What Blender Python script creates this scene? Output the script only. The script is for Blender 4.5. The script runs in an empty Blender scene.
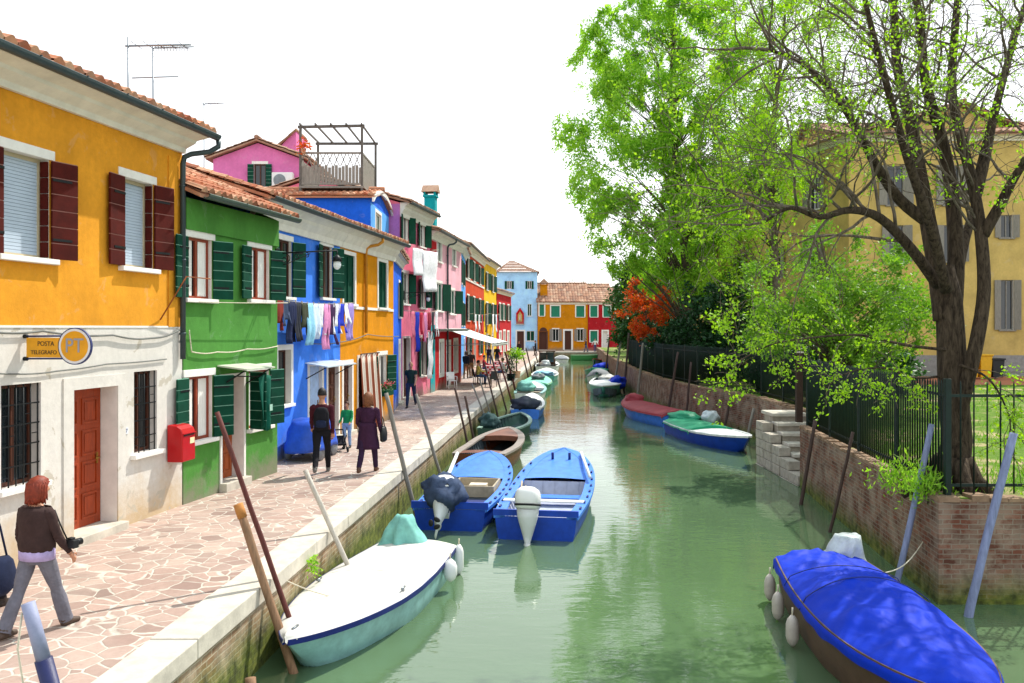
import bpy, math, random
import numpy as np
from mathutils import Vector, Matrix, kdtree, noise as mnoise
R = math.radians
random.seed(11)
SC = bpy.context.scene
COL = SC.collection
F = 860.0; HZ = 328.0; CH = 3.15; WL = -1.0      # focal length in px, horizon row, eye height above the quay, water level

def ground(px, py, z=0.0):
    """point of the photo seen on the level z"""
    Y = F*(CH - z)/(py - HZ)
    return Vector(((px - 512)/F*Y, Y, z))
def at(px, py, Y):
    return Vector(((px - 512)/F*Y, Y, CH - (py - HZ)/F*Y))

# ------------------------------------------------------------------ tagging
def tag(o, label=None, cat=None, group=None, kind=None):
    if label: o['label'] = label
    if cat: o['category'] = cat
    if group: o['group'] = group
    if kind: o['kind'] = kind
    return o
def thing(name, label, cat, loc=(0, 0, 0), rz=0.0, group=None):
    o = bpy.data.objects.new(name, None); COL.objects.link(o)
    o.empty_display_size = .2
    o.location = loc; o.rotation_euler = (0, 0, rz)
    return tag(o, label, cat, group)
def copy_tree(o, parent=None):
    c = o.copy(); COL.objects.link(c); c.parent = parent
    for ch in list(o.children): copy_tree(ch, c)
    return c

# ------------------------------------------------------------------ mesh builder
class MB:
    def __init__(s):
        s.v = []; s.f = []; s.m = []; s.s = []; s.uv = []
    def add(s, vs, fs, m=0, sm=False, uvs=None):
        b = len(s.v); s.v.extend([tuple(p) for p in vs])
        for k, f in enumerate(fs):
            s.f.append(tuple(i + b for i in f)); s.m.append(m); s.s.append(sm)
            s.uv.append(uvs[k] if uvs else None)
        return s
    def quad(s, a, b, c, d, m=0, uv=None):
        return s.add([a, b, c, d], [(0, 1, 2, 3)], m, False, [uv] if uv else None)
    def box(s, x0, x1, y0, y1, z0, z1, m=0, M=None):
        vs = [Vector(p) for p in ((x0,y0,z0),(x1,y0,z0),(x1,y1,z0),(x0,y1,z0),(x0,y0,z1),(x1,y0,z1),(x1,y1,z1),(x0,y1,z1))]
        if M is not None: vs = [M @ p for p in vs]
        return s.add(vs, [(0,3,2,1),(4,5,6,7),(0,1,5,4),(1,2,6,5),(2,3,7,6),(3,0,4,7)], m)
    def bar(s, a, b, w, h=None, m=0, up=(0, 0, 1)):
        a = Vector(a); b = Vector(b); h = h or w
        d = (b - a); L = d.length
        if L < 1e-6: return s
        d /= L; u = Vector(up)
        if abs(d.dot(u)) > .98: u = Vector((1, 0, 0))
        x = d.cross(u).normalized(); z = x.cross(d)
        vs = []
        for p in (a, b):
            for (i, j) in ((-1,-1),(1,-1),(1,1),(-1,1)): vs.append(p + x*i*w/2 + z*j*h/2)
        return s.add(vs, [(0,3,2,1),(4,5,6,7),(0,1,5,4),(1,2,6,5),(2,3,7,6),(3,0,4,7)], m)
    def loft(s, rings, m=0, sm=True, cap=(True, True), closed=True, uv=False):
        n = len(rings[0]); vs = [p for r in rings for p in r]; fs = []; uvs = []
        for i in range(len(rings) - 1):
            for j in range(n if closed else n - 1):
                k = (j + 1) % n
                fs.append((i*n + j, i*n + k, (i+1)*n + k, (i+1)*n + j))
                uvs.append([(j/n, i), ((j+1)/n, i), ((j+1)/n, i+1), (j/n, i+1)])
        if closed and cap[0]: fs.append(tuple(range(n))[::-1]); uvs.append(None)
        if closed and cap[1]: fs.append(tuple(range((len(rings)-1)*n, len(rings)*n))); uvs.append(None)
        return s.add(vs, fs, m, sm, uvs if uv else None)
    def tube(s, pts, r, n=8, m=0, sm=True, cap=(True, True), flat=1.0):
        pts = [Vector(p) for p in pts]; N = len(pts)
        rs = r if isinstance(r, (list, tuple)) else [r]*N
        rings = []; px = None
        for i, p in enumerate(pts):
            d = (pts[min(i+1, N-1)] - pts[max(i-1, 0)])
            if d.length < 1e-9: d = Vector((0, 0, 1))
            d.normalize()
            if px is None:
                px = d.orthogonal().normalized()
                if abs(d.z) > .7: px = (Vector((1, 0, 0)) - d*d.x).normalized()
            else:
                px = px - d*px.dot(d)
                px = px.normalized() if px.length > 1e-6 else d.orthogonal().normalized()
            y = d.cross(px)
            rings.append([p + px*math.cos(a)*rs[i] + y*math.sin(a)*rs[i]*flat for a in [2*math.pi*k/n for k in range(n)]])
        return s.loft(rings, m, sm, cap)
    def ell(s, c, rx, ry, rz, m=0, n=12, k=8, M=None):
        c = Vector(c); rings = []
        for i in range(k + 1):
            t = -math.pi/2 + math.pi*(.02 + .96*i/k)
            ring = [Vector((rx*math.cos(t)*math.cos(a), ry*math.cos(t)*math.sin(a), rz*math.sin(t))) for a in [2*math.pi*j/n for j in range(n)]]
            rings.append([c + (M @ p if M is not None else p) for p in ring])
        return s.loft(rings, m, True)
    def prism(s, poly, d, m=0, sm=False):
        """poly: 3-D points of one face, d: extrusion vector"""
        n = len(poly); d = Vector(d); p = [Vector(q) for q in poly]
        fs = [tuple(range(n)), tuple(range(n, 2*n))[::-1]] + [(i, i + n, (i+1) % n + n, (i+1) % n) for i in range(n)]
        return s.add(p + [q + d for q in p], fs, m, sm)
    def grid(s, fn, nu, nv, m=0, sm=True):
        vs = [fn(i/nu, j/nv) for j in range(nv + 1) for i in range(nu + 1)]
        fs = [(j*(nu+1)+i, j*(nu+1)+i+1, (j+1)*(nu+1)+i+1, (j+1)*(nu+1)+i) for j in range(nv) for i in range(nu)]
        return s.add(vs, fs, m, sm)
    def build(s, name, mats, parent=None, loc=None, rz=None, bevel=0, solid=0, sub=0):
        me = bpy.data.meshes.new(name)
        me.from_pydata(s.v, [], s.f)
        if not isinstance(mats, (list, tuple)): mats = [mats]
        for m in mats: me.materials.append(m)
        me.polygons.foreach_set('material_index', s.m)
        me.polygons.foreach_set('use_smooth', s.s)
        if any(u for u in s.uv):
            ul = me.uv_layers.new(name='UVMap')
            for p, u in zip(me.polygons, s.uv):
                if u:
                    for k, li in enumerate(p.loop_indices): ul.data[li].uv = u[k] if len(u) > 2 else u
        me.update()
        o = bpy.data.objects.new(name, me); COL.objects.link(o)
        o.parent = parent
        if loc is not None: o.location = loc
        if rz is not None: o.rotation_euler = (0, 0, rz)
        if solid:
            q = o.modifiers.new('solid', 'SOLIDIFY'); q.thickness = solid; q.offset = 0
        if bevel:
            q = o.modifiers.new('bevel', 'BEVEL'); q.width = bevel; q.segments = 2; q.limit_method = 'ANGLE'; q.angle_limit = R(40)
        if sub:
            q = o.modifiers.new('sub', 'SUBSURF'); q.levels = sub; q.render_levels = sub
        return o

def text_mesh(body, size, mat, name, parent, M, extrude=.004, align='CENTER'):
    cu = bpy.data.curves.new('lettering', 'FONT'); cu.body = body; cu.size = size; cu.extrude = extrude
    cu.align_x = align; cu.align_y = 'CENTER'
    to = bpy.data.objects.new('lettering', cu); COL.objects.link(to)
    dg = bpy.context.evaluated_depsgraph_get(); dg.update()
    me = bpy.data.meshes.new_from_object(to.evaluated_get(dg))
    bpy.data.objects.remove(to); bpy.data.curves.remove(cu)
    me.transform(M); me.materials.clear(); me.materials.append(mat)
    o = bpy.data.objects.new(name, me); COL.objects.link(o); o.parent = parent
    return o

# ------------------------------------------------------------------ materials
def srgb(h, k=1.0):
    h = h.lstrip('#'); out = []
    for i in (0, 2, 4):
        c = int(h[i:i+2], 16)/255
        out.append((c/12.92 if c <= .04045 else ((c + .055)/1.055)**2.4)*k)
    return tuple(out)
class NT:
    def __init__(s, name):
        s.mat = bpy.data.materials.new(name); s.mat.use_nodes = True
        s.t = s.mat.node_tree; s.n = s.t.nodes; s.bsdf = s.n['Principled BSDF']; s.out = s.n['Material Output']
    def new(s, typ, **kw):
        n = s.n.new(typ)
        for k, v in kw.items(): setattr(n, k, v)
        return n
    def link(s, a, b): s.t.links.new(a, b)
    def coord(s, kind='Object', scale=(1, 1, 1), rot=(0, 0, 0)):
        tc = s.new('ShaderNodeTexCoord'); mp = s.new('ShaderNodeMapping')
        mp.inputs['Scale'].default_value = scale; mp.inputs['Rotation'].default_value = rot
        s.link(tc.outputs[kind], mp.inputs[0]); return mp.outputs[0]
    def noise(s, vec, scale=5, detail=4, rough=.6, dist=0):
        n = s.new('ShaderNodeTexNoise'); n.inputs['Scale'].default_value = scale; n.inputs['Detail'].default_value = detail
        n.inputs['Roughness'].default_value = rough; n.inputs['Distortion'].default_value = dist
        if vec is not None: s.link(vec, n.inputs['Vector'])
        return n.outputs['Fac']
    def ramp(s, fac, stops, interp='LINEAR'):
        n = s.new('ShaderNodeValToRGB'); cr = n.color_ramp; cr.interpolation = interp
        while len(cr.elements) < len(stops): cr.elements.new(.5)
        for e, (p, c) in zip(cr.elements, stops):
            e.position = p; e.color = (c, c, c, 1) if isinstance(c, (int, float)) else tuple(c) + (1,)
        s.link(fac, n.inputs[0]); return n.outputs[0]
    def mix(s, fac, a, b, mode='MIX'):
        n = s.new('ShaderNodeMix', data_type='RGBA', blend_type=mode)
        for k, v in ((0, fac), (6, a), (7, b)):
            if hasattr(v, 'links'): s.link(v, n.inputs[k])
            elif k == 0: n.inputs[0].default_value = v
            else: n.inputs[k].default_value = tuple(v)[:3] + (1,)
        return n.outputs[2]
    def math(s, op, a, b=0.0, clamp=False):
        n = s.new('ShaderNodeMath', operation=op); n.use_clamp = clamp
        for k, v in ((0, a), (1, b)):
            if hasattr(v, 'links'): s.link(v, n.inputs[k])
            else: n.inputs[k].default_value = v
        return n.outputs[0]
    def bump(s, h, strength=.3, dist=.02, nrm=None):
        n = s.new('ShaderNodeBump'); n.inputs['Strength'].default_value = strength; n.inputs['Distance'].default_value = dist
        s.link(h, n.inputs['Height'])
        if nrm: s.link(nrm, n.inputs['Normal'])
        s.link(n.outputs[0], s.bsdf.inputs['Normal']); return n.outputs[0]
    def base(s, c):
        if hasattr(c, 'links'): s.link(c, s.bsdf.inputs['Base Color'])
        else: s.bsdf.inputs['Base Color'].default_value = tuple(c)[:3] + (1,)
    def set(s, rough=.7, metal=0, spec=.5):
        s.bsdf.inputs['Roughness'].default_value = rough; s.bsdf.inputs['Metallic'].default_value = metal
        s.bsdf.inputs['Specular IOR Level'].default_value = spec
def sc3(c, k): return tuple(min(1, x*k) for x in c)
_M = {}
def simple(name, c, rough=.7, var=.2, scale=6, bump=.15, bscale=60, metal=0, spec=.4, stretch=(1, 1, 1)):
    if name in _M: return _M[name]
    t = NT(name); v = t.coord('Object', stretch)
    f = t.noise(v, scale, 5, .65)
    t.base(t.ramp(f, [(.3, sc3(c, 1 - var)), (.5, c), (.72, sc3(c, 1 + var))]))
    t.set(rough, metal, spec)
    if bump: t.bump(t.noise(v, bscale, 3), bump, .01)
    _M[name] = t.mat; return t.mat
def plaster(name, c, peel=.0, damp=None, var=.2, dh=.55):
    """painted lime plaster: cloudy tone, rain streaks, peeled flakes, damp foot"""
    if name in _M: return _M[name]
    t = NT(name); v = t.coord('Object')
    big = t.noise(v, .9, 5, .65); fine = t.noise(v, 9, 4, .7)
    streak = t.noise(t.coord('Object', (5, 5, .35)), 1.0, 4, .6)
    col = t.ramp(big, [(.3, sc3(c, 1 - var*1.3)), (.5, c), (.7, sc3(c, 1 + var))])
    col = t.mix(t.ramp(fine, [(.35, .4), (.65, 0.)]), col, sc3(c, .74))
    col = t.mix(t.ramp(t.noise(v, 2.3, 6, .66, .6), [(.60, 0.), (.63, .35)]), col, tuple(.72*x + .13 for x in c))
    col = t.mix(t.ramp(streak, [(.52, 0.), (.75, .3)]), col, sc3(c, .7))
    sep = t.new('ShaderNodeSeparateXYZ'); t.link(v, sep.inputs[0])
    edge = t.math('ADD', sep.outputs['Z'], t.math('MULTIPLY', t.math('SUBTRACT', t.noise(v, 2.2, 5, .7), .5), 1.6))
    col = t.mix(t.ramp(edge, [(.0, .8), (dh, .0)]), col, damp or sc3(srgb('8f8778'), .9))
    if peel:
        pm = t.ramp(t.noise(v, 1.7, 6, .62, .4), [(.66 - peel*.2, 0.), (.675 - peel*.2, .8)])
        col = t.mix(pm, col, srgb('b4ac9c'))
    t.base(col); t.set(.92, 0, .15)
    t.bump(t.math('ADD', t.noise(v, 26, 6, .75), t.math('MULTIPLY', t.noise(v, 2.5, 4), 2.0)), .35, .012)
    _M[name] = t.mat; return t.mat
WHITE = srgb('ece9e2')
M_stone = simple('istrian_stone', srgb('bfb8aa'), .85, .24, 3, .3, 30)
M_trim = simple('white_trim', srgb('e6e3dc'), .75, .07, 5, .1, 50)
M_reveal = simple('white_reveal', srgb('dcd6cf'), .85, .1, 4, .1, 40)
M_soffit = simple('soffit_paint', srgb('e0dccf'), .8, .12, 3, .1, 30)
M_glass = simple('window_glass', srgb('1a2226'), .08, .3, 1.2, 0, spec=.7)
M_shut_green = simple('green_shutter_paint', srgb('053f2e'), .75, .3, 4, .15, 40, spec=.15)
M_shut_brown = simple('brown_shutter_paint', srgb('4a120b'), .75, .3, 4, .15, 40, spec=.15)
M_seam = simple('pale_seam', srgb('b9c4ba'), .7, .1)
M_gutter = simple('grey_gutter_metal', srgb('3c4a4e'), .45, .18, 5, .05, 40, .3)
M_gutter_green = simple('green_gutter_metal', srgb('48584f'), .5, .18, 5, .05, 40, .3)
M_iron = simple('black_iron', srgb('14181a'), .5, .3, 8, .1, 60, .4)
M_fence = simple('dark_green_iron', srgb('12261f'), .5, .3, 8, .1, 60, .3)
M_brownwood = simple('brown_wood', srgb('4a2413'), .6, .3, 7, .2, 40, stretch=(6, 6, .6))
M_door = simple('varnished_door', srgb('93360f'), .5, .3, 6, .15, 40, stretch=(6, 6, .7))
M_greywood = simple('weathered_grey_wood', srgb('857f76'), .85, .28, 6, .3, 40, stretch=(6, 6, .7))
M_ropewood = simple('pale_wood', srgb('a99c86'), .75, .2, 6, .2, 40)
M_bulb = simple('frosted_lamp_glass', srgb('dfe3e4'), .2, .05, 4, 0)
M_brass = simple('brass', srgb('a07a35'), .35, .1, 4, 0, metal=.8)
M_chrome = simple('grey_metal', srgb('8d9296'), .35, .1, 4, 0, metal=.8)
M_rubber = simple('black_rubber', srgb('17181a'), .6, .2, 8, .1)
M_rope = simple('rope', srgb('cfc6b0'), .9, .2, 20, .3, 80)
M_plastic_white = simple('white_plastic', srgb('e4e5e3'), .35, .04, 3, 0)
def cloth(name, h, var=.22): return simple('cloth_' + name, srgb(h), .9, var, 9, .7, 11, spec=.2)

def tile_mat(name, cols):
    t = NT(name); uv = t.new('ShaderNodeTexCoord').outputs['UV']
    w = t.new('ShaderNodeTexWhiteNoise', noise_dimensions='2D'); t.link(uv, w.inputs['Vector'])
    c = t.ramp(w.outputs['Value'], [(i/(len(cols)-1), srgb(h)) for i, h in enumerate(cols)])
    v = t.coord('Object'); n = t.noise(v, 7, 5, .7)
    c = t.mix(t.ramp(n, [(.45, 0.), (.75, .55)]), c, srgb('6a5f52'))
    c = t.mix(t.ramp(t.noise(v, 1.1, 4, .6), [(.5, 0.), (.72, .45)]), c, srgb('cdb296'))
    t.base(c); t.set(.9, 0, .2); t.bump(t.noise(v, 40, 3), .3, .01)
    return t.mat
M_tile = tile_mat('terracotta_tile', ['8a4a32', 'b0684a', 'c98a66', '9c563c', 'd6ab8a', 'a9714f'])
M_tile_old = tile_mat('old_tile', ['7a5646', '9a6c55', 'b08468', '86604e', 'c09a80', '73574a'])

def brick_mat(name, scale=1.0, algae=True, c1='9a5a42', c2='7b4334', mortar='a89a88', zline=-.62, wash=.4):
    t = NT(name); uv0 = t.new('ShaderNodeTexCoord').outputs['UV']
    wn = t.new('ShaderNodeTexNoise'); wn.inputs['Scale'].default_value = 5; t.link(uv0, wn.inputs['Vector']); wv = t.new('ShaderNodeVectorMath', operation='MULTIPLY_ADD'); t.link(wn.outputs['Color'], wv.inputs[0]); wv.inputs[1].default_value = (.05, .035, 0); t.link(uv0, wv.inputs[2]); uv = wv.outputs[0]
    b = t.new('ShaderNodeTexBrick'); t.link(uv, b.inputs['Vector'])
    b.inputs['Scale'].default_value = 1.0; b.inputs['Brick Width'].default_value = .26; b.inputs['Row Height'].default_value = .075
    b.inputs['Mortar Size'].default_value = .009; b.inputs['Mortar Smooth'].default_value = .2; b.inputs['Bias'].default_value = .1
    b.inputs['Color1'].default_value = srgb(c1) + (1,); b.inputs['Color2'].default_value = srgb(c2) + (1,); b.inputs['Mortar'].default_value = srgb(mortar) + (1,)
    v = t.coord('Object')
    col = t.mix(t.ramp(t.noise(v, 2.5, 6, .7), [(.42, 0.), (.72, wash*1.6)]), b.outputs['Color'], srgb('bdae98'))
    col = t.mix(t.ramp(t.noise(v, 5, 6, .7), [(.5, 0.), (.75, .6)]), col, srgb('4a3a30'))
    if algae:
        sep = t.new('ShaderNodeSeparateXYZ'); t.link(v, sep.inputs[0])
        e = t.math('ADD', sep.outputs['Z'], t.math('MULTIPLY', t.math('SUBTRACT', t.noise(v, 3, 5, .7), .5), .7))
        mr = t.new('ShaderNodeMapRange'); t.link(e, mr.inputs[0])
        mr.inputs[1].default_value = zline + .28; mr.inputs[2].default_value = zline - .12
        col = t.mix(t.math('MULTIPLY', mr.outputs[0], .9), col, t.ramp(t.noise(v, 6, 5), [(.35, srgb('2c3b14')), (.55, srgb('5d6b22')), (.7, srgb('7d7f35'))]))
    t.base(col); t.set(.92, 0, .2)
    h = t.math('ADD', b.outputs['Fac'], t.math('MULTIPLY', t.noise(v, 20, 5, .7), -.8))
    t.bump(t.math('MULTIPLY', h, -1), .6, .015)
    return t.mat
M_brick_left = brick_mat('quay_brick', c1='a08468', c2='8a6a50', mortar='b3a68f', zline=-.55, wash=.55)
M_brick_right = brick_mat('garden_brick', c1='7f4c3a', c2='5a392d', mortar='7d6f60', zline=-.8, wash=.42)

def paving():
    t = NT('crazy_paving'); v = t.coord('Object')
    warp = t.new('ShaderNodeTexNoise'); warp.inputs['Scale'].default_value = 1.4; t.link(v, warp.inputs['Vector'])
    vv = t.new('ShaderNodeVectorMath', operation='MULTIPLY_ADD'); t.link(warp.outputs['Color'], vv.inputs[0])
    vv.inputs[1].default_value = (.35, .35, 0); t.link(v, vv.inputs[2])
    def vor(feat):
        n = t.new('ShaderNodeTexVoronoi', feature=feat); n.inputs['Scale'].default_value = 3.7; n.inputs['Randomness'].default_value = 1
        t.link(vv.outputs[0], n.inputs['Vector']); return n
    e = vor('DISTANCE_TO_EDGE'); c = vor('F1')
    sp = t.new('ShaderNodeSeparateColor'); t.link(c.outputs['Color'], sp.inputs[0])
    stone = t.ramp(sp.outputs[0], [(0, srgb('957c72')), (.25, srgb('b0968a')), (.5, srgb('a08a80')), (.75, srgb('b99f92')), (1, srgb('866f67'))])
    stone = t.mix(t.ramp(t.noise(v, 14, 5, .7), [(.35, .35), (.7, 0.)]), stone, srgb('7d685c'))
    edge = t.math('ADD', e.outputs['Distance'], t.math('MULTIPLY', t.math('SUBTRACT', t.noise(v, 12, 3), .5), .05))
    j = t.ramp(edge, [(.022, 1.), (.045, 0.)])
    col = t.mix(j, stone, t.ramp(t.noise(v, 9, 4), [(.3, srgb('b0a89b')), (.7, srgb('cbc4b8'))]))
    dirt = t.ramp(t.noise(v, .5, 5, .6), [(.45, 0.), (.75, .35)])
    col = t.mix(dirt, col, srgb('cbbfb0'))
    col = t.mix(t.ramp(t.noise(v, 1.6, 6, .7), [(.52, 0.), (.75, .45)]), col, srgb('6f6258'))
    t.base(col); t.set(.8, 0, .3); t.bump(t.math('ADD', t.ramp(edge, [(.01, 0.), (.06, 1.)]), t.math('ADD', t.math('MULTIPLY', sp.outputs[1], .8), t.math('MULTIPLY', t.noise(v, 25, 4), .5))), .55, .012)
    return t.mat
M_paving = paving()

def water():
    t = NT('canal_water'); v = t.coord('Object')
    big = t.noise(t.coord('Object', (.45, 1.1, 1)), .55, 3, .5, .3); mid = t.noise(t.coord('Object', (1, 2.2, 1)), 1.9, 3, .55, .4)
    fine = t.noise(t.coord('Object', (1, 1.6, 1)), 7, 3, .5, .2)
    h = t.math('ADD', t.math('MULTIPLY', big, 1.1), t.math('ADD', t.math('MULTIPLY', mid, .5), t.math('MULTIPLY', fine, .10)))
    t.base(t.ramp(t.noise(v, .25, 3), [(.3, srgb('4f6648')), (.7, srgb('587150'))])); t.set(.03, 0, .5)
    t.bsdf.inputs['IOR'].default_value = 1.7
    t.bump(h, .075, .12)
    return t.mat
M_water = water()

def grassy(name, a, b, soil='8a7a5c', amt=.5):
    t = NT(name); v = t.coord('Object')
    g = t.ramp(t.noise(v, 9, 5, .7), [(.3, srgb(a)), (.7, srgb(b))])
    t.base(t.mix(t.ramp(t.noise(v, .8, 5, .65), [(amt, 0.), (amt + .12, 1.)]), g, srgb(soil))); t.set(.95, 0, .1)
    t.bump(t.noise(v, 60, 4), .6, .03); return t.mat
M_lawn = grassy('lawn_ground', '3f5a1a', '6c8a34', 'a3946f', .5)
def bark(name, a, b):
    t = NT(name); v = t.coord('Object', (6, 6, 1.2)); n = t.noise(v, 3.5, 6, .7, .5)
    t.base(t.ramp(n, [(.35, srgb(a)), (.65, srgb(b))])); t.set(.95, 0, .15); t.bump(n, .9, .04); return t.mat
M_bark = bark('dark_bark', '261e17', '5a4d3f')
M_bark_pale = bark('grey_bark', '3d362c', '746a58')
def leaf(name, cols, trans=.35):
    t = NT(name); uv = t.new('ShaderNodeTexCoord').outputs['UV']
    w = t.new('ShaderNodeTexWhiteNoise', noise_dimensions='2D'); t.link(uv, w.inputs['Vector'])
    c = t.ramp(w.outputs['Value'], [(i/(len(cols)-1), srgb(h)) for i, h in enumerate(cols)])
    t.base(c); t.set(.5, 0, .3)
    tr = t.new('ShaderNodeBsdfTranslucent'); t.link(t.mix(1.0, c, (1.5, 1.6, .6), 'MULTIPLY'), tr.inputs['Color'])
    mx = t.new('ShaderNodeMixShader'); mx.inputs[0].default_value = trans
    t.link(t.bsdf.outputs[0], mx.inputs[1]); t.link(tr.outputs[0], mx.inputs[2]); t.link(mx.outputs[0], t.out.inputs['Surface'])
    return t.mat
class House:
    def __init__(s, name, label, A, B, H, D, wall, bands=None, side=None, side_low=None, group=None, cat='house', rd=.16, pitch=17):
        s.A = Vector((A[0], A[1])); s.B = Vector((B[0], B[1])); d = s.B - s.A
        s.L = d.length; s.d = d/s.L; s.H = H; s.D = D; s.ops = []; s.rd = rd; s.pitch = pitch
        s.root = thing(name, label, cat, (A[0], A[1], 0), math.atan2(d.y, d.x), group)
        s.wallmats = [wall, M_reveal] + ([m for _, m in bands] if bands else []); s.bands = bands or []
        s.side = side
    def u(s, px):
        k = (px - 512)/F
        return (k*s.A.y - s.A.x)/(s.d.x - k*s.d.y)
    def z(s, px, py):
        Y = s.A.y + s.u(px)*s.d.y
        return CH - (py - HZ)/F*Y
    def rect(s, x0, x1, y0, y1):
        """photo rectangle on this front -> u0, u1, z0, z1"""
        c = (x0 + x1)/2
        return s.u(x0), s.u(x1), s.z(c, y1), s.z(c, y0)
    def P(s, u, out, z):
        """world point"""
        n = Vector((s.d.y, -s.d.x))
        q = s.A + s.d*u + n*out
        return Vector((q.x, q.y, z))
    def finish(s, gable='eave', rise=None):
        L, H, D = s.L, s.H, s.D; mb = MB()
        xs = sorted({0, L} | {max(0, min(L, v)) for o in s.ops for v in o[:2]})
        zs = sorted({0, H} | {max(0, min(H, v)) for o in s.ops for v in o[2:4]} | {t for t, _ in s.bands if t < H})
        for a, b in zip(xs, xs[1:]):
            if b - a < 1e-4: continue
            for c, d in zip(zs, zs[1:]):
                if d - c < 1e-4: continue
                mx, mz = (a + b)/2, (c + d)/2
                if any(o[0] < mx < o[1] and o[2] < mz < o[3] for o in s.ops): continue
                mi = 0
                for k, (t, _) in enumerate(s.bands):
                    if mz < t: mi = 2 + k; break
                mb.quad((a, 0, c), (b, 0, c), (b, 0, d), (a, 0, d), mi)
        for o in s.ops:
            a, b, c, d = o[:4]; r = o[4] if len(o) > 4 else s.rd
            mb.quad((a, 0, c), (a, 0, d), (a, r, d), (a, r, c), 1); mb.quad((b, 0, c), (b, r, c), (b, r, d), (b, 0, d), 1)
            mb.quad((a, 0, d), (b, 0, d), (b, r, d), (a, r, d), 1); mb.quad((a, 0, c), (a, r, c), (b, r, c), (b, 0, c), 1)
            mb.quad((a, r, c), (b, r, c), (b, r, d), (a, r, d), 1)
        rise = math.tan(R(s.pitch))*(D/2 if gable == 'eave' else L/2) if rise is None else rise
        def sidewall(x):
            low = [t for t, _ in s.bands][0] if s.bands else 0
            if low: mb.quad((x, 0, 0), (x, D, 0), (x, D, low), (x, 0, low), 2)
            if gable == 'eave':
                mb.add([(x, 0, low), (x, D, low), (x, D, H), (x, D/2, H + rise), (x, 0, H)], [(0, 1, 2, 3, 4)], 0)
            else: mb.quad((x, 0, low), (x, D, low), (x, D, H), (x, 0, H), 0)
        sidewall(0); sidewall(L)
        mb.quad((0, D, 0), (L, D, 0), (L, D, H), (0, D, H), 0)
        if gable == 'gable':
            mb.add([(0, 0, H), (L, 0, H), (L/2, 0, H + rise)], [(0, 1, 2)], 0)
            mb.add([(0, D, H), (L, D, H), (L/2, D, H + rise)], [(0, 1, 2)], 0)
        s.wall = mb.build('wall', s.wallmats, s.root)
        return s
    # ---- roofs
    def roof(s, mode='eave', ov=.5, ox=.12, pitchw=.21, row=.38, mat=None, cornice=True, gutter=None, gut_end=(0, 0), soffit_h=.3, amp=.06, seg=6):
        mat = mat or M_tile; L, H, D = s.L, s.H, s.D; tp = math.tan(R(s.pitch)); mb = MB()
        th = .06
        if mode == 'eave':
            z0 = H + .08; run = D/2 + ov
            tiles(mb, Vector((-ox, -ov, z0)), Vector((1, 0, 0)), Vector((0, 1, tp)).normalized(), L + 2*ox, math.hypot(run, run*tp), pitchw, row, amp, seg)
            tiles(mb, Vector((L + ox, D + ov, z0)), Vector((-1, 0, 0)), Vector((0, -1, tp)).normalized(), L + 2*ox, math.hypot(run, run*tp), max(.3, pitchw), .8, amp, 4)
            mb.tube([(-ox, D/2, z0 + run*tp + .05), (L + ox, D/2, z0 + run*tp + .05)], .11, 8, 0, uv_skip)
            # thickness under the tiles
            for (y0, y1) in ((-ov + .02, D/2), (D + ov - .02, D/2)):
                za = z0 - .05; zb = z0 + run*tp - .05
                mb.add([(-ox, y0, za), (L + ox, y0, za), (L + ox, y1, zb), (-ox, y1, zb), (-ox, y0, za - .07), (L + ox, y0, za - .07), (L + ox, y1, zb - .07), (-ox, y1, zb - .07)],
                       [(0, 1, 2, 3), (4, 7, 6, 5), (0, 4, 5, 1), (0, 3, 7, 4), (1, 5, 6, 2)], 0)
        else:
            z0 = H + .08; run = L/2 + ox
            tiles(mb, Vector((-ox, D + ov, z0)), Vector((0, -1, 0)), Vector((1, 0, tp)).normalized(), D + 2*ov, math.hypot(run, run*tp), pitchw, row, amp, seg)
            tiles(mb, Vector((L + ox, -ov, z0)), Vector((0, 1, 0)), Vector((-1, 0, tp)).normalized(), D + 2*ov, math.hypot(run, run*tp), pitchw, row, amp, seg)
            mb.tube([(L/2, -ov, z0 + run*tp + .05), (L/2, D + ov, z0 + run*tp + .05)], .11, 8, 0)
            for (x0, x1) in ((-ox + .02, L/2), (L + ox - .02, L/2)):
                za = z0 - .05; zb = z0 + run*tp - .05
                mb.add([(x0, -ov, za), (x0, D + ov, za), (x1, D + ov, zb), (x1, -ov, zb), (x0, -ov, za - .08), (x0, D + ov, za - .08), (x1, D + ov, zb - .08), (x1, -ov, zb - .08)],
                       [(0, 3, 2, 1), (4, 5, 6, 7), (0, 1, 5, 4), (0, 4, 7, 3), (1, 2, 6, 5)], 0)
        s.rf = mb.build('roof', [mat], s.root)
        if mode == 'eave' and cornice:
            cb = MB(); o = ov - .06
            prof = [(-.004, H - soffit_h), (-.07, H - soffit_h), (-.09, H - soffit_h*.72), (-o*.5, H - soffit_h*.45), (-o*.55, H - soffit_h*.3), (-o, H - .04), (-o, H - .002), (-.004, H - .002)]
            cb.prism([(0.0, y, z) for y, z in prof], (L, 0, 0), 0)
            s.cor = cb.build('cornice', [M_soffit], s.root)
        if gutter:
            g = MB(); zg = H + .02; n = 8
            rings = []
            for x in (-gut_end[0], L + gut_end[1]):
                rings.append([(x, -ov - .03 + .085*math.cos(a), zg + .085*math.sin(a)) for a in [math.pi + math.pi*k/n for k in range(n + 1)]] + [(x, -ov - .03 + .07*math.cos(a), zg + .012 + .07*math.sin(a)) for a in [2*math.pi - math.pi*k/n for k in range(n + 1)]])
            g.loft(rings, 0, False)
            x = .4
            while x < L:
                g.bar((x, -ov + .06, zg), (x, -ov - .13, zg + .012), .02, .012); x += .9
            s.gut = g.build('gutter', [gutter], s.root)
        return s
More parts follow.
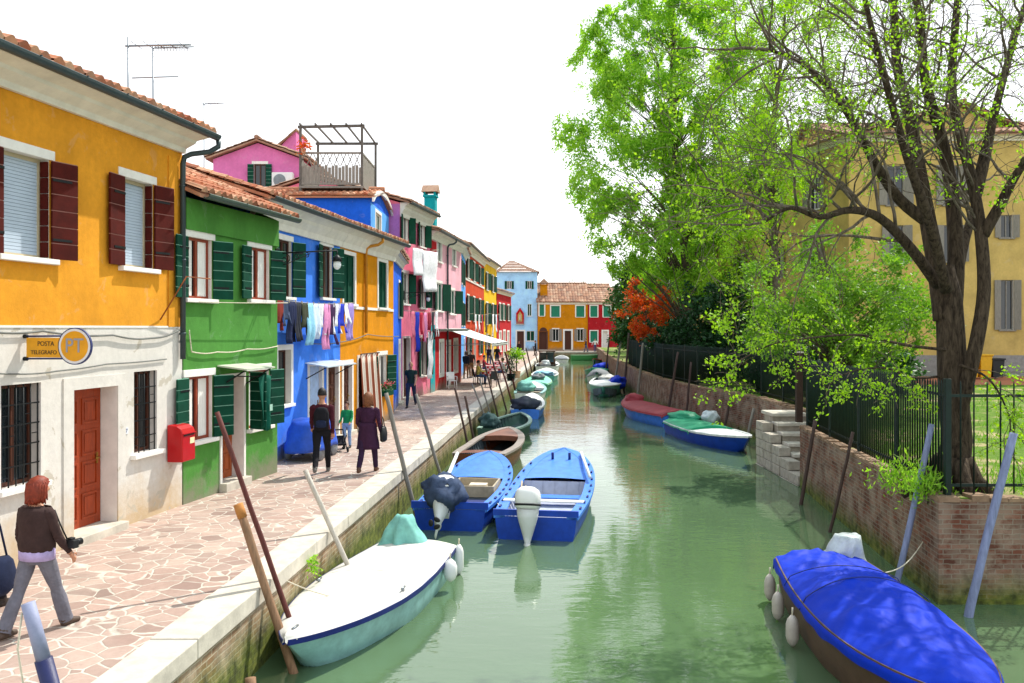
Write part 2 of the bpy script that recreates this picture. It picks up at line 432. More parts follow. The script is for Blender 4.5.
    def downpipe(s, u, z0, mat, ov=.5, out=.07, swan=True):
        m = MB(); H = s.H; du = .1
        pts = [(u + .25, -ov - .03, H - .05), (u + .25, -ov - .03, H - .16), (u + .2, -ov*.8, H - .26), (u + .05, -ov*.35, H - .32), (u, -out - .03, H - .38), (u, -out, H - .5), (u, -out, z0)]
        m.tube(pts, .048, 10)
        z = H - .9
        while z > z0 + .2:
            m.tube([(u, -out, z - .02), (u, -out, z + .02)], .058, 10); m.box(u - .012, u + .012, -out, -.002, z - .012, z + .012); z -= 1.3
        return m.build('downpipe', [mat], s.root)
    # ---- openings
    def window(s, r, pane=None, frame=None, shut=None, ang=(8, 8), leaves=(1, 1), sill=True, lintel=True, surround=0, grille=False, curtain=None, rd=None, mull=True, sw=None, blind=None, lod=0, sill_mat=None, leafdiv=1):
        u0, u1, z0, z1 = r; rd = rd or s.rd
        s.ops.append((u0, u1, z0, z1, rd)); pane = pane or M_glass; frame = frame or M_trim
        w = MB(); f = .055
        y0, y1 = rd - .07, rd - .012
        w.box(u0 + .002, u0 + f, y0, y1, z0 + .002, z1 - .002); w.box(u1 - f, u1 - .002, y0, y1, z0 + .002, z1 - .002)
        w.box(u0 + f, u1 - f, y0, y1, z1 - f, z1 - .002); w.box(u0 + f, u1 - f, y0, y1, z0 + .002, z0 + f)
        if mull: w.box((u0 + u1)/2 - .03, (u0 + u1)/2 + .03, y0 - .01, y1 - .004, z0 + f, z1 - f)
        win = w.build('window', [frame], s.root)
        if blind:
            b = MB(); z = z0 + f
            while z < z1 - f - .03:
                b.box(u0 + f, u1 - f, y0 + .016, y1 - .012, z, z + .043); z += .048
            b.box(u0 + f, u1 - f, y0 + .034, y1 - .006, z0 + f, z1 - f)
            b.build('blind', [blind], win)
        else:
            p = MB(); p.box(u0 + f, u1 - f, y1 - .03, y1 - .018, z0 + f, z1 - f); p.build('pane', [pane], win)
        if curtain:
            c = MB(); cw = (u1 - u0)*.32
            for side in (0, 1):
                x0 = u0 + f if side == 0 else u1 - f - cw
                c.grid(lambda a, b, x0=x0: (x0 + cw*a, y1 - .036 + .006*math.sin(a*22), z0 + f + (z1 - z0 - 2*f)*b), 14, 2)
            c.build('curtain', [curtain], win)
        if surround:
            q = MB(); t = surround; o = -.022
            q.box(u0 - t, u0, o, -.002, z0 - (0 if sill else t), z1 + t); q.box(u1, u1 + t, o, -.002, z0 - (0 if sill else t), z1 + t)
            q.box(u0, u1, o, -.002, z1, z1 + t)
            if not sill: q.box(u0, u1, o, -.002, z0 - t, z0)
            q.build('surround', [M_trim], win)
        elif lintel:
            MB().box(u0 - .1, u1 + .1, -.02, .03, z1 - .004, z1 + .13).build('lintel', [M_trim], win, bevel=.006)
        if sill:
            MB().box(u0 - .1, u1 + .1, -.10, .03, z0 - .07, z0 + .004).build('sill', [sill_mat or M_trim], win, bevel=.008)
        if grille:
            g = MB(); n = max(3, int((u1 - u0)/.13))
            for i in range(n + 1):
                x = u0 + .03 + (u1 - u0 - .06)*i/n; g.tube([(x, .03, z0), (x, .03, z1)], .010, 6)
            k = max(3, int((z1 - z0)/.24))
            for j in range(1, k):
                z = z0 + (z1 - z0)*j/k; g.box(u0, u1, .022, .030, z - .009, z + .009)
            for j in range(k - 1):
                for i in range(n):
                    if (i + j) % 3 == 0:
                        x = u0 + .03 + (u1 - u0 - .06)*(i + .5)/n; za = z0 + (z1 - z0)*(j + .5)/k
                        g.box(x - .045, x + .045, .024, .03, za - .006, za + .006)
            g.build('grille', [M_iron], win)
        if shut:
            W = sw or (u1 - u0)/2; h = z1 - z0
            for side in (0, 1):
                if not leaves[side]: continue
                a = R(ang[side]); sg = -1 if side == 0 else 1
                hx = (u0 - .005) if side == 0 else (u1 + .005)
                M = Matrix.Translation((hx, -.024, z0)) @ Matrix.Rotation(-sg*a, 4, 'Z')
                q = MB(); x0, x1 = (-W, 0) if side == 0 else (0, W)
                if lod: q.box(x0, x1, -.04, 0, .01, h - .01, 0, M)
                else:
                    n = 6
                    for i in range(n):
                        za = .01 + (h - .02)*i/n; zb = .01 + (h - .02)*(i + 1)/n - .014
                        q.box(x0, x1, -.036, -.002, za, zb, 0, M)
                    q.box(x0 + .004, x1 - .004, -.03, -.006, .012, h - .012, 1, M)
                    xm = (x0 + x1)/2
                    for zz in (.2, .8):
                        q.box(x0 if side else x0 + .1, x1 - .1 if side else x1, -.044, -.036, h*zz - .018, h*zz + .018, 2, M)
                q.build('shutter', [shut, M_seam2.get(shut.name, M_iron), M_iron], win)
        return win
    def door(s, r, leafm, panels=True, surround=.0, step=True, rd=None, handle=True, fanlight=False, lod=0, smat=None):
        u0, u1, z0, z1 = r; rd = rd or .3
        s.ops.append((u0, u1, z0, z1, rd)); w = MB(); y = rd - .06
        w.box(u0 + .01, u1 - .01, y, rd - .012, z0 + .007, z1 - .002)
        if panels and not lod:
            n = 4; hh = (z1 - z0 - .2)/n; um = (u0 + u1)/2
            for i in range(n):
                for (a, b) in ((u0 + .1, um - .05), (um + .05, u1 - .1)):
                    za = z0 + .12 + hh*i; zb = za + hh - .09
                    for (i0, i1, j0, j1) in ((a, b, za, za + .03), (a, b, zb - .03, zb), (a, a + .03, za + .03, zb - .03), (b - .03, b, za + .03, zb - .03)): w.box(i0, i1, y - .018, y, j0, j1)
                    w.box(a + .06, b - .06, y - .012, y, za + .06, zb - .06)
        elif not lod:
            n = 6
            for i in range(n): w.box(u0 + .02 + (u1 - u0 - .04)*i/n + .004, u0 + .02 + (u1 - u0 - .04)*(i + 1)/n - .004, y - .012, y, z0 + .02, z1 - .02)
        d = w.build('door', [leafm], s.root)
        if handle and not lod:
            h = MB(); x = u1 - .12; h.tube([(x, y - .02, z0 + 1.02), (x, y - .07, z0 + 1.02), (x - .1, y - .07, z0 + 1.02)], .011, 8); h.box(x - .02, x + .02, y - .026, y - .012, z0 + .93, z0 + 1.1)
            h.build('handle', [M_brass], d)
        if surround:
            q = MB(); t = surround
            q.box(u0 - t, u0, -.025, -.002, z0, z1 + t); q.box(u1, u1 + t, -.025, -.002, z0, z1 + t); q.box(u0, u1, -.025, -.002, z1, z1 + t)
            q.build('surround', [smat or M_trim], d)
        if step and z0 > .02:
            MB().box(u0 - .08, u1 + .08, -.16, rd - .02, -.02, z0 + .005).build('step', [M_stone], d, bevel=.012)
        return d
uv_skip = True
M_seam2 = {}
M_seam2['brown_shutter_paint'] = simple('brown_shutter_seam', srgb('9a6a60'), .7, .1)
M_seam2['green_shutter_paint'] = simple('green_shutter_seam', srgb('7fb09a'), .7, .1)

def tiles(mb, O, eu, es, Lu, Ls, pitch=.21, row=.38, amp=.06, seg=6):
    n = eu.cross(es).normalized()
    if n.z < 0: n = -n; 
    nc = max(2, int(round(Lu/pitch))); nr = max(2, int(round(Ls/row))); pw = Lu/nc; rw = Ls/nr
    rng = random.Random(int(Lu*1000 + Ls*77))
    prof = []
    for k in range(seg + 1):
        a = k/seg; prof.append((a, amp*(math.sin(math.pi*min(1, max(0, (a - .12)/.76)))**.8 if .12 < a < .88 else 0)))
    for j in range(nr):
        off = rng.uniform(-.008, .008)
        vs = []; fs = []; uvs = []
        for i in range(nc):
            b = len(vs); jz = rng.uniform(-.006, .012); js = rng.uniform(-.02, .02); jx = rng.uniform(-.008, .008)
            for (s_, lift) in ((j*rw - .03 + js, .028), ((j + 1)*rw + .02, 0)):
                for (a, h) in prof:
                    q = (a - .5)*(1.0 if lift else .93) + .5
                    vs.append(O + eu*((i + q)*pw + jx) + es*max(-.06, s_) + n*(h + lift + jz + off))
            m = seg + 1
            for k in range(seg):
                fs.append((b + k, b + k + 1, b + m + k + 1, b + m + k)); uvs.append((i + .5, j + .5))
            # open end of the cover tile, closed by its own dark little arch
            e = len(vs); 
            for (a, h) in prof: vs.append(O + eu*((i + a)*pw + jx) + es*max(-.06, j*rw - .03 + js) + n*(-.02))
            for k in range(seg): fs.append((b + k, e + k, e + k + 1, b + k + 1)); uvs.append((i + .5, j + .5))
        mb.add(vs, fs, 0, False, uvs)
# ------------------------------------------------------------------ setting
def kerbX(Y): return -3.85 + .074*Y
END = 114.0
RW = [(20, 12.9), (6.4, 12.9), (7.5, 22.4), (8.9, 22.4), (9.1, 32.0), (7.95, 37.8), (7.5, 44), (7.6, 52), (7.9, 60), (8.8, 80), (10.3, 100), (11.2, END)]
# quay pavement: left of the canal and round its far end
pv = MB()
pv.add([(-60, -20, 0), (kerbX(-20) - .3, -20, 0), (kerbX(END) - .3, END, 0), (kerbX(END) - .3, 1200, 0), (-60, 1200, 0)], [(0, 1, 2, 3, 4)])
pv.add([(kerbX(END) - .3, END + .55, 0), (60, END + .55, 0), (60, 1200, 0), (kerbX(END) - .3, 1200, 0)], [(0, 1, 2, 3)])
tag(pv.build('pavement', [M_paving]), kind='structure')
kb = MB(); Y = -12.0; rr = random.Random(4)
while Y < END:
    L = rr.uniform(1.2, 2.1); Y1 = min(END + .5, Y + L); j = rr.uniform(-.006, .006); h = rr.uniform(0, .012)
    a, b = Y + .006, Y1 - .006
    vs = [(kerbX(a) - .44, a, -.19), (kerbX(a) + .05 + j, a, -.19), (kerbX(b) + .05 + j, b, -.19), (kerbX(b) - .44, b, -.19)]
    vs += [(x, y, .014 + h) for (x, y, z) in vs]
    kb.add(vs, [(0, 3, 2, 1), (4, 5, 6, 7), (0, 1, 5, 4), (1, 2, 6, 5), (2, 3, 7, 6), (3, 0, 4, 7)]); Y = Y1
X = kerbX(END) + .06
while X < 13:
    kb.box(X + .006, X + 1.6, END - .05, END + .56, -.19, .02); X += 1.606
tag(kb.build('kerb', [M_stone], bevel=.012), kind='structure')
def wall_strip(mb, pts, z0, z1, m=0):
    u = 0
    for (a, b) in zip(pts, pts[1:]):
        L = math.dist(a, b); n = max(1, int(L/1.0))
        mb.add([(a[0], a[1], z0), (b[0], b[1], z0), (b[0], b[1], z1), (a[0], a[1], z1)], [(0, 1, 2, 3)], m, False, [[(u, z0), (u + L, z0), (u + L, z1), (u, z1)]]); u += L
cw = MB(); wall_strip(cw, [(kerbX(-12), -12), (kerbX(END), END), (13, END)], -2.2, -.18)
for (x, y) in (): pass
cwo = cw.build('canal_wall', [M_brick_left])
tag(cwo, 'low brick canal wall green with algae under the white stone quay edge', 'canal wall')
tag(MB().box(-60, 80, -30, 170, -2.6, -2.2).build('canal_bed', [simple('mud', srgb('3c4030'))]), kind='structure')
wt = MB(); wt.grid(lambda a, b: (-6 + 40*a, -20 + (END + 22)*b, WL), 1, 1)
tag(wt.build('canal_water', [M_water]), kind='structure')
tag(MB().box(-900,900,-60,1500,-3.2,-3.0).build('terrain',[simple('far_ground',srgb('5c6248'))]),kind='structure')
# right bank
GZ = .6
gm = MB(); poly = [(x, y) for x, y in RW]
gm.add([(20, -30, GZ)] , [])
pts = [(RW[0][0] + 80, 12.94)] + [(RW[0][0], 12.94)] + [(x + .18, y + .04) for x, y in RW[1:]] + [(100, END)]
gm2 = MB()
gm2.add([(x, y, GZ - .02) for x, y in pts], [tuple(range(len(pts)))])
tag(gm2.build('garden_ground', [M_lawn]), kind='structure')
bw = MB(); wall_strip(bw, [(60, 12.9)] + RW[1:], -2.2, GZ - .06)
u = 0
bwo = bw.build('brick_wall', [M_brick_right])
tag(bwo, 'weathered red brick wall with crumbling cap along the garden side of the canal', 'brick wall')
# irregular cap course of the garden wall (a part)
cp = MB(); rr = random.Random(8); P0 = [(60, 12.9)] + RW[1:]
for (a, b) in zip(P0, P0[1:]):
    a = Vector(a); b = Vector(b); d = (b - a); L = d.length; d /= L; n = Vector((d.y, -d.x)); t = 0
    if a.y > 70 or L < .1: step = 2.0
    else: step = .27
    if a.x > 30: t = L - 14
    while t < L:
        e = min(L, t + step); h = GZ + rr.uniform(-.03, .03); o = rr.uniform(-.01, .025)
        p = [a + d*t - n*o, a + d*(e - .008) - n*o, a + d*(e - .008) + n*.3, a + d*t + n*.3]
        cp.add([(q.x, q.y, GZ - .06) for q in p] + [(q.x, q.y, h) for q in p], [(0, 3, 2, 1), (4, 5, 6, 7), (0, 1, 5, 4), (1, 2, 6, 5), (2, 3, 7, 6), (3, 0, 4, 7)]); t = e
cp.build('coping', [simple('worn_brick_cap', srgb('8a7058'), .95, .35, 5, .5, 40)], bwo)
# stone stairs down to the water
st = thing('stone_stairs', 'white stone steps leading down to the water between the brick walls', 'stairs', (7.5, 22.5, 0))
sb = MB()
for k in range(7):
    z1 = GZ - .02 - k*.235; y0 = 3.4 - k*.5
    sb.box(.32, 1.42, y0 - .06, y0 + .52, z1 - .09, z1, 0)
    sb.box(.34, 1.4, y0, 4.2, z1 - .235 - .1, z1 - .09, 1)
sb.box(.32, 1.42, 3.86, 4.5, GZ - .12, GZ - .02, 0)
sb.build('tread', [M_stone, simple('stair_core', srgb('9a9182'), .9, .3, 4, .4, 30)], st, bevel=.01)
pb = MB(); rr = random.Random(3)
for k in range(5):
    y0 = .0 + k*.78
    for z in range(7):
        h = .26; zz = -1.5 + z*.262
        if zz + h > -1.0 + k*.3 + .3: continue
        o = rr.uniform(-.02, .02); pb.box(-.02 + o, .3 + o, y0 + .01 + rr.uniform(0, .06), y0 + .77, zz, zz + h - .012)
pb.build('side_wall', [simple('weathered_block', srgb('aaa193'), .9, .3, 5, .5, 30)], st, bevel=.012)
PL = {}
def pl(name, h, k=1.0, **kw): return plaster(name, srgb(h, k), **kw)
P_yellow = pl('yellow_plaster', 'dc962a'); P_white = pl('white_plaster', 'd6d2ca', peel=.25, damp=srgb('b89c72'), var=.07, dh=.8)
P_green = pl('green_plaster', '4f8a3c'); P_blue = pl('blue_plaster', '4484ec'); P_ochre = pl('ochre_plaster', 'd58a08')
P_royal = pl('royal_blue_plaster', '1f62dc'); P_ltblue = pl('light_blue_plaster', '5fa8f0'); P_pink = pl('pink_plaster', 'e87c98'); P_mag = pl('magenta_plaster', 'd877ad')
P_pink_shade = pl('pink_plaster_in_shade', 'c27cc0'); P_palepink = pl('pale_pink_plaster', 'efb3c2'); P_red = pl('red_plaster', 'b8141c'); P_orange = pl('orange_red_plaster', 'c43f14')  # the mauve is pink plaster with shade mixed into its colour
P_lemon = pl('lemon_plaster', 'eab80e'); P_sky = pl('sky_blue_plaster', 'aad8ff'); P_rust = pl('rust_ochre_plaster', 'cb820e'); P_maroon = pl('maroon_plaster', 'ac2028'); P_turq = pl('turquoise_plaster', '14a0a8')
P_sand = pl('sand_plaster', 'c6aa66')
blindm = simple('roller_blind', srgb('aebccb'), .6, .06, 4, .05)
# ---- yellow and white post office
h1 = House('yellow_house', 'yellow house with white ground floor and brown shutters beside the red postbox', (-7.28, 7.0), (-5.87, 15.3), 6.55, 7, P_yellow, [(3.17, P_white)])
for (r, lv) in ((h1.rect(0, 49, 153, 257), 0), (h1.rect(122, 152.5, 180, 268), 0)):
    h1.window(r, blind=blindm, shut=M_shut_brown, sw=.41, ang=(4, 14), frame=simple('cream_frame', srgb('b9aa8c'), .6, .1), rd=.2, mull=False)
for (r, lv) in ((h1.rect(0, 49, 153, 257), 0), (h1.rect(122, 152.5, 180, 268), 0)):
    q = MB()
    for k in range(6): za = r[2] + .03 + (r[3] - r[2] - .05)*k/6; q.box(r[1] - .032, r[1] - .004, .004, .115, za, za + (r[3] - r[2] - .05)/6 - .012)
    q.build('folded_shutter', [M_shut_brown], h1.root)
h1.window(h1.rect(1, 41, 384, 486), grille=True, rd=.22, frame=M_brownwood, sill=True, lintel=False, surround=0)
h1.window(h1.rect(134, 157, 371, 452), grille=True, rd=.22, frame=M_brownwood, lintel=False)
h1.window((.6, 1.55, 3.95, 5.35), blind=blindm, shut=M_shut_brown, ang=(4, 10), rd=.2, mull=False)
h1.door((h1.u(73), h1.u(117), .12, h1.z(95, 388)), M_door, rd=.34, surround=.0)
h1.finish(); h1.roof(ov=.58, gutter=M_gutter, gut_end=(0, .12), soffit_h=.3)
h1.downpipe(h1.L - .09, 2.6, M_gutter, ov=.58)
q = MB(); q.box(h1.L - .45, h1.L - .18, -.02, .01, 3.17, 6.13); q.build('pilaster', [P_yellow], h1.root)
q = MB(); q.box(0, h1.L - .17, -.012, .01, 3.155, 3.185); q.build('string_course', [M_trim], h1.root)
q = MB()
q.box(h1.u(73) - .22, h1.u(73) - .002, -.02, .01, .0, h1.z(95, 376)); q.box(h1.u(117) + .002, h1.u(117) + .2, -.02, .01, 0, h1.z(95, 376)); q.box(h1.u(73) - .002, h1.u(117) + .002, -.02, .01, h1.z(95, 388) + .002, h1.z(95, 376))
q.build('door_surround', [P_white], h1.root)
# ---- green
h2 = House('green_house', 'green two storey house between the yellow and the blue house', (-5.855, 15.32), (-5.125, 18.78), 5.5, 5, P_green, pitch=23)
for r, an in ((h2.rect(192, 206, 238, 299), (6, 26)), (h2.rect(256, 263, 248, 300), (6, 20)), (h2.rect(193, 206, 376, 440), (6, 26)), (h2.rect(255, 263, 370, 427), (75, 14))):
    u0, u1, z0, z1 = r; c = (u0 + u1)/2; w = .42
    h2.window((c - w, c + w, z0, z1), shut=M_shut_green, ang=an, frame=simple('red_brown_frame', srgb('8a3a22'), .5), curtain=M_trim, rd=.14)
h2.door((h2.u(221.5), h2.u(243), .16, h2.z(232, 377)), simple('orange_brown_door', srgb('9a4a1c'), .5, .2), surround=.07, rd=.3)
h2.finish(); h2.roof(ov=.42, gutter=M_gutter_green, cornice=False, gut_end=(0, .1), pitchw=.2)
q = MB(); q.box(0.02, h2.L - .02, -.05, .01, 4.92, 5.48); q.build('frieze', [P_green], h2.root)
# ---- blue, ochre
h3 = House('blue_house', 'blue house with laundry line and a canopied doorway beside the green house', (-5.76, 18.9), (-4.93, 24.65), 6.02, 6, P_blue, pitch=18)
for r in (h3.rect(281, 288, 240, 297), h3.rect(322, 331, 246, 298)):
    c = (r[0] + r[1])/2; h3.window((c - .42, c + .42, r[2], r[3]), shut=M_shut_green, ang=(10, 24), frame=M_brownwood, rd=.14)
h3.window((h3.u(277.5), h3.u(290.5), h3.z(283, 405), h3.z(283, 350)), surround=.13, frame=M_brownwood, mull=False, rd=.2)
h3.door((h3.u(309), h3.u(321.5), .12, h3.z(315, 366)), simple('pale_blue_door', srgb('a9c4e6'), .5), surround=.12, rd=.14, panels=False)
h3.door((h3.u(327.5), h3.u(338), .12, h3.z(332, 366)), M_brownwood, surround=.1, rd=.15)
h3.finish(); h3.roof(ov=.5, gutter=M_gutter, soffit_h=.55)
h4 = House('ochre_house', 'ochre yellow house with striped door curtain and flower box window', (-4.927, 24.67), (-4.15, 30.1), 6.02, 6, P_ochre, pitch=18)
for r in (h4.rect(345, 353, 255, 304), h4.rect(378, 387, 262, 308)):
    c = (r[0] + r[1])/2; h4.window((c - .5, c + .5, r[2], r[3]), surround=.11, pane=M_shut_green, mull=True, frame=M_shut_green, rd=.1)
h4.door((h4.u(343), h4.u(351.5), .12, h4.z(347, 364)), M_brownwood, surround=.12, rd=.15)
h4.door((h4.u(358), h4.u(367), .12, h4.z(362, 358)), M_brownwood, surround=.1, rd=.15)
r = h4.rect(377, 387, 355, 392); c = (r[0] + r[1])/2
h4.window((c - .5, c + .5, r[2], r[3]), shut=M_shut_green, ang=(10, 20), rd=.14)
h4.finish(); h4.roof(ov=.5, gutter=M_gutter, soffit_h=.55, gut_end=(0, .1))
h4.downpipe(h4.u(364), 3.0, simple('ochre_pipe', srgb('b87a14'), .6), ov=.5)
q = MB(); q.box(.3, h4.L - .05, -.03, .01, 3.72, 3.80); q.build('string_course', [M_trim], h4.root)
# ---- blue low + blue tower
h5 = House('blue_house', 'narrow blue house squeezed between the ochre and the pink house', (-4.28, 30.12), (-4.75, 36.95), 5.95, 3, P_royal, pitch=9)
h5.door((h5.L - 1.9, h5.L - .9, .1, 2.5), M_trim, surround=.2, rd=.12, lod=1)
h5.window((h5.L - 1.9, h5.L - 1, 3.6, 5), shut=M_shut_green, lod=1)
h5.finish(); h5.roof(ov=.35, mat=M_tile_old, pitchw=.3, row=.6, seg=4)
h6 = House('blue_tower_house', 'tall blue house carrying the wooden roof terrace', (-5.35, 32.5), (-5.3, 36.98), 8.1, 7.5, P_royal, pitch=12)
h6.window((1.1, 2.4, 6.3, 7.7), surround=.12, shut=None, pane=M_shut_green, frame=M_trim, rd=.12)
h6.wallmats = [P_royal, M_reveal]; h6.finish('gable'); h6.roof('gable', ov=.18, ox=.2, pitchw=.24, row=.42)
q = MB(); rise = math.tan(R(12))*h6.L/2; pts = []
for k in range(13):
    t = k/12; x = -.2 + (h6.L + .4)*t; pts.append((x, h6.H - .04 + (rise + .08)*math.sin(math.pi*t)**.7))
ring = [(x, -.1, z) for x, z in pts] + [(x, -.1, z - .16) for x, z in pts[::-1]]
q.prism(ring, (0, -.08, 0)); q.build('arched_verge', [M_trim], h6.root)
# light blue panel-like sheet on the tower front: light put into the colour, shaded side stays deeper
q = MB()
u0, u1, z0, z1 = 1.1 - .12, 2.4 + .12, 6.3 - .08, 7.7 + .12
for (a, b, c, d) in ((0.03, u0, .1, h6.H - .2), (u1, h6.L - .03, .1, h6.H - .2), (u0, u1, .1, z0 - .1), (u0, u1, z1 + .002, h6.H - .2)): q.box(a, b, -.008, -.002, c, d)
q.build('front_light_coat', [P_ltblue], h6.root)
# ---- magenta houses behind
h7 = House('magenta_house', 'magenta gabled house rising behind the blue one with a shuttered attic window', (-13.9, 40.0), (-9.75, 40.0), 11.0, 8, P_mag, pitch=20)
r = (at(254, 0, 40).x + 13.9, at(266, 0, 40).x + 13.9, at(0, 187, 40).z, at(0, 164, 40).z)
h7.window(r, shut=M_shut_green, ang=(5, 5), frame=M_brownwood, rd=.14)
h7.finish('gable'); h7.roof('gable', ov=.25, ox=.3, mat=M_tile_old, pitchw=.24)
h7b = thing('magenta_house', 'taller magenta house block with a single sloping roof beside the roof terrace', 'house', (-12.3, 43.5, 0))
xr = at(296, 0, 43.5).x + 12.3; zt = at(0, 130, 43.5).z; zl = zt - 1.45
q = MB(); q.prism([(0, 0, 0), (xr, 0, 0), (xr, 0, zt), (0, 0, zl)], (0, 2, 0)); q.build('wall', [P_mag], h7b)
q = MB(); tiles(q, Vector((-.25, 2.1, zl)), Vector((0, -1, 0)), Vector((xr + .3, 0, zt - zl)).normalized(), 2.3, math.hypot(xr + .3, zt - zl), .24, .42, .06, 5)
q.prism([(-.25, -.18, zl - .06), (xr + .05, -.18, zt - .03), (xr + .05, -.18, zt + .06), (-.25, -.18, zl + .03)], (0, 2.3, 0)); q.build('roof', [M_tile_old], h7b)
hb = House('blue_house', 'small dark blue house with a tiled roof glimpsed behind the green roof', (-9.35, 22.5), (-8.95, 25.0), 7.2, 3, P_royal, pitch=18)
hb.finish(); hb.roof(ov=.3, pitchw=.22, cornice=False, gutter=M_gutter)
# ---- pink with washing
h8 = House('pink_house', 'three storey pink house hung with white sheets and washing', (-4.82, 37.0), (-3.98, 41.75), 8.55, 8, P_pink, pitch=16)
h8.wallmats[0] = P_pink
for (x0, x1, y0, y1) in ((402.5, 407.5, 216, 243), (419, 424.5, 224, 247), (402.5, 408, 273, 304), (420, 425, 280, 308)):
    r = h8.rect(x0, x1, y0, y1); c = (r[0] + r[1])/2; h8.window((c - .45, c + .45, r[2], r[3]), shut=M_shut_green, ang=(12, 25), lod=1, rd=.14)
h8.door((h8.u(403), h8.u(409.5), .1, 2.7), M_brownwood, surround=.1, rd=.2, lod=1)
r = h8.rect(420, 426, 336, 372); h8.window((r[0], r[1], .9, 2.7), shut=M_shut_green, ang=(10, 20), lod=1)
h8.finish(); h8.roof(ov=.45, gutter=M_gutter, mat=M_tile_old, pitchw=.26, row=.5, seg=4, soffit_h=.6)
q = MB(); q.box(-.012, -.004, .01, 7.9, .05, 8.5); q.build('side_shade_coat', [P_pink_shade], h8.root)  # thin sheet that paints the shade of the near side wall as mauve
# ---- pale pink house with shop below
h9 = House('pale_pink_house', 'pale pink house above the red shop front with the white awning', (-3.98, 41.8), (-2.95, 50.0), 7.9, 8, P_palepink, [(2.95, P_red)], pitch=15)
for (x0, x1, y0, y1) in ((438, 441, 239, 262), (452.5, 455.5, 246, 266), (436, 441.5, 283, 311), (450, 454, 290, 314)):
    r = h9.rect(x0, x1, y0, y1); c = (r[0] + r[1])/2; w = .5 if y0 < 270 else .8
    h9.window((c - w, c + w, r[2], r[3]), surround=.1 if y0 < 270 else 0, shut=M_shut_green if y0 > 270 else None, pane=M_shut_green, ang=(10, 20), lod=1, rd=.1)
for (u0, u1, k) in ((2.2, 3.2, 'w'), (4.0, 5.0, 'd'), (6.0, 7.1, 'w')):
    if k == 'w': h9.window((u0, u1, .75, 2.45), surround=.14, sill=False, pane=M_glass, lod=1)
    else: h9.door((u0, u1, .05, 2.4), simple('cream_door', srgb('cbbfa6'), .5), surround=.12, lod=1, rd=.15)
h9.finish(); h9.roof(ov=.45, gutter=M_gutter, mat=M_tile_old, pitchw=.3, row=.6, seg=4, soffit_h=.4)
q = MB(); q.box(.02, 1.0, -.03, -.004, .0, 3.3); q.build('corner_panel', [P_turq], h9.root)
q = MB(); q.box(-.02, .01, .0, 7, 5.6, 7.88); q.box(.02, 1.4, -.012, -.003, 6.9, 7.45); q.build('red_band', [P_red], h9.root)
h9.downpipe(h9.u(446.5), .1, M_gutter, ov=.45)
# chimneys belong to the roof
q = MB(); c = (1.1, 3.0); z = 8.6
def chimney(root, x, y, z0, z1, w, m, cap=True):
    q = MB(); q.box(x - w/2, x + w/2, y - w/2, y + w/2, z0, z1, 0)
    q.box(x - w*.62, x + w*.62, y - w*.62, y + w*.62, z1, z1 + .1, 0)
    o = w*.75; zt = z1 + .12; ap = z1 + w*.8
    for (a, b) in ((-1, -1), (1, -1), (1, 1), (-1, 1)): q.box(x + a*w*.48 - .05, x + a*w*.48 + .05, y + b*w*.48 - .05, y + b*w*.48 + .05, z1 + .1, z1 + .25, 0)
    zt = z1 + .25
    q.add([(x - o, y - o, zt), (x + o, y - o, zt), (x + o, y + o, zt), (x - o, y + o, zt), (x, y - o, zt + w*.7), (x, y + o, zt + w*.7)], [(0, 3, 2, 1), (0, 1, 4), (2, 3, 5), (1, 2, 5, 4), (3, 0, 4, 5)], 1)
    return q.build('chimney', [m, M_tile_old], root)
chimney(h9.rf, 1.7, .35, 7.6, 9.75, .55, P_turq)
chimney(h9.rf, 3.2, 1.9, 8.2, 9.0, .7, M_tile)
chimney(hb.rf, 1.9, .8, 7.3, 8.0, .45, P_royal)
# ---- far row
h10 = House('light_blue_house', 'narrow light blue house between the pale pink and the orange red one', (-3.2, 52.0), (-3.35, 61.9), 8.3, 7, P_ltblue, pitch=14)
for (u, z) in ((2, 6), (5.5, 6), (2, 3.3), (5.5, 3.3)): h10.window((u, u + 1, z, z + 1.5), shut=M_shut_green, lod=1, pane=M_glass)
h10.door((7, 8, .1, 2.4), M_brownwood, lod=1, surround=.1)
h10.finish(); h10.roof(ov=.4, mat=M_tile_old, pitchw=.4, row=.8, seg=4)
h11 = House('orange_house', 'orange red three storey house with green shutters and white sills', (-3.46, 62), (-2.54, 78), 9.2, 8, P_orange, pitch=15)
for z0, z1 in ((6.9, 8.4), (3.7, 5.6)):
    for u in (2.0, 6.4, 11.5): h11.window((u, u + 1.5, z0, z1), shut=M_shut_green, ang=(8, 14), lod=1, lintel=False, surround=.12)
for u in (2.2, 11.5): h11.window((u, u + 1.4, .9, 2.6), shut=M_shut_green, lod=1, lintel=False)
h11.door((7, 8.3, .05, 2.5), M_brownwood, surround=.15, lod=1)
h11.finish(); h11.roof(ov=.5, gutter=M_gutter, mat=M_tile_old, pitchw=.4, row=.8, seg=4, soffit_h=.5)
q = MB(); q.box(.1, 15.9, -.06, .01, 6.68, 6.82); q.build('string_course', [M_trim], h11.root)
h12 = House('lemon_house', 'bright lemon yellow house before the low red gabled one', (-2.54, 78.05), (-1.6, 88), 9.4, 8, P_lemon, pitch=15)
for z0, z1 in ((6.7, 8.3), (3.5, 5.5)):
    for u in (1.5, 6.2): h12.window((u, u + 1.5, z0, z1), shut=M_shut_green, ang=(8, 14), lod=1, lintel=False, surround=.12)
h12.window((1.5, 3, .9, 2.5), lod=1, shut=M_shut_green); h12.door((6, 7.2, .05, 2.4), M_brownwood, lod=1, surround=.15)
h12.finish(); h12.roof(ov=.45, gutter=M_gutter, mat=M_tile_old, pitchw=.4, row=.8, seg=4)
h13 = House('red_house', 'low red house with tiled roof in front of the pale blue one', (-1.55, 88.1), (-.1, 99), 7.0, 8, P_red, pitch=18)
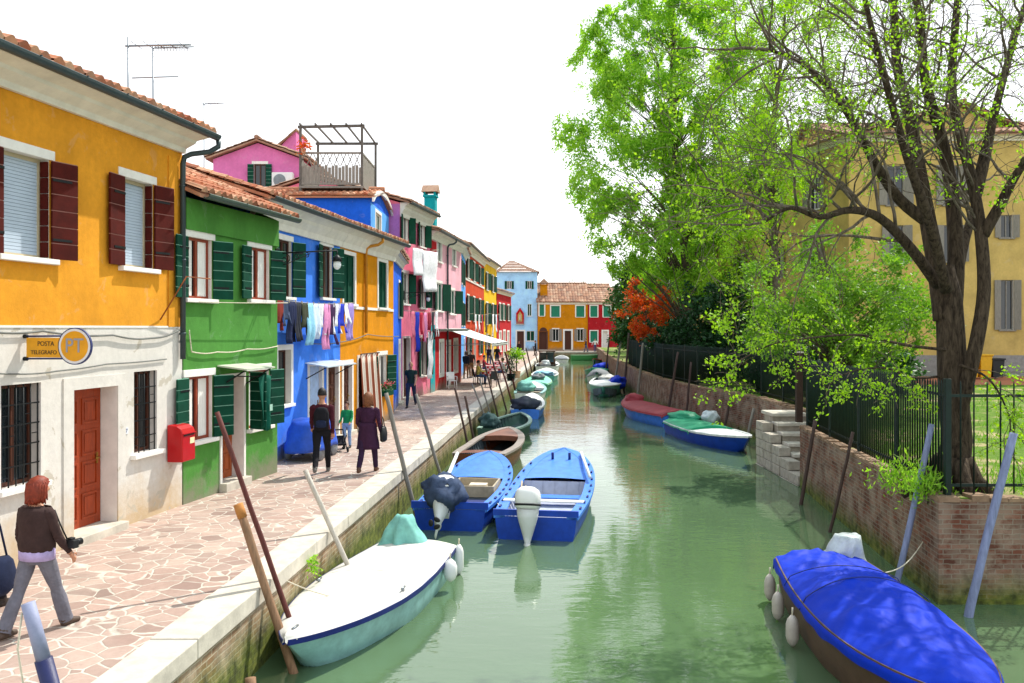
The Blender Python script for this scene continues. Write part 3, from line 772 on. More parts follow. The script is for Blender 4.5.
for u in (1.5, 4.2, 8.0): h13.window((u, u + 1.3, 4, 5.7), shut=M_shut_green, lod=1, surround=.14)
for u in (1.6, 7.8): h13.window((u, u + 1.5, .7, 2.7), lod=1, surround=.2, pane=M_trim)
h13.door((4.6, 6.2, .05, 2.8), M_trim, lod=1, surround=.2)
h13.finish(); h13.roof(ov=.4, mat=M_tile_old, pitchw=.4, row=.8, seg=4)
s12 = 121.0
def fx(px, y=s12): return (px - 512)/F*y
h14 = House('pale_blue_house', 'pale blue three storey house closing the view with a small wall shrine', (fx(497), s12), (fx(537.3), s12), 11.0, 9, P_sky, pitch=26)
def win14(x0, x1, y0, y1, **k):
    h14.window((fx(x0) - fx(497), fx(x1) - fx(497), CH - (y1 - HZ)/F*s12, CH - (y0 - HZ)/F*s12), lod=1, **k)
for a in ((507, 511.5, 281, 289), (527.5, 531.5, 281, 289)): win14(*a, shut=M_shut_green, ang=(6, 6), lintel=False, sill=False)
win14(527.5, 531.5, 304, 316, pane=M_shut_green, lintel=False); win14(526.5, 534.5, 331, 341, pane=M_shut_green, lintel=False)
h14.door((fx(517) - fx(497), fx(524) - fx(497), .05, 2.7), M_brownwood, lod=1, surround=.2)
h14.finish(rise=.01); q = MB(); L_ = h14.L; H_ = h14.H + .03; o_ = .35; a_ = [(-o_, -o_, H_), (L_ + o_, -o_, H_), (L_ + o_, 9 + o_, H_), (-o_, 9 + o_, H_), (L_*.3, 4.5, H_ + 1.9), (L_*.42, 4.5, H_ + 1.9)]
for k in range(14):          # hipped roof laid in courses
    t0, t1 = k/14, (k + 1)/14; ring = []
    for t in (t0, t1):
        p_ = [Vector(a_[i]).lerp(Vector(a_[j]), t) for i, j in ((0, 4), (1, 5), (2, 5), (3, 4))]; 
        if t == t0: p_ = [v + Vector((0, 0, .05)) for v in p_]
        ring.append(p_)
    for i in range(4):
        j = (i + 1) % 4; n_ = 24
        for c in range(n_): q.add([ring[0][i].lerp(ring[0][j], c/n_), ring[0][i].lerp(ring[0][j], (c + 1)/n_), ring[1][i].lerp(ring[1][j], (c + 1)/n_), ring[1][i].lerp(ring[1][j], c/n_)], [(0, 1, 2, 3)], 0, False, [(c + .5 + i*40, k + .5)])
q.add(a_[:4], [(3, 2, 1, 0)], 0); h14.rf = q.build('roof', [M_tile_old], h14.root)
h15 = House('ochre_house', 'long rusty ochre house facing the canal end with arched gate', (fx(537.6), s12 - .5), (fx(587.5), s12 - .5), 6.75, 9, P_rust, pitch=30)
def winw(hh, x0f, x0, x1, y0, y1, **k):
    hh.window((fx(x0) - fx(x0f), fx(x1) - fx(x0f), CH - (y1 - HZ)/F*s12, CH - (y0 - HZ)/F*s12), lod=1, **k)
M_teal = simple('teal_shutter_paint', srgb('0f7a5e'), .5, .15)
for a in ((539.5, 544, 304, 316), (551, 559.5, 306, 317), (576, 584, 306, 317)): winw(h15, 537.6, *a, pane=M_teal, frame=M_teal, surround=.16)
for a in ((552.5, 558.5, 329, 341), (577, 583, 329, 341)): winw(h15, 537.6, *a, shut=M_greywood, ang=(6, 6))
h15.door((fx(564.5) - fx(537.6), fx(571) - fx(537.6), .1, 2.75), M_brownwood, lod=1, surround=.25)
h15.door((fx(539.5) - fx(537.6), fx(547) - fx(537.6), .1, 2.6), M_brownwood, lod=1, surround=.12, smat=simple('dark_gate_trim', srgb('6a3a12')))
h15.finish(); h15.roof(ov=.35, ox=.2, mat=M_tile_old, pitchw=.4, row=.8, seg=4)
q = MB()
ax = (fx(543.2) - fx(537.6)); rad = (fx(547) - fx(539.5))/2
q.prism([(ax + rad*math.cos(a), -.03, 2.72 + rad*math.sin(a)) for a in [math.pi*k/12 for k in range(13)]], (0, .025, 0)); q.build('arch', [M_brownwood], h15.root)
chimney(h15.rf, .9, 1.6, 6.9, 9.2, 1.0, P_rust)
h16 = House('maroon_house', 'maroon red house at the far end beside the garden trees', (fx(587.7), s12 - .6), (fx(640), s12 - .6), 6.75, 9, P_maroon, pitch=24)
for a in ((590, 597, 306, 317), (603, 610, 306, 317), (590, 597, 331, 342)): winw(h16, 587.7, *a, pane=M_teal, frame=M_teal, surround=.14)
h16.door((fx(602.5) - fx(587.7), fx(607) - fx(587.7), .1, 2.7), M_trim, lod=1, surround=.2)
h16.finish(); h16.roof(ov=.35, ox=.2, mat=M_tile_old, pitchw=.4, row=.8, seg=4)
hbk = House('grey_house', 'distant house roof with chimneys seen over the ochre roof', (fx(583, 150), 150), (fx(612, 150), 150), 8.6, 10, simple('far_grey_wall', srgb('a08e6a')), pitch=24)
hbk.finish(); hbk.roof(ov=.3, mat=M_tile_old, pitchw=.5, row=1, seg=4, cornice=False)
# ---- big sand-coloured building in the garden
Pc = (18.0, 46.0)
hR = House('villa', 'large sand yellow villa behind the garden trees', (13.2, 65.0), Pc, 13.4, 14, P_sand, pitch=16, cat='building')
for u in (3.0, 7.5, 12.0, 16.0):
    for z in (2.2, 6.2, 9.9): hR.window((u, u + 1.0, z, z + 1.9), lod=1, lintel=False, frame=M_greywood, shut=M_greywood if z > 3 else None, ang=(8, 8))
hR.finish(); hR.roof(ov=.5, ox=.5, mat=M_tile_old, pitchw=.35, row=.7, seg=4)
hS = House('villa', 'front wing of the sand yellow villa with grey shutters above the yellow bins', (18.02, 45.98), (46, 45.2), 13.4, 13.9, P_sand, [(1.7, simple('grey_plinth', srgb('8c8a86'), .9, .2))], pitch=16, cat='building')
def winS(x0, x1, y0, y1):
    Yd = 45.8; hS.window(((x0 - 512)/F*Yd - 18.02, (x1 - 512)/F*Yd - 18.02, CH - (y1 - HZ)/F*Yd, CH - (y0 - HZ)/F*Yd), lod=1, lintel=False, frame=M_greywood, shut=M_greywood, ang=(8, 30), sill_mat=M_greywood)
for a in ((888, 905, 165, 205), (944, 960, 165, 205), (1000, 1012, 215, 238), (1000, 1013, 280, 330), (890, 905, 225, 262), (890, 905, 285, 330), (944, 960, 225, 262), (1050, 1065, 215, 240), (1050, 1065, 280, 330)): winS(*a)
hS.finish(); hS.roof(ov=.5, ox=.5, mat=M_tile_old, pitchw=.35, row=.7, seg=4)
# ------------------------------------------------------------------ boats
def bcol(n, h, rough=.35): return simple('boat_' + n, srgb(h), rough + .08, .22, 4, .12, 14, spec=.35)
B_white = bcol('white', 'dfe2de'); B_blue = bcol('blue', '0c3fa8'); B_navy = bcol('navy', '0b1f66'); B_sky = bcol('sky_blue', '3f7cd8'); B_teal = bcol('teal', '5fae9f'); B_ltteal = bcol('pale_teal', '86b3b2')
B_green = bcol('green', '1f7a4a'); B_mint = bcol('mint', '3aa982'); B_wood = simple('boat_varnish', srgb('6b3a22'), .4, .3, 5, .1, 30, stretch=(1, 6, 6)); B_grey = bcol('grey', '8a9296', .6); B_red = bcol('red', 'a02430'); B_dark = bcol('dark_green', '39564c'); B_brown = bcol('brown', '5a4434', .5)
B_inside = simple('boat_inside_grey', srgb('5f6a78'), .7, .25, 5, .2, 30)
T_blue = simple('blue_tarpaulin', srgb('0430b4'), .6, .14, 3, .3, 25, spec=.12); T_white = simple('white_tarpaulin', srgb('cac7c0'), .75, .1, 3, .25, 14, spec=.2); T_teal = simple('teal_tarpaulin', srgb('78b4aa'), .8, .2, 6, .5, 14, spec=.15)
T_red = simple('wine_tarpaulin', srgb('8c3038'), .7, .2, 5, .3, 25); T_green = simple('green_tarpaulin', srgb('128a62'), .55, .15, 5, .3, 25); T_grey = simple('grey_tarpaulin', srgb('6c7176'), .7, .2, 5, .3, 25); T_dark = simple('dark_tarpaulin', srgb('273040'), .7, .25, 6, .4, 25)
T_clear = simple('milky_plastic_sheet', srgb('b9c2c2'), .25, .2, 8, .5, 25, spec=.7)

class Boat:
    def __init__(s, label, stern, bow, beam, name='boat', zs=.45, zm=.42, zb=.75, tw=.75, p=2.2, hull=None, inside=None, rail=None, stripe=None, full=.62, cat='boat', raildw=.09, draft=.22, q=.8):
        s.q = q
        a = Vector((stern[0], stern[1], WL)); b = Vector((bow[0], bow[1], WL)); d = b - a
        s.L = d.length; s.B = beam; s.zs, s.zm, s.zb, s.tw, s.p = zs, zm, zb, tw, p
        s.root = thing(name, label, cat, a, math.atan2(d.y, d.x))
        s.hullm = hull or B_white; L = s.L; s.draft = draft
        N = 26; mb = MB(); rings = []
        for i in range(N + 1):
            t = i/N; b_ = s.half(t); z = s.sheer(t); zk = -draft + (draft + z*.35)*max(0, (t - .72)/.28)**2.2
            w = max(.012, b_); pts = []
            for (q, zz) in ((1.0, 0), (.985, .12), (.955, .42), (.90, .7), (.74, .93), (.4, .99), (0, 1)):
                x = L*t - (.10*L*.0 + .45*zz*max(0, (t - .8)/.2)*.9)
                pts.append(Vector((x, w*q*(1 - .55*zz*max(0, (t - .5)/.5)), z + (zk - z)*zz)))
            rings.append(pts + [Vector((v.x, -v.y, v.z)) for v in pts[-2::-1]])
        mb.loft(rings, 0, True, (False, False), closed=False)
        mb.add(rings[0], [tuple(range(len(rings[0])))], 0); mb.add(rings[-1], [tuple(range(len(rings[-1])))[::-1]], 0)
        if stripe:
            for sg in (1, -1):
                mb.grid(lambda u, v: Vector((L*u, sg*(max(.012, s.half(u))*(1.004 if v < .5 else .996) + .006), s.sheer(u) - .03 - .10*v)), 24, 1, 1)
        s.hull = mb.build('hull', [s.hullm] + ([stripe] if stripe else []), s.root)
        # rail
        r = MB(); w = raildw
        for sg in (1, -1):
            rr_ = []
            for i in range(N + 1):
                t = i/N; z = s.sheer(t); h = max(.014, s.half(t)); x = L*t
                hi = max(.004, h - w)
                rr_.append([Vector((x, sg*(h + .025), z - .045)), Vector((x, sg*(h + .025), z + .022)), Vector((x, sg*hi, z + .022)), Vector((x, sg*hi, z - .03))])
            r.loft(rr_, 0, False)
        s.rail = r.build('gunwale', [rail or s.hullm], s.root)
        s.inside = inside
        if inside:
            m = MB(); rings = []
            for i in range(N + 1):
                t = i/N*.97; h = max(.01, s.half(t) - .05); z = s.sheer(t) - .02; fl = .02 + .3*max(0, (t - .8)/.2)
                x = L*t + (.04 if i == 0 else 0)
                pts = [Vector((x, h, z)), Vector((x, h*.93, (z + fl)/2)), Vector((x, h*.82, fl)), Vector((x, 0, fl - .01))]
                rings.append(pts + [Vector((v.x, -v.y, v.z)) for v in pts[-2::-1]])
            m.loft(rings, 0, False, (False, False), closed=False); m.add(rings[0], [tuple(range(7))], 0)
            # ribs
            for i in range(2, 19):
                t = i/20; h = max(.02, s.half(t) - .06); z = s.sheer(t) - .03
                for sg in (1, -1): m.bar((L*t, sg*h*.99, z), (L*t, sg*h*.83, .04), .035, .03)
            m.build('interior', [inside], s.root)
    def half(s, t):
        B = s.B/2
        if t < .42: return B*(s.tw + (1 - s.tw)*math.sin(math.pi/2*t/.42))
        return B*max(0, 1 - ((t - .42)/.58)**s.p)**s.q
    def sheer(s, t):
        if t < .4: return s.zs + (s.zm - s.zs)*(t/.4)
        return s.zm + (s.zb - s.zm)*((t - .4)/.6)**2
    def deck(s, t0, t1, mat, name='foredeck', camber=.05, dz=.0, coam=True):
        m = MB(); n = 16
        m.grid(lambda u, v: Vector((s.L*(t0 + (t1 - t0)*u) , (max(.01, s.half(t0 + (t1 - t0)*u) - .04))*(2*v - 1), s.sheer(t0 + (t1 - t0)*u) + dz + camber*(1 - (2*v - 1)**2)*max(.2, s.half(t0 + (t1 - t0)*u)*2/s.B))), n, 8)
        if coam:
            t = t0 if t1 > t0 else t0; h = s.half(t) - .05; z = s.sheer(t)
            m.grid(lambda u, v: Vector((s.L*t - .002, h*(2*u - 1), z + camber*(1 - (2*u - 1)**2) + dz - (.001 if v < .5 else .16))), 8, 1, 0, False)
        return m.build(name, [mat], s.root)
    def bulkhead(s, t):
        h = s.half(t) - .06; z = s.sheer(t) - .04; m = MB(); n = 6
        for k in range(n): m.box(s.L*t - .03, s.L*t, -h + 2*h*k/n + .003, -h + 2*h*(k + 1)/n - .003, .04 + (.08 if k in (0, n - 1) else 0), z)
        return m.build('bulkhead', [simple('bulkhead_paint', srgb('c2c5d2'), .6, .12)], s.root)
    def thwart(s, t, mat, w=.22, z=.3, name='thwart'):
        h = s.half(t) - .05; return MB().box(s.L*t - w/2, s.L*t + w/2, -h, h, z - .03, z).build(name, [mat], s.root, bevel=.008)
    def cleats(s, n0=.12, n1=.8, n=8):
        for i in range(n):
            t = n0 + (n1 - n0)*i/(n - 1)
            for sg in (1, -1):
                h = s.half(t) - .045; MB().box(s.L*t - .09, s.L*t + .09, sg*h - .022, sg*h + .022, s.sheer(t) + .022, s.sheer(t) + .05).build('oarlock_block', [B_navy], s.root)
    def cover(s, mat, t0=.0, t1=1.0, hump=None, over=.05, skirt=.1, wr=.02, seed=1, name='cover', nu=60, nv=26):
        hump = hump or (lambda t: .08); m = MB()
        def fn(u, v):
            t = t0 + (t1 - t0)*u; h = max(.01, s.half(min(1, t))); z = s.sheer(t); k = 2*v - 1
            x = s.L*t; a = abs(k)
            if a > .86:
                e = (a - .86)/.14; y = math.copysign(h + over*min(1, e*2.5), k); z = z + .03 - skirt*e*(.8 + .4*mnoise.noise((x*2.2, seed, 3)))
            else:
                y = h*k/.86; z = z + .03 + hump(t)*(1 - (a/.86)**2.2)
                q = 1 - (a/.86)**4
                z += wr*(mnoise.noise((x*2.1, y*1.6 + seed, 1.7)) + .6*mnoise.noise((x*5, y*7 + x*3, seed)) + 1.1*(.35 - abs(mnoise.noise((x*1.7 + y*2.4, y*1.9 - x*1.1, seed + 4)))) + .5*(.3 - abs(mnoise.noise((x*4 - y*5, y*4, seed + 9)))))*q
            return Vector((x, y, z))
        m.grid(fn, nu, nv)
        # ends
        for (u, dx) in ((0, -.04), (1, .03)):
            m.grid(lambda a, b, u=u, dx=dx: fn(u, a) + (Vector((dx, 0, 0)) + Vector((0, 0, -skirt*1.0)))*b, nv, 2)
        o = m.build(name, [mat], s.root)
        return o
    def bundle(s, x, y, z, rx, ry, rz, mat, name='engine_cover', seed=0, rough=.25):
        m = MB(); n = 22; k = 14; rings = []
        for i in range(k + 1):
            th = -math.pi/2 + math.pi*i/k; ring = []
            for j in range(n):
                a = 2*math.pi*j/n; q = Vector((math.cos(th)*math.cos(a), math.cos(th)*math.sin(a), math.sin(th)))
                f = 1 + rough*(mnoise.noise(q*1.6 + Vector((seed, 0, 0))) + .5*mnoise.noise(q*4.5 + Vector((0, seed, 0))))
                ring.append(Vector((x + q.x*rx*f, y + q.y*ry*f, z + q.z*rz*f)))
            rings.append(ring)
        m.loft(rings, 0, True); return m.build(name, [mat], s.root)
    def drape(s, x, y, z, h, rb, rt, mat, name='engine_cover'):
        m = MB(); R2 = []; n = 36
        for i in range(15):
            v = i/14; r = rt + (rb - rt)*(1 - v)**.75; ring = []
            for j in range(n):
                a = 2*math.pi*j/n; f = 1 + (.16*(1 - v) + .05)*math.sin(a*5 + v*2.5 + 1.3*math.sin(a*2)) + .22*mnoise.noise((math.cos(a)*1.3, math.sin(a)*1.3, v*2.2))
                ring.append(Vector((x + r*f*math.cos(a) + .10*v*v, y + r*f*math.sin(a) + .12*v, z + h*v + (.05*math.sin(a*3 + 1) if 0 < i < 14 else 0))))
            R2.append(ring)
        m.loft(R2, 0, True, (False, True)); return m.build(name, [mat], s.root)
    def rod(s, a, b, r, mat, name='oar', n=8):
        return MB().tube([a, b], r, n).build(name, [mat], s.root)
    def motor(s, y=0, cowl=None, tilt=0, cover=None):
        """outboard at the transom: cowl, midsection, clamp, lower unit"""
        M = Matrix.Translation((-.12, y, s.zs + .1)) @ Matrix.Rotation(R(tilt), 4, 'Y')
        cl = cowl or M_plastic_white
        mid = MB(); mid.loft([[M @ Vector((cx + a*math.cos(q)*.5, b*math.sin(q)*.5, z)) for q in [2*math.pi*k/12 for k in range(12)]] for (cx, a, b, z) in ((-.14, .52, .44, .1), (-.15, .48, .40, -.06), (-.15, .40, .31, -.22), (-.14, .30, .2, -.40), (-.13, .22, .11, -.55), (-.14, .36, .14, -.58), (-.14, .34, .04, -.63), (-.12, .16, .05, -.66), (-.12, .12, .03, -.9))])
        mid.box(-.03, .14, -.13, .13, -.22, -.02, 0, M); mid.box(-.14, .05, -.05, .05, -.3, .02, 0, M)
        o = mid.build('outboard_motor', [simple('motor_leg', srgb('cfd3d2'), .4, .05)], s.root)
        c = MB()
        prof = [(-.14, .46, .38, .08), (-.14, .58, .48, .12), (-.14, .60, .50, .27), (-.14, .57, .48, .38), (-.13, .50, .42, .45), (-.12, .34, .28, .49)]
        rings = []
        for (cx, a, b, z) in prof:
            rg = []
            for k in range(20):
                q = 2*math.pi*k/20; cs = math.copysign(abs(math.cos(q))**.7, math.cos(q)); sn = math.copysign(abs(math.sin(q))**.7, math.sin(q))
                rg.append(M @ Vector((cx + a*cs*.5, b*sn*.5, z + .04*cs*(-1))))
            rings.append(rg)
        c.loft(rings, 0, True); c.build('cowl', [cl], o)
        bd = MB()
        rg2 = []
        for zz in (.145, .185): 
            rg = []
            for k in range(20):
                q = 2*math.pi*k/20; cs = math.copysign(abs(math.cos(q))**.7, math.cos(q)); sn = math.copysign(abs(math.sin(q))**.7, math.sin(q))
                rg.append(M @ Vector((-.14 + .61*cs*.5, .51*sn*.5, zz + .04*cs*(-1))))
            rg2.append(rg)
        bd.loft(rg2, 0, True); bd.build('cowl_stripe', [M_rubber], o)
        pr = MB(); pc = M @ Vector((-.36, 0, -.75))
        for k in range(3):
            a = 2*math.pi*k/3; e = Vector((0, math.cos(a), math.sin(a)))
            pr.ell(pc + e*.08, .02, .05, .07, 0, 8, 6, Matrix.Rotation(a, 3, 'X'))
        pr.build('propeller', [M_rubber], o)
        return o
def fender(p, label, r=.09, h=.42, mat=None, group=None):
    t = thing('fender', label, 'fender', p, 0, group); m = MB()
    m.loft([[Vector((q*math.cos(a), q*math.sin(a), z)) for a in [2*math.pi*k/14 for k in range(14)]] for (q, z) in ((.02, -h), (r*.75, -h + .05), (r, -h + .12), (r, -.12), (r*.75, -.05), (.025, 0))])
    m.build('buoy', [mat or M_plastic_white], t); MB().tube([(0, 0, -.01), (.0, .0, .05), (.0, .0, .10)], .012, 6).build('rope', [M_rope], t)
    return t

# white covered boat nearest on the left
b = Boat('small white covered boat moored nearest the quay, bow towards us', (-1.6, 14.75), (-2.62, 9.95), 1.58, hull=B_ltteal, rail=B_navy, zs=.43, zm=.43, zb=.52, tw=.84, p=2.0, draft=.2)
b.cover(T_white, hump=lambda t: .06 + .05*math.exp(-((t - .35)/.3)**2), over=.02, skirt=.03, wr=.008)
q = MB()
for t in (.42,): q.grid(lambda u, v: Vector((b.L*(t + .004*v), (b.half(t) - .02)*(2*u - 1), b.sheer(t) + .037 + .108*(1 - abs(2*u - 1)**2.2))), 16, 1)
q.build('cover_seam', [M_seam], b.root)
for (t, y) in ((.95, .0), (.55, .66), (.52, -.66)):
    q = MB(); q.tube([(b.L*t - .07, y, b.sheer(t) + .1), (b.L*t + .07, y, b.sheer(t) + .1)], .016, 8); q.tube([(b.L*t, y, b.sheer(t) + .02), (b.L*t, y, b.sheer(t) + .1)], .02, 8); q.build('cleat', [M_chrome], b.root)
b.drape(.12, -.30, .45, .52, .42, .10, T_teal)
nb = b
for (x, y, l) in ((1.0, nb.half(1.0/nb.L) + .1, 'plump white fender hanging at the white boat stern quarter'), (.1, nb.half(.02) + .07, 'slim white fender at the white boat transom corner')):
    w = nb.root.matrix_basis if False else Matrix.Translation(nb.root.location) @ nb.root.rotation_euler.to_matrix().to_4x4()
    fender(w @ Vector((x, y, .5)), l, r=.11 if x > .5 else .08, h=.36 if x > .5 else .5)
# two blue open boats
b = Boat('blue open boat with wooden crate and long oar, its motor wrapped in dark cloth', (-1.28, 17.6), (-.6, 23.0), 1.72, hull=B_blue, inside=B_inside, rail=B_sky, zs=.44, zm=.42, zb=.85, tw=.86, p=3.2, q=.62, raildw=.2)
b.deck(.62, .995, B_sky, coam=False); b.bulkhead(.625); b.cleats(); b.thwart(.24, B_navy, z=.36); b.motor(.1, tilt=52); b.bundle(.02, .12, .78, .50, .42, .36, simple('denim_cover', srgb('3d4a63'), .85, .3, 6, .6, 14, spec=.15), seed=5, rough=.42)
b.rod((.1, .2, .75), (4.1, .62, .98), .045, B_white)
MB().bar((.02, -.8, .52), (.02, .8, .52), .06, .14).build('transom_board', [B_blue], b.root)
wb = Matrix.Translation(b.root.location) @ b.root.rotation_euler.to_matrix().to_4x4()
cr = thing('wooden_crate', 'shallow pale wooden crate lying in the blue open boat', 'crate', wb @ Vector((2.55, -.12, .0)), b.root.rotation_euler.z)
q = MB(); q.box(-.55, .55, -.5, .5, .3, .34); q.box(-.55, .55, -.5, -.46, .34, .55); q.box(-.55, .55, .46, .5, .34, .55); q.box(-.55, -.51, -.46, .46, .34, .55); q.box(.51, .55, -.46, .46, .34, .55)
q.build('tray', [M_ropewood], cr); q = MB()
for (x, y) in ((-.5, -.4), (.5, -.4), (.5, .4), (-.5, .4)): q.box(x - .04, x + .04, y - .04, y + .04, .01, .3)
q.build('leg', [M_ropewood], cr)
MB().box(-.1, .2, -.25, .15, .341, .5).build('partition', [simple('crate_inside', srgb('cfc3ae'))], cr)
b = Boat('blue open boat with a white outboard motor at its stern', (.46, 16.8), (1.42, 23.4), 1.9, hull=B_blue, inside=simple('boat_inside_lilac', srgb('a6acbe'), .7, .2, 5, .2, 30), rail=B_sky, zs=.46, zm=.44, zb=.88, tw=.85, p=3.2, q=.62, raildw=.2)
b.deck(.6, .995, B_sky, coam=False); b.bulkhead(.605); b.cleats(); b.thwart(.22, B_white, z=.5); b.thwart(.5, B_sky, .4, .22); b.motor(.12, tilt=6)
b.rod((3.7, -.86, .62), (6.1, -.5, .85), .04, B_white); b.rod((1.2, .5, .2), (3.6, .75, .5), .022, M_ropewood); b.rod((1.3, .38, .2), (3.3, .62, .45), .018, M_ropewood)
MB().bar((.02, -.84, .53), (.02, .84, .53), .06, .12).build('transom_board', [B_blue], b.root)
for y in (.22, -.22): MB().tube([(5.7, y, .68), (5.7, y, .9)], .035, 8).build('bollard', [B_navy], b.root)
# wooden boat, dark green boat
b = Boat('brown varnished wooden open boat with grey rim moored behind the blue pair', (-.95, 24.2), (-.1, 30.4), 1.7, hull=B_wood, inside=simple('boat_bilge', srgb('4a545a'), .5, .3, 4, .2, 20), rail=simple('grey_wood_rim', srgb('8a8078'), .7, .2), zs=.6, zm=.5, zb=.65, tw=.86, p=2.8, raildw=.2)
b.deck(.7, .99, simple('varnish_deck', srgb('7a4a34'), .5, .2)); b.deck(.12, .0, B_wood, 'stern_deck', coam=False)
b = Boat('dark green open boat with pale rim and a dark bundle in it', (-.55, 31.2), (.35, 36.2), 1.7, hull=B_dark, inside=simple('boat_bilge_green', srgb('3d5250'), .6, .3), rail=simple('pale_green_rim', srgb('7f9a8c'), .6, .2), zs=.5, zm=.45, zb=.6, tw=.85, raildw=.13)
b.bundle(1.2, .55, .62, .5, .35, .3, simple('green_grey_net', srgb('2f4a4a'), .9, .4), 'net_bundle', 8, .45)
# farther left row, each its own
def far_left(label, px0, px1, pyw, L, hull, rail, zb=.7, **k):
    y0 = F*(CH - WL)/(pyw - HZ); xc = ((px0 + px1)/2 - 512)/F*y0; w = (px1 - px0)/F*y0
    return Boat(label, (xc, y0), (xc + .075*L, y0 + L), min(2.5, w*.95), hull=hull, rail=rail, zb=zb, **k)
b = far_left('light blue motor boat with a dark cloth bundle over its stern', 507, 543, 419, 6.4, B_sky, B_white, inside=B_inside, tw=.85, raildw=.16)
b.deck(.6, .99, B_white); b.bundle(.7, .1, .62, .8, .62, .34, T_dark, seed=11, rough=.4); b.bundle(1.9, -.4, .5, .4, .3, .25, T_grey, 'canvas', 4)
b = far_left('white boat with turquoise tarpaulin heap and planks', 511, 545, 401, 7.5, B_white, B_ltteal, inside=B_inside, tw=.85, raildw=.14)
b.deck(.55, .99, B_white); b.bundle(2.0, .2, .66, .75, .55, .36, T_teal, seed=15, rough=.4); b.thwart(.2, M_ropewood, .5, .42)
b = far_left('mint green covered boat with a grey net heap on top', 519, 551, 391, 7.5, B_mint, B_red, tw=.8)
b.cover(simple('mint_tarpaulin', srgb('6fc9a6'), .6, .1, 4, .2), hump=lambda t: .12, skirt=.1, wr=.03, seed=4, nu=30, nv=14); b.bundle(3.2, -.1, .72, .7, .5, .25, T_grey, 'net_bundle', 21, .5)
b = far_left('turquoise and white boat moored before the white cabin boat', 529, 558, 381.5, 8, B_teal, B_white, tw=.8, inside=B_inside)
b.deck(.5, .99, B_white); b.bundle(1.6, 0, .55, .9, .7, .25, simple('pale_blue_tarpaulin', srgb('7fb6cf'), .6, .2), 'cover', 17, .4)
b = far_left('white cabin boat with brown framed windscreen', 533, 559, 374, 9, B_white, B_white, tw=.85, zs=.7, zm=.7, zb=1.0, inside=B_inside)
q = MB()
for y in (-.7, 0, .7): q.bar((2.0, y, .6), (2.2, y*.95, 2.0), .1, .1)
q.bar((2.2, -.75, 2.0), (2.2, .75, 2.0), .12, .12); q.box(2.1, 4.6, -.78, .78, 1.95, 2.05); q.box(3.6, 4.6, -.75, .75, .7, 1.2)
q.build('cabin', [B_brown], b.root); MB().box(2.1, 2.13, -.64, .64, 1.0, 1.9).build('windscreen', [M_glass], b.root); b.deck(.55, .99, B_white)
b.bundle(1.0, .1, .85, .5, .5, .35, T_clear, seed=23)
b = far_left('low white boat with grey cover moored near the canal end', 553, 569, 362.5, 6, B_white, B_white, tw=.8); b.cover(T_grey, .0, .6, hump=lambda t: .25*math.sin(math.pi*min(1, t/.6)), nu=24, nv=12)
b = far_left('small dark boat with light cover beside the far quay', 548, 560, 358.6, 5, B_dark, B_white, tw=.8); b.cover(T_white, .1, .9, hump=lambda t: .2, nu=24, nv=12)
y0 = 110.0
b = Boat('long green boat lying across the far end of the canal', (fx(571, y0), y0), (fx(606, y0), y0 + .3), 1.9, hull=bcol('moss', '3f8a4a'), rail=bcol('pale_moss', '9cc79a'), inside=B_inside, zs=.7, zm=.7, zb=.95, tw=.5)
# right row
b = Boat('dark red and white boat under the trees at the far right end', (fx(611, 100), 100), (fx(594, 94), 94), 1.8, hull=B_green, rail=B_red, inside=B_inside, zs=.7, zb=.8)
b.bundle(1.2, 0, .8, .8, .6, .35, B_red, 'cover', 6, .3); b.deck(.6, .98, B_white)
b = Boat('green covered boat third from the far right end', (8.15, 79.5), (6.6, 71.5), 1.9, hull=B_mint, rail=B_mint, tw=.8); b.cover(T_green, hump=lambda t: .1, seed=5, nu=30, nv=14); b.bundle(.8, .3, .6, 1.0, .8, .35, T_blue, 'tarpaulin', 31, .35)
b = Boat('boat with a rounded grey cover behind the white and blue one', (7.1, 69.0), (6.2, 63.0), 1.85, hull=B_white, rail=B_grey, tw=.8); b.cover(T_grey, .0, .97, hump=lambda t: .55*math.sin(math.pi*(.12 + .8*t))**.8, seed=9, wr=.05, nu=30, nv=16)
b = Boat('white boat with blue tarpaulin hanging over its teal hull', (6.75, 60.5), (5.35, 50.5), 2.1, hull=B_teal, rail=B_white, zs=.65, zm=.62, tw=.85, inside=B_inside)
b.deck(.35, .99, B_white, camber=.12); b.bundle(4.6, .75, .6, 1.7, .55, .5, T_blue, 'tarpaulin', 41, .35); b.bundle(1.2, 0, .65, .9, .6, .3, T_white, seed=44)
b = Boat('blue boat with wine red cover moored along the garden wall', (6.95, 36.0), (5.6, 42.4), 1.9, hull=B_sky, rail=B_red, tw=.75, zs=.5, zm=.48, zb=.65); b.cover(T_red, .0, .99, hump=lambda t: .16, seed=14, wr=.03, nu=36, nv=16)
b.bundle(5.3, .0, .72, .5, .45, .32, T_red, 'red_heap', 51, .3)
b = Boat('blue hulled boat with green cover and white foredeck by the stone stairs', (6.7, 34.2), (7.75, 28.1), 1.75, hull=B_blue, rail=B_white, tw=.8, zs=.45, zm=.45, zb=.6)
b.cover(T_green, .0, .5, hump=lambda t: .12, seed=19, wr=.03, nu=26, nv=14); b.deck(.48, .99, B_white, camber=.06)
b.bundle(-.1, .2, .62, .8, .6, .22, T_green, seed=52); b.bundle(.6, 1.0, .62, .4, .35, .3, T_clear, 'plastic_sheet', 53)
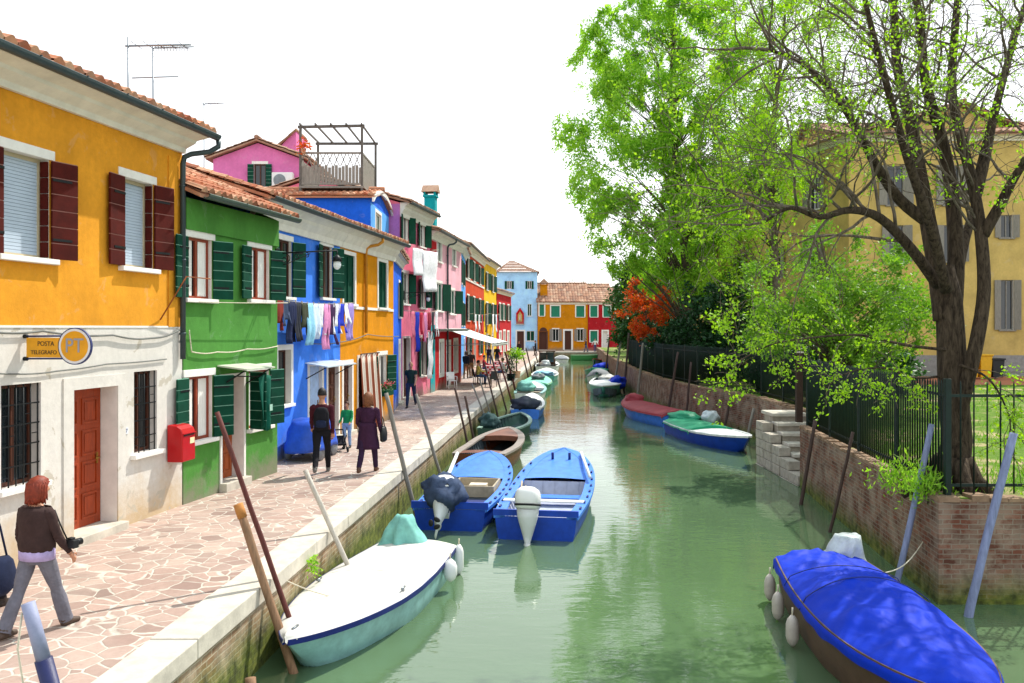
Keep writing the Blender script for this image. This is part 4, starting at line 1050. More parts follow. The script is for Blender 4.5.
# blue covered boat in front on the right
b = Boat('large grey brown boat under a bright blue tarpaulin at the garden wall corner', (4.68, 13.1), (4.33, 7.85), 1.58, hull=B_brown, rail=B_brown, zs=.62, zm=.6, zb=.72, tw=.8, p=2.6)
b.cover(T_blue, -.01, 1.0, hump=lambda t: .10 + .2*math.exp(-((t - .45)/.22)**2), over=.05, skirt=.17, wr=.055, seed=2, nu=130, nv=70)
b.drape(-.2, .36, .42, .56, .36, .16, T_clear, 'plastic_sheet')
q = MB()
for t in (.22, .4):
    pts = [Vector((b.L*t, y, b.sheer(t) + .1 + (.105 + .2*math.exp(-((t - .45)/.22)**2))*(1 - (abs(y)/b.half(t))**2.2))) for y in [-(b.half(t) + .06) + 2*(b.half(t) + .06)*k/20 for k in range(21)]]
    for p_ in pts: p_.z -= .0
    q.tube([(p_.x, p_.y, p_.z - (.12 if k in (0, 20) else .03)) for k, p_ in enumerate(pts)], .007, 6)
q.build('lashing_rope', [B_navy], b.root)
wb = Matrix.Translation(b.root.location) @ b.root.rotation_euler.to_matrix().to_4x4()
for (x, l) in ((.12, 'small scuffed fender at the stern corner of the blue covered boat'), (1.0, 'white fender in the middle of the three on the blue covered boat'), (2.0, 'white fender nearest the bow of the blue covered boat')):
    sg = -1
    fender(wb @ Vector((x, sg*(b.half(x/b.L) + .12), .42)), l, r=.085, h=.4, mat=simple('scuffed_fender', srgb('b3aaa0'), .5, .2), group='fenders on the blue covered boat')

# ------------------------------------------------------------------ mooring poles
def contact(bx, by, tx, ty, side):
    """depth at which a pole seen along this line leans on the quay edge (or on the garden wall's top edge)"""
    def edge(Y):
        if side == 'L': return kerbX(Y) + .12, .0
        for (a, b) in zip(RW[1:], RW[2:]):
            if a[1] <= Y <= b[1] and b[1] > a[1]: return a[0] + (b[0] - a[0])*(Y - a[1])/(b[1] - a[1]) - .1, GZ
        return RW[1][0] - .1, GZ
    best = None
    for k in range(1200):
        Y = 5*1.0027**k; x, z = edge(Y); px = 512 + F*x/Y; py = HZ + F*(CH - z)/Y
        dist = abs((tx - bx)*(py - by) - (ty - by)*(px - bx))
        if best is None or dist < best[0]: best = (dist, Y)
    return best[1]
def pole(bx, by, tx, ty, r, mat, label, zb=WL, lean=0.0, name='mooring_pole', cap=None, group=None, side=None, Yc=None):
    side = side or ('L' if bx < 560 else 'R')
    Y = Yc if Yc else contact(bx, by, tx, ty, side) if side in 'LR' else F*(CH - WL)/(by - HZ)
    p0 = at(bx, by, Y); p1 = at(tx, ty, Y + lean); d = (p1 - p0)
    base = p0 + d*((WL - .9 - p0.z)/d.z); p0 = p0 + d*((WL - p0.z)/d.z)
    t = thing(name, label, 'pole', p0, 0, group); m = MB(); N = 10
    rr = random.Random(bx*7 + by); w = Vector((rr.uniform(-1, 1), rr.uniform(-1, 1), 0))*r*.5
    pts = [(base - p0) + (p1 - base)*(k/N) + w*math.sin(math.pi*k/N) + Vector((rr.uniform(-.006, .006), rr.uniform(-.006, .006), 0)) for k in range(N + 1)]
    m.tube(pts, [r*(1.06 - .14*k/N)*rr.uniform(.96, 1.04) for k in range(N + 1)], 10)
    m.build('shaft', [mat], t)
    if cap:
        c = MB(); e = pts[-1]; q = pts[-2]; dd = (e - q).normalized(); c.tube([e - dd*cap[0], e + dd*.012], r*1.12, 10); c.build('top', [cap[1]], t)
    return t
W_dark = simple('dark_pole_wood', srgb('4b3a34'), .8, .3, 6, .3, 40, stretch=(6, 6, .8)); W_red = simple('red_brown_pole', srgb('5c2f2a'), .8, .3, 6, .3, 40, stretch=(6, 6, .8)); W_brown = simple('pale_brown_pole', srgb('8a6a50'), .85, .3, 6, .4, 30, stretch=(6, 6, .8))
W_grey = M_greywood; W_blue = simple('blue_grey_pole', srgb('7d86a6'), .65, .25, 6, .3, 40, stretch=(4, 4, .8)); W_navy = simple('navy_pole_paint', srgb('1c2150'), .5, .2); W_white = simple('bleached_pole', srgb('b9b2a6'), .8, .2, 6, .3, 40, stretch=(6, 6, .8))
G = 'mooring poles along the quay'
pole(287, 612, 217, 412, .034, W_red, 'tall thin red brown mooring pole leaning left before the green house', group=G)
pole(284, 645, 238, 505, .053, W_brown, 'thick brown mooring pole with a chewed top by the white boat bow', cap=(.16, simple('fresh_wood', srgb('b0763c'), .8, .3)), group=G)
pole(344, 556, 305, 470, .042, W_white, 'short bleached mooring pole leaning behind the white boat', group=G)
pole(412, 496, 386, 393, .05, W_grey, 'grey mooring pole by the stern of the blue boat with the crate', group=G)
pole(441, 476, 416, 394, .045, W_grey, 'grey mooring pole beside the bow half of the crate boat', group=G)
pole(469, 452, 455, 388, .04, W_dark, 'dark mooring pole just left of the brown wooden boat', group=G)
pole(475, 444, 465, 396, .045, W_dark, 'short dark mooring pole next to the brown wooden boat bow', group=G)
pole(490, 430, 472, 384, .035, W_grey, 'thin grey mooring pole by the dark green boat stern', group=G)
pole(494, 425, 479, 378, .035, W_grey, 'slender grey mooring pole crossing in front of the seated diners', group=G)
pole(499, 421, 484, 362, .04, W_dark, 'tall slender dark pole in front of the red and white tables', group=G)
pole(507, 412, 490, 352, .045, W_dark, 'tall dark pole rising behind the light blue motor boat', group=G)
pole(512, 403, 499, 360, .05, W_red, 'red brown pole standing before the dining tables', group=G)
pole(517, 398, 505, 352, .06, W_red, 'leaning red brown pole close to the bright green plant', group=G)
for (bx, by, tx, ty, l) in ((533, 377, 526, 348, 'dark pole leaning behind the mint green boat'), (540, 371, 533, 346, 'dark pole nearest the white cabin boat'), (529, 380, 522, 352, 'dark pole between the plant and the turquoise boat')):
    pole(bx, by, tx, ty, .06, W_dark, l, group=G)
# blue white striped pole at the lower left
p1 = at(28, 603, 5.9); p0 = at(50, 683, 5.9); p0 = p1 + (p0 - p1)*((WL - p1.z)/(p0.z - p1.z))
t = thing('mooring_pole', 'stout navy mooring pole with a pale upper half beside the redhead woman', 'pole', p0, 0, G); m = MB()
d = p1 - p0; m.tube([d*-.3, d*.5, d*.83], .058, 14); m.build('shaft', [W_navy], t); m = MB(); m.tube([d*.83, d*1.0], [.048, .045], 14); m.build('top', [simple('pale_pole_paint', srgb('878ca6'), .6, .2)], t)
m = MB(); e = d*.97; m.tube([e + Vector((-.06, 0, 0)), e + Vector((-.09, 0, -.25)), e + Vector((-.05, 0, -.5)), e + Vector((-.1, 0, -.7)), e + Vector((-.03, 0, -.55))], .008, 6); m.build('rope', [M_rope], t)
pole(251, 700, 250, 678, .07, W_brown, 'worn brown pole stub poking from the water at the lower edge', side='F')
G = 'mooring poles along the garden wall'
pole(800, 506, 815, 420, .045, W_dark, 'dark mooring pole standing in front of the brick wall near the steps', group=G, Yc=20.2)
pole(828, 537, 853, 432, .035, W_dark, 'thin dark mooring pole leaning right against the brick wall', group=G)
pole(899, 570, 932, 424, .048, W_blue, 'blue grey mooring pole leaning against the wall by the plant tuft', group=G)
pole(970, 617, 1014, 433, .06, W_blue, 'thick lilac grey mooring pole in front of the wall corner', group=G, side='F')
pole(780, 487, 787, 455, .045, W_dark, 'short dark stake beside the foot of the stone steps', group=G)
pole(787, 490, 790, 457, .05, W_brown, 'short brown stake beside the stone steps and the wall', group=G)
pole(725, 428, 730, 400, .05, W_dark, 'dark pole against the wall above the green covered boat', group=G)
pole(748, 436, 754, 408, .06, W_grey, 'grey pole at the wall corner behind the white foredeck', group=G)
pole(667, 416, 678, 352, .06, W_dark, 'tall dark pole behind the wine red covered boat', group=G)
pole(686, 420, 691, 362, .05, W_dark, 'thin dark pole between the red boat and the hedge', group=G)
pole(637, 398, 643, 343, .07, W_grey, 'grey pole by the blue tarpaulin boat', group=G)
pole(624, 385, 629, 333, .08, W_dark, 'dark pole next to the rounded grey boat cover', group=G)
pole(615, 378, 621, 338, .08, W_grey, 'pale pole rising behind the green covered boat on the right', group=G)
pole(606, 370, 609, 341, .08, W_dark, 'dark pole farthest along the garden wall', group=G)
# ------------------------------------------------------------------ trees and plants
L_lime = leaf('lime_leaves', ['6f9a14', '8db81c', 'a6c92e', '5f8c1a'], .4)
L_spring = leaf('spring_leaves', ['6a9a26', '82b030', '9ec644', '72a02c', 'b4d256'], .5)
L_fresh = leaf('fresh_leaves', ['4f7f1e', '668f28', '84a83a', '587f24'], .4)
L_dark = leaf('evergreen_leaves', ['16331a', '1f4420', '2a5426', '122a16'], .15)
L_ivy = leaf('ivy_leaves', ['24481c', '35602a', '2c5522', '486f30'], .2)
L_orange = leaf('orange_leaves', ['d23a0c', 'b8501c', 'e85418', '8a7a26', 'd84010', 'c8440e'], .35)
L_grass = leaf('grass_blades', ['4a7a1a', '5f9424', '78a834', '8a9a4a'], .3)
def leaves_obj(name, C, D, size, mat, parent=None, rng=None, asp=.5, two=True):
    """C: (n,3) leaf centres, D: (n,3) leaf directions; folded two-quad leaves"""
    rng = rng or np.random.default_rng(1); n = len(C)
    D = D/np.maximum(1e-6, np.linalg.norm(D, axis=1))[:, None]
    S = np.cross(D, rng.normal(size=(n, 3))); S /= np.maximum(1e-6, np.linalg.norm(S, axis=1))[:, None]
    N = np.cross(D, S); sz = size*rng.uniform(.6, 1.25, (n, 1))
    a = C; tip = C + D*sz; w = sz*asp*.5; mid = C + D*sz*.45
    l = mid + S*w + N*w*.35; r = mid - S*w + N*w*.35
    V = np.stack([a, l, tip, r], 1).reshape(-1, 3)
    idx = np.arange(n)*4
    me = bpy.data.meshes.new(name)
    me.vertices.add(4*n); me.vertices.foreach_set('co', V.ravel().astype(np.float32))
    T = np.stack([idx, idx + 1, idx + 2, idx, idx + 2, idx + 3], 1).ravel().astype(np.int32)
    me.loops.add(6*n); me.loops.foreach_set('vertex_index', T)
    me.polygons.add(2*n); me.polygons.foreach_set('loop_start', np.arange(0, 6*n, 3, dtype=np.int32)); me.polygons.foreach_set('loop_total', np.full(2*n, 3, np.int32))
    ul = me.uv_layers.new(name='UVMap'); u = np.repeat(rng.uniform(0, 100, (n, 2)), 6, 0)
    ul.data.foreach_set('uv', u.ravel().astype(np.float32))
    me.materials.append(mat); me.update(calc_edges=True)
    o = bpy.data.objects.new(name, me); COL.objects.link(o); o.parent = parent
    return o

class Twigs:
    """recursive branches: collects tubes and leaf sites"""
    def __init__(s, seed): s.mb = MB(); s.tb = MB(); s.flag = 0; s.r = random.Random(seed); s.sites = []
    def limb(s, pts, r0, r1, n=9):
        N = len(pts); s.mb.tube(pts, [r0 + (r1 - r0)*k/(N - 1) for k in range(N)], n, 0)
    def grow(s, p, d, L, r, depth, maxd, droop=.0, wig=.28, kids=(3, 5), leafy=1, ang=(25, 60), up=.0, rmin=.004, shrink=.62):
        R_ = s.r; n = 5 if depth > 1 else 6; pts = [p]; q = Vector(p); d = Vector(d).normalized()
        for k in range(n):
            d = (d + Vector((R_.gauss(0, wig), R_.gauss(0, wig), R_.gauss(0, wig)))*.5 + Vector((0, 0, up - droop*(k/n)))*.4).normalized()
            q = q + d*(L/n); pts.append(q.copy())
        e = max(rmin, r*.45); s.tb.tube(pts, [r + (e - r)*k/n for k in range(n + 1)], 7 if r > .04 else (5 if r > .012 else 3), 0)
        if depth >= maxd - leafy:
            for k in range(1, n + 1): s.sites.append((pts[k], (pts[k] - pts[k-1]).normalized(), s.flag))
        if depth < maxd:
            for i in range(R_.randint(*kids)):
                t = R_.uniform(.25, 1.0) if i else 1.0; k = min(n - 1, int(t*n)); b = pts[k].lerp(pts[k+1], min(1, t*n - k))
                dd = (pts[k+1] - pts[k]).normalized(); ax = dd.orthogonal().normalized(); ax.rotate(Matrix.Rotation(R_.uniform(0, 6.283), 3, dd))
                nd = dd.copy(); nd.rotate(Matrix.Rotation(R(R_.uniform(*ang))*(.35 if i == 0 else 1), 3, ax))
                s.grow(b, nd, L*R_.uniform(shrink*.8, shrink*1.2), max(rmin, e*(1.0 if i == 0 else R_.uniform(.5, .8)) if t > .8 else r*(1 - .5*t)*.6), depth + 1, maxd, droop, wig, kids, leafy, ang, up, rmin, shrink)
def sites_leaves(sites, per, spread, rng, fall=.3):
    P = np.array([tuple(p) for p, d in sites]); Dd = np.array([tuple(d) for p, d in sites])
    P = np.repeat(P, per, 0); Dd = np.repeat(Dd, per, 0); n = len(P)
    return P + rng.normal(0, spread, (n, 3)), Dd*.5 + rng.normal(0, .6, (n, 3)) + np.array([0, 0, -fall])

# ---- the big half-bare tree on the right
B0 = Vector((7.05, 13.75, GZ - .05))
t1 = thing('tree', 'large spreading tree with rough dark trunk and sparse yellow green spring leaves', 'tree', B0)
tw = Twigs(5); Yt = 13.9
def T(px, py, dY=0): return at(px, py, Yt + dY) - B0
tw.mb.tube([Vector((0.02, 0, -.35)), Vector((0, 0, .0)), Vector((-.02, 0, .18)), T(957, 440), T(953, 390), T(951, 340), T(949, 300), T(948, 265)], [.5, .35, .255, .23, .225, .215, .2, .09], 16)
for k in range(7):
    a = k*.9 + .2; e = Vector((math.cos(a), math.sin(a), 0)); tw.mb.tube([e*.15 + Vector((0, 0, .5)), e*.34 + Vector((0, 0, .16)), e*.75 + Vector((0, 0, -.12))], [.16, .13, .05], 8)
LB = {
 'rise': ([T(958, 420, -.1), T(966, 385, -.25), T(977, 340, -.35), T(984, 290, -.3), T(981, 235, -.2), T(974, 190, -.1), T(962, 140), T(952, 90, .3), T(955, 30, .5), T(962, -40, .8)], .165, .09),
 'left': ([T(944, 320), T(937, 270, .1), T(928, 222, .2), T(918, 165, .3), T(910, 120, .4), T(897, 65, .7), T(893, 5, .9), T(880, -60, 1.2)], .22, .07),
 'mid': ([T(952, 320, .1), T(956, 260, .3), T(952, 195, .5), T(942, 140, .6), T(925, 80, .4), T(920, 20, .3), T(905, -50, .2)], .2, .07),
 'low_left': ([T(938, 285), T(912, 250, -.3), T(880, 218, -.6), T(850, 210, -1), T(820, 217, -1.3), T(790, 208, -1.5), T(765, 222, -1.7)], .13, .025),
 'arm': ([T(928, 222, .2), T(900, 200, .1), T(876, 165, -.2), T(860, 135, -.5), T(835, 95, -.9), T(800, 62, -1.2), T(770, 50, -1.4)], .14, .03),
 'right': ([T(983, 235, -.2), T(1000, 205, -.4), T(1016, 175, -.6), T(1040, 140, -.8), T(1070, 90, -1)], .13, .05),
 'right_up': ([T(976, 190, -.1), T(988, 140, .2), T(1003, 80, .5), T(1020, 20, .8), T(1045, -50, 1.0)], .12, .05),
 'back': ([T(952, 300, .2), T(965, 240, .9), T(985, 170, 1.6), T(1000, 90, 2.4)], .14, .05),
 'front': ([T(946, 290, -.2), T(930, 225, -.9), T(905, 150, -1.6), T(880, 60, -2.3), T(860, -20, -3)], .13, .04),
 'low': ([T(948, 350, -.1), T(905, 345, -.5), T(860, 335, -.8), T(810, 338, -1.0), T(770, 345, -1.2), T(738, 362, -1.3)], .036, .01),
 'low_b': ([T(948, 375, .1), T(915, 378, -.3), T(885, 368, -.5), T(850, 372, -.7), T(825, 388, -.8)], .03, .008),
 'low_c': ([T(960, 365, -.3), T(990, 380, -.6), T(1010, 420, -.8), T(1005, 450, -.9)], .03, .01)}
for nm, (pts, r0, r1) in LB.items():
    # smooth the limb and hang twigs along it
    sp = []
    for k in range(len(pts) - 1):
        a, b_ = pts[k], pts[k+1]; c = pts[max(0, k-1)]; d = pts[min(len(pts)-1, k+2)]
        for q in range(4):
            u = q/4; sp.append(.5*((2*a) + (b_ - c)*u + (2*c - 5*a + 4*b_ - d)*u*u + (3*a - c - 3*b_ + d)*u**3))
    sp.append(pts[-1]); tw.limb(sp, r0*.74, r1*.6, 12)
    N = len(sp); low = nm.startswith('low'); tw.flag = 2 if low and nm != 'low_left' else 0
    for k in range(int(N*(.45 if not low else .2)), N, 1):
        d = (sp[min(N-1, k+1)] - sp[k-1]).normalized(); ax = d.orthogonal().normalized(); ax.rotate(Matrix.Rotation(tw.r.uniform(0, 6.28), 3, d))
        nd = d.copy(); nd.rotate(Matrix.Rotation(R(tw.r.uniform(30, 70)), 3, ax))
        if low and nm != 'low_left': tw.grow(sp[k], nd + Vector((0, 0, .2)), tw.r.uniform(.3, .7), .009, 1, 2, .2, .3, (2, 4), 1)
        else: tw.grow(sp[k], nd + Vector((-.25, 0, .22)), tw.r.uniform(.9, 1.8), .034 - .016*k/N, 0, 3, .12, .32, (2, 4), 1)
    tw.grow(sp[-1], sp[-1] - sp[-2] + Vector((0, 0, .25 if low else 0)), .45 if low else 1.1, r1, 1 if low else 0, 3, .1, .3, (2, 3), 1)
tw.mb.build('trunk', [M_bark], t1); tw.tb.build('twigs', [bark('twig_bark', '4e453a', '857a6a')], t1)
rng = np.random.default_rng(3); sel = [s_ for s_ in tw.sites if rng.random() < (.38 if s_[2] else .095)]; sel = [s_[:2] for s_ in sel]
Cc, Dd = sites_leaves(sel, 8, .05, rng, .2); leaves_obj('crown', Cc, Dd, .062, L_lime, t1, rng, .6)
print('T1 leaves', len(Cc), 'faces', len(tw.mb.f))

def clump_tree(name, label, base, blobs, n_clump, per, lsize, lmat, rtrunk, seed, droop=1.0, spread=.7, asp=.45, barkm=None, cat='tree', trunk_to=None, cs=1.0, hole=.0, group=None, limbs=True, stems=1):
    """trunk and limbs reach irregular clumps spread through the ellipsoid blobs (centre, radii)"""
    base = Vector(base); t = thing(name, label, cat, base, 0, group); r = random.Random(seed); rng = np.random.default_rng(seed)
    cl = []; vol = [b[1][0]*b[1][1]*b[1][2] for b in blobs]; tot = sum(vol)
    for (c, rad), v in zip(blobs, vol):
        for k in range(max(2, int(n_clump*v/tot))):
            while True:
                q = Vector((r.uniform(-1, 1), r.uniform(-1, 1), r.uniform(-1, 1)))
                if q.length < 1 and r.random() < .35 + .65*q.length: break
            cl.append(Vector(c) + Vector((q.x*rad[0], q.y*rad[1], q.z*rad[2])) - base)
    if hole: cl = [c for c in cl if mnoise.noise(c*hole) > -.22]
    m = MB(); top = trunk_to or max(cl, key=lambda c: c.z); top = Vector(top)
    N = 10
    for st_ in range(stems):
        off = Vector((r.uniform(-.2, .2), r.uniform(-.2, .2), 0)) if stems > 1 else Vector()
        tr = [off + Vector((top.x*(k/N)**1.6 + math.sin(k*.9 + st_)*.06*top.z*.12, top.y*(k/N)**1.6 + math.cos(k*1.1 + st_)*.05*top.z*.12, -.1 + (top.z + .1)*k/N)) for k in range(N + 1)]
        m.tube(tr, [rtrunk*(1.25 if k == 0 else 1 - .88*k/N) for k in range(N + 1)], 10)
    if limbs:
        for c in cl:
            zt = max(.12*top.z, c.z - .55*math.hypot(c.x, c.y) - .3); k = min(N - 1, max(0, int(zt/top.z*N))); a = tr[k]
            L = (c - a).length; mid = a.lerp(c, .5) + Vector((r.gauss(0, .1), r.gauss(0, .1), r.gauss(.16, .1)))*L*.5
            q1 = a.lerp(mid, .5) + Vector((0, 0, .03*L)); q2 = mid.lerp(c, .5) + Vector((r.gauss(0, .04), r.gauss(0, .04), 0))*L
            rr_ = min(.05, rtrunk*max(.05, .2*(1 - k/N))); m.tube([a, q1, mid, q2, c], [rr_, rr_*.75, rr_*.5, rr_*.32, .01], 5)
    m.build('trunk', [barkm or M_bark_pale], t)
    P = []; Dd = []
    for c in cl:
        n = int(per*r.uniform(.5, 1.5)); s = spread*r.uniform(.6, 1.3)*cs
        # each clump: several sprays so that gaps remain
        for q in range(5):
            oc = np.array(c) + rng.normal(0, s*.55, 3); ax = rng.normal(size=3); ax[2] = -abs(ax[2])*droop; ax /= np.linalg.norm(ax)
            u = rng.uniform(-1, 1, (n//5, 1)); P.append(oc + ax*u*s*.95 + rng.normal(0, s*.2, (n//5, 3))); Dd.append(ax*.7 + rng.normal(0, .5, (n//5, 3)))
    P = np.concatenate(P); Dd = np.concatenate(Dd)
    leaves_obj('crown', P, Dd, lsize, lmat, t, rng, asp)
    return t
# ---- tall trees along the garden
clump_tree('tree', 'tallest tree with feathery bright green drooping foliage rising beside the canal', (9.7, 48, GZ),
    [((7.9, 47.5, 17), (4.4, 3.6, 5.2)), ((5.6, 47, 12.4), (2.9, 2.8, 5.0)), ((8.4, 47.5, 9.5), (3.9, 3.2, 4.6)), ((11.5, 48.5, 14), (4.2, 3.4, 6.5)), ((8.3, 46.5, 22.5), (3.9, 3.0, 3.8)), ((5.7, 47, 8.8), (1.6, 2, 2.4))],
    375, 430, .22, L_spring, .34, 21, 1.6, .62, .40, hole=.42)
clump_tree('tree', 'slender yellow green tree next to the tallest one with light airy leaves', (13.2, 44, GZ),
    [((12.8, 43.6, 15.5), (3.9, 3.0, 6.5)), ((11.6, 43, 9.0), (3.2, 2.6, 4.6)), ((14.0, 44, 20), (3.4, 3, 3))],
    190, 210, .17, L_lime, .3, 31, 1.3, .6, .45, hole=.5)
clump_tree('tree', 'small bushy bright green tree before the sand yellow villa', (9.75, 25.5, GZ),
    [((9.4, 25.2, 4.4), (2.6, 2.2, 1.7)), ((10.5, 25.8, 3.2), (2.4, 2.0, 1.3)), ((8.4, 24.9, 3.2), (1.5, 1.5, 1.1)), ((11.6, 26, 4.2), (1.4, 1.4, 1.2))],
    150, 190, .125, L_fresh, .16, 41, .8, .36, .5, hole=.9, stems=2)
clump_tree('shrub', 'orange leaved shrub glowing above the garden fence', (9.0, 53, GZ), [((8.6, 53, 4.2), (1.9, 1.5, 1.7)), ((9.0, 53, 2.9), (1.3, 1.2, 1.1)), ((8.0, 52.8, 5.3), (.8, .8, 1.0))], 80, 110, .16, L_orange, .08, 51, .5, .3, .55, cat='shrub', stems=3)
for k, (x, y, rx, h, lb, lm) in enumerate(((11.2, 29.5, 1.3, 2.2, 'low dark shrub behind the fence near the stone steps', L_dark), (10.9, 34.2, 1.3, 2.6, 'dark shrub filling the fence corner behind the moored green boat', L_dark), (13.6, 33.0, 1.5, 2.4, 'rounded dark shrub under the small bushy tree', L_ivy), (10.4, 43, 2.2, 5.0, 'broad dark evergreen bush behind the canal fence under the tall tree', L_dark), (9.3, 47.5, 1.3, 2.9, 'low dark evergreen bush below the orange shrub', L_dark), (12.2, 38.5, 1.8, 3.4, 'dark rounded bush between the evergreen and the small green tree', L_dark),
        (9.9, 64, 1.7, 5.0, 'ivy covered bush column left of the orange shrub', L_ivy), (11.7, 78, 2.3, 9, 'tall dark green bush farther along the canal wall', L_ivy), (14.6, 96, 3.2, 10.5, 'dense green bush at the far end beside the maroon house', L_ivy))):
    clump_tree('bush', lb, (x, y, GZ), [((x, y, GZ + h*.5), (rx, rx*.9, h*.5))], int(34 + h*7), 210, .2 if y < 60 else .28, lm, .1, 61 + k, .5, .45 + .08*(y > 60)*3, .6, cat='bush', limbs=False, stems=3)
for k, (x, y, h, lb) in enumerate(((13.5, 58, 13, 'pale green garden tree left of the villa wall'), (17.5, 90, 11, 'rounded green tree far behind the canal bend'), (23, 100, 12, 'broad green tree filling the gap beside the villa'))):
    clump_tree('tree', lb, (x, y, GZ), [((x, y, GZ + h*.62), (3.0 + k*.8, 3.0, h*.38))], 75, 170, .3, (L_spring, L_fresh, L_ivy)[k], .25, 81 + k, .8, .8, .5)
clump_tree('tree', 'bare topped distant tree poking up behind the ochre house roof', (fx(578, 135), 135, 0), [((fx(578, 135), 135, 9.5), (2.6, 2, 2.4))], 22, 14, .3, L_ivy, .22, 91, .2, .8, .4)
# ---- tufts on the wall, grass
for k, (px, py, Y, w, lb) in enumerate(((903, 478, 14.0, .22, 'leafy green weed tuft sprouting from the wall cap'), (926, 488, 13.3, .17, 'smaller weed tuft beside the fence corner post'))):
    p = at(px, py, Y); p.z = GZ; t = thing('weed', lb, 'plant', p); rng = np.random.default_rng(k); n = 420
    P = rng.normal(0, w, (n, 3))*np.array([1, .8, .7]) + np.array([-.02, 0, .12]); Dd = rng.normal(0, .5, (n, 3)) + np.array([0, 0, .7]); leaves_obj('foliage', P, Dd, .11, L_spring, t, rng, .3)
    m = MB(); 
    for q in range(5): m.tube([(0, 0, -.05), (rng.normal(0, .05), rng.normal(0, .05), .1), (rng.normal(0, .12), rng.normal(0, .1), .25)], .006, 4)
    m.build('stem', [M_bark], t)
p = at(258, 402, 12.6); p = ground(258, 402, 0); 
t = thing('weed', 'small green weed growing from the quay wall by the white boat', 'plant', (kerbX(12.2) + .07, 12.2, -.22)); rng = np.random.default_rng(9)
leaves_obj('foliage', rng.normal(0, .07, (90, 3))*np.array([.5, 1, 1]) + np.array([.06, 0, 0]), rng.normal(0, .5, (90, 3)), .08, L_spring, t, rng, .4)
rng = np.random.default_rng(12); n = 26000
gx = 7 + 26*rng.random(n)**1.3; gy = 13.3 + 22*rng.random(n)**1.4
keep = (gx > 6.7 + .12*(gy - 12.9)) & ~((gy > 22) & (gx < 9.4)) & ((np.sin(gx*1.7) + np.cos(gy*1.3 + gx*.6) + rng.normal(0, .5, n)) > -.75)
gx, gy = gx[keep], gy[keep]; P = np.stack([gx, gy, np.full(len(gx), GZ - .02)], 1); Dd = rng.normal(0, .45, (len(gx), 3)); Dd[:, 2] = 1
tag(leaves_obj('grass', P, Dd, .13, L_grass, None, rng, .16), 'patchy green grass growing on the garden lawn', 'grass', kind='stuff')
tag(MB().add([(19.0, 21.5, GZ - .014), (60, 19.5, GZ - .014), (60, 24.5, GZ - .014), (15.5, 25.5, GZ - .014)], [(0, 1, 2, 3)]).build('path', [simple('sandy_path', srgb('c9b494'), .95, .2, 2, .3, 40)]), kind='structure')
tag(MB().add([(17.5, 39.0, GZ - .014), (60, 37, GZ - .014), (60, 45.0, GZ - .014), (17.5, 45.7, GZ - .014)], [(0, 1, 2, 3)]).build('paved_yard', [simple('reddish_paving', srgb('a8694a'), .95, .2, 2, .3, 40)]), kind='structure')
# ---- iron fence
FP = [(20.0, 13.08), (6.62, 13.08), (7.66, 22.3), (9.3, 26.9), (9.35, 32.2), (8.2, 38.0), (7.75, 44), (7.85, 52), (8.15, 60)]
fe = thing('iron_fence', 'dark green iron bar fence standing on the garden wall', 'fence', (FP[1][0], FP[1][1], GZ))
O = Vector((FP[1][0], FP[1][1], GZ)); bars = MB(); rails = MB()
for (a, b_) in zip(FP, FP[1:]):
    a = Vector((a[0], a[1], GZ)) - O; b_ = Vector((b_[0], b_[1], GZ)) - O; L = (b_ - a).length; d = (b_ - a)/L; h = 1.72
    far = a.y > 18; st = .2 if abs(d.y) < .1 else .115
    for z in (.16, h - .2): rails.bar(a + Vector((0, 0, z)), b_ + Vector((0, 0, z)), .012, .045)
    n = int(L/st)
    for k in range(1, n):
        p = a + d*(L*k/n); bars.tube([p + Vector((0, 0, .03)), p + Vector((0, 0, h - .03)), p + Vector((0, 0, h + .03))], [.0135 if abs(d.y) < .1 else .017]*2 + [.003], 6 if not far else 4, 0, True)
    m_ = max(1, round(L/2.4))
    for k in range(m_ + (1 if (b_ - Vector((FP[-1][0], FP[-1][1], GZ)) + O).length < .01 else 0)):
        p = a + d*(L*k/m_); w = .03 if (p.length > .01) else .045
        MB().box(p.x - w, p.x + w, p.y - w, p.y + w, -.02, h + .06).build('post', [M_fence], fe, bevel=.006)
bars.build('bars', [M_fence], fe); rails.build('rail', [M_fence], fe)
pr = thing('gate_post', 'slim dark brown gate post by the fence above the stone steps', 'pillar', at(799, 395, 24.2).to_2d().to_3d() + Vector((0, 0, GZ)))
MB().box(-.085, .085, -.085, .085, -.1, 1.85).build('shaft', [simple('pillar_brick', srgb('3d2c22'), .9, .25, 6, .5, 30)], pr, bevel=.01); MB().box(-.1, .1, -.1, .1, 1.85, 1.89).build('cap', [M_stone], pr)
# ---- bins by the villa
for (px, c, lb, lid) in ((970, 'd8a010', 'yellow wheeled bin standing beside another yellow one', 'd8a010'), (983, 'd9a618', 'yellow wheeled bin next to the black one', 'd9a618'), (995, '22262a', 'black wheeled bin beside the yellow bins', '22262a')):
    Yb = 43.2; p = at(px, 372, Yb); p.z = GZ; t = thing('wheeled_bin', lb, 'bin', p); m = simple('bin_' + c, srgb(c), .5, .1)
    q = MB(); q.loft([[Vector((x*w, y*w, z)) for (x, y) in ((-.3, -.35), (.3, -.35), (.3, .35), (-.3, .35))] for (w, z) in ((.82, .08), (1, 1.15 if c[0] == 'd' else .95))], 0, False); zt = 1.15 if c[0] == 'd' else .95
    q.build('body', [m], t, bevel=.02); MB().box(-.34, .34, -.4, .38, zt, zt + .09).build('lid', [m], t, bevel=.03)
    for x in (-.24, .24): MB().tube([(x - .03, .33, .1), (x + .03, .33, .1)], .1, 12).build('wheel', [M_rubber], t)
    MB().tube([(-.22, .44, zt - .05), (.22, .44, zt - .05)], .02, 8).build('handle', [m], t)
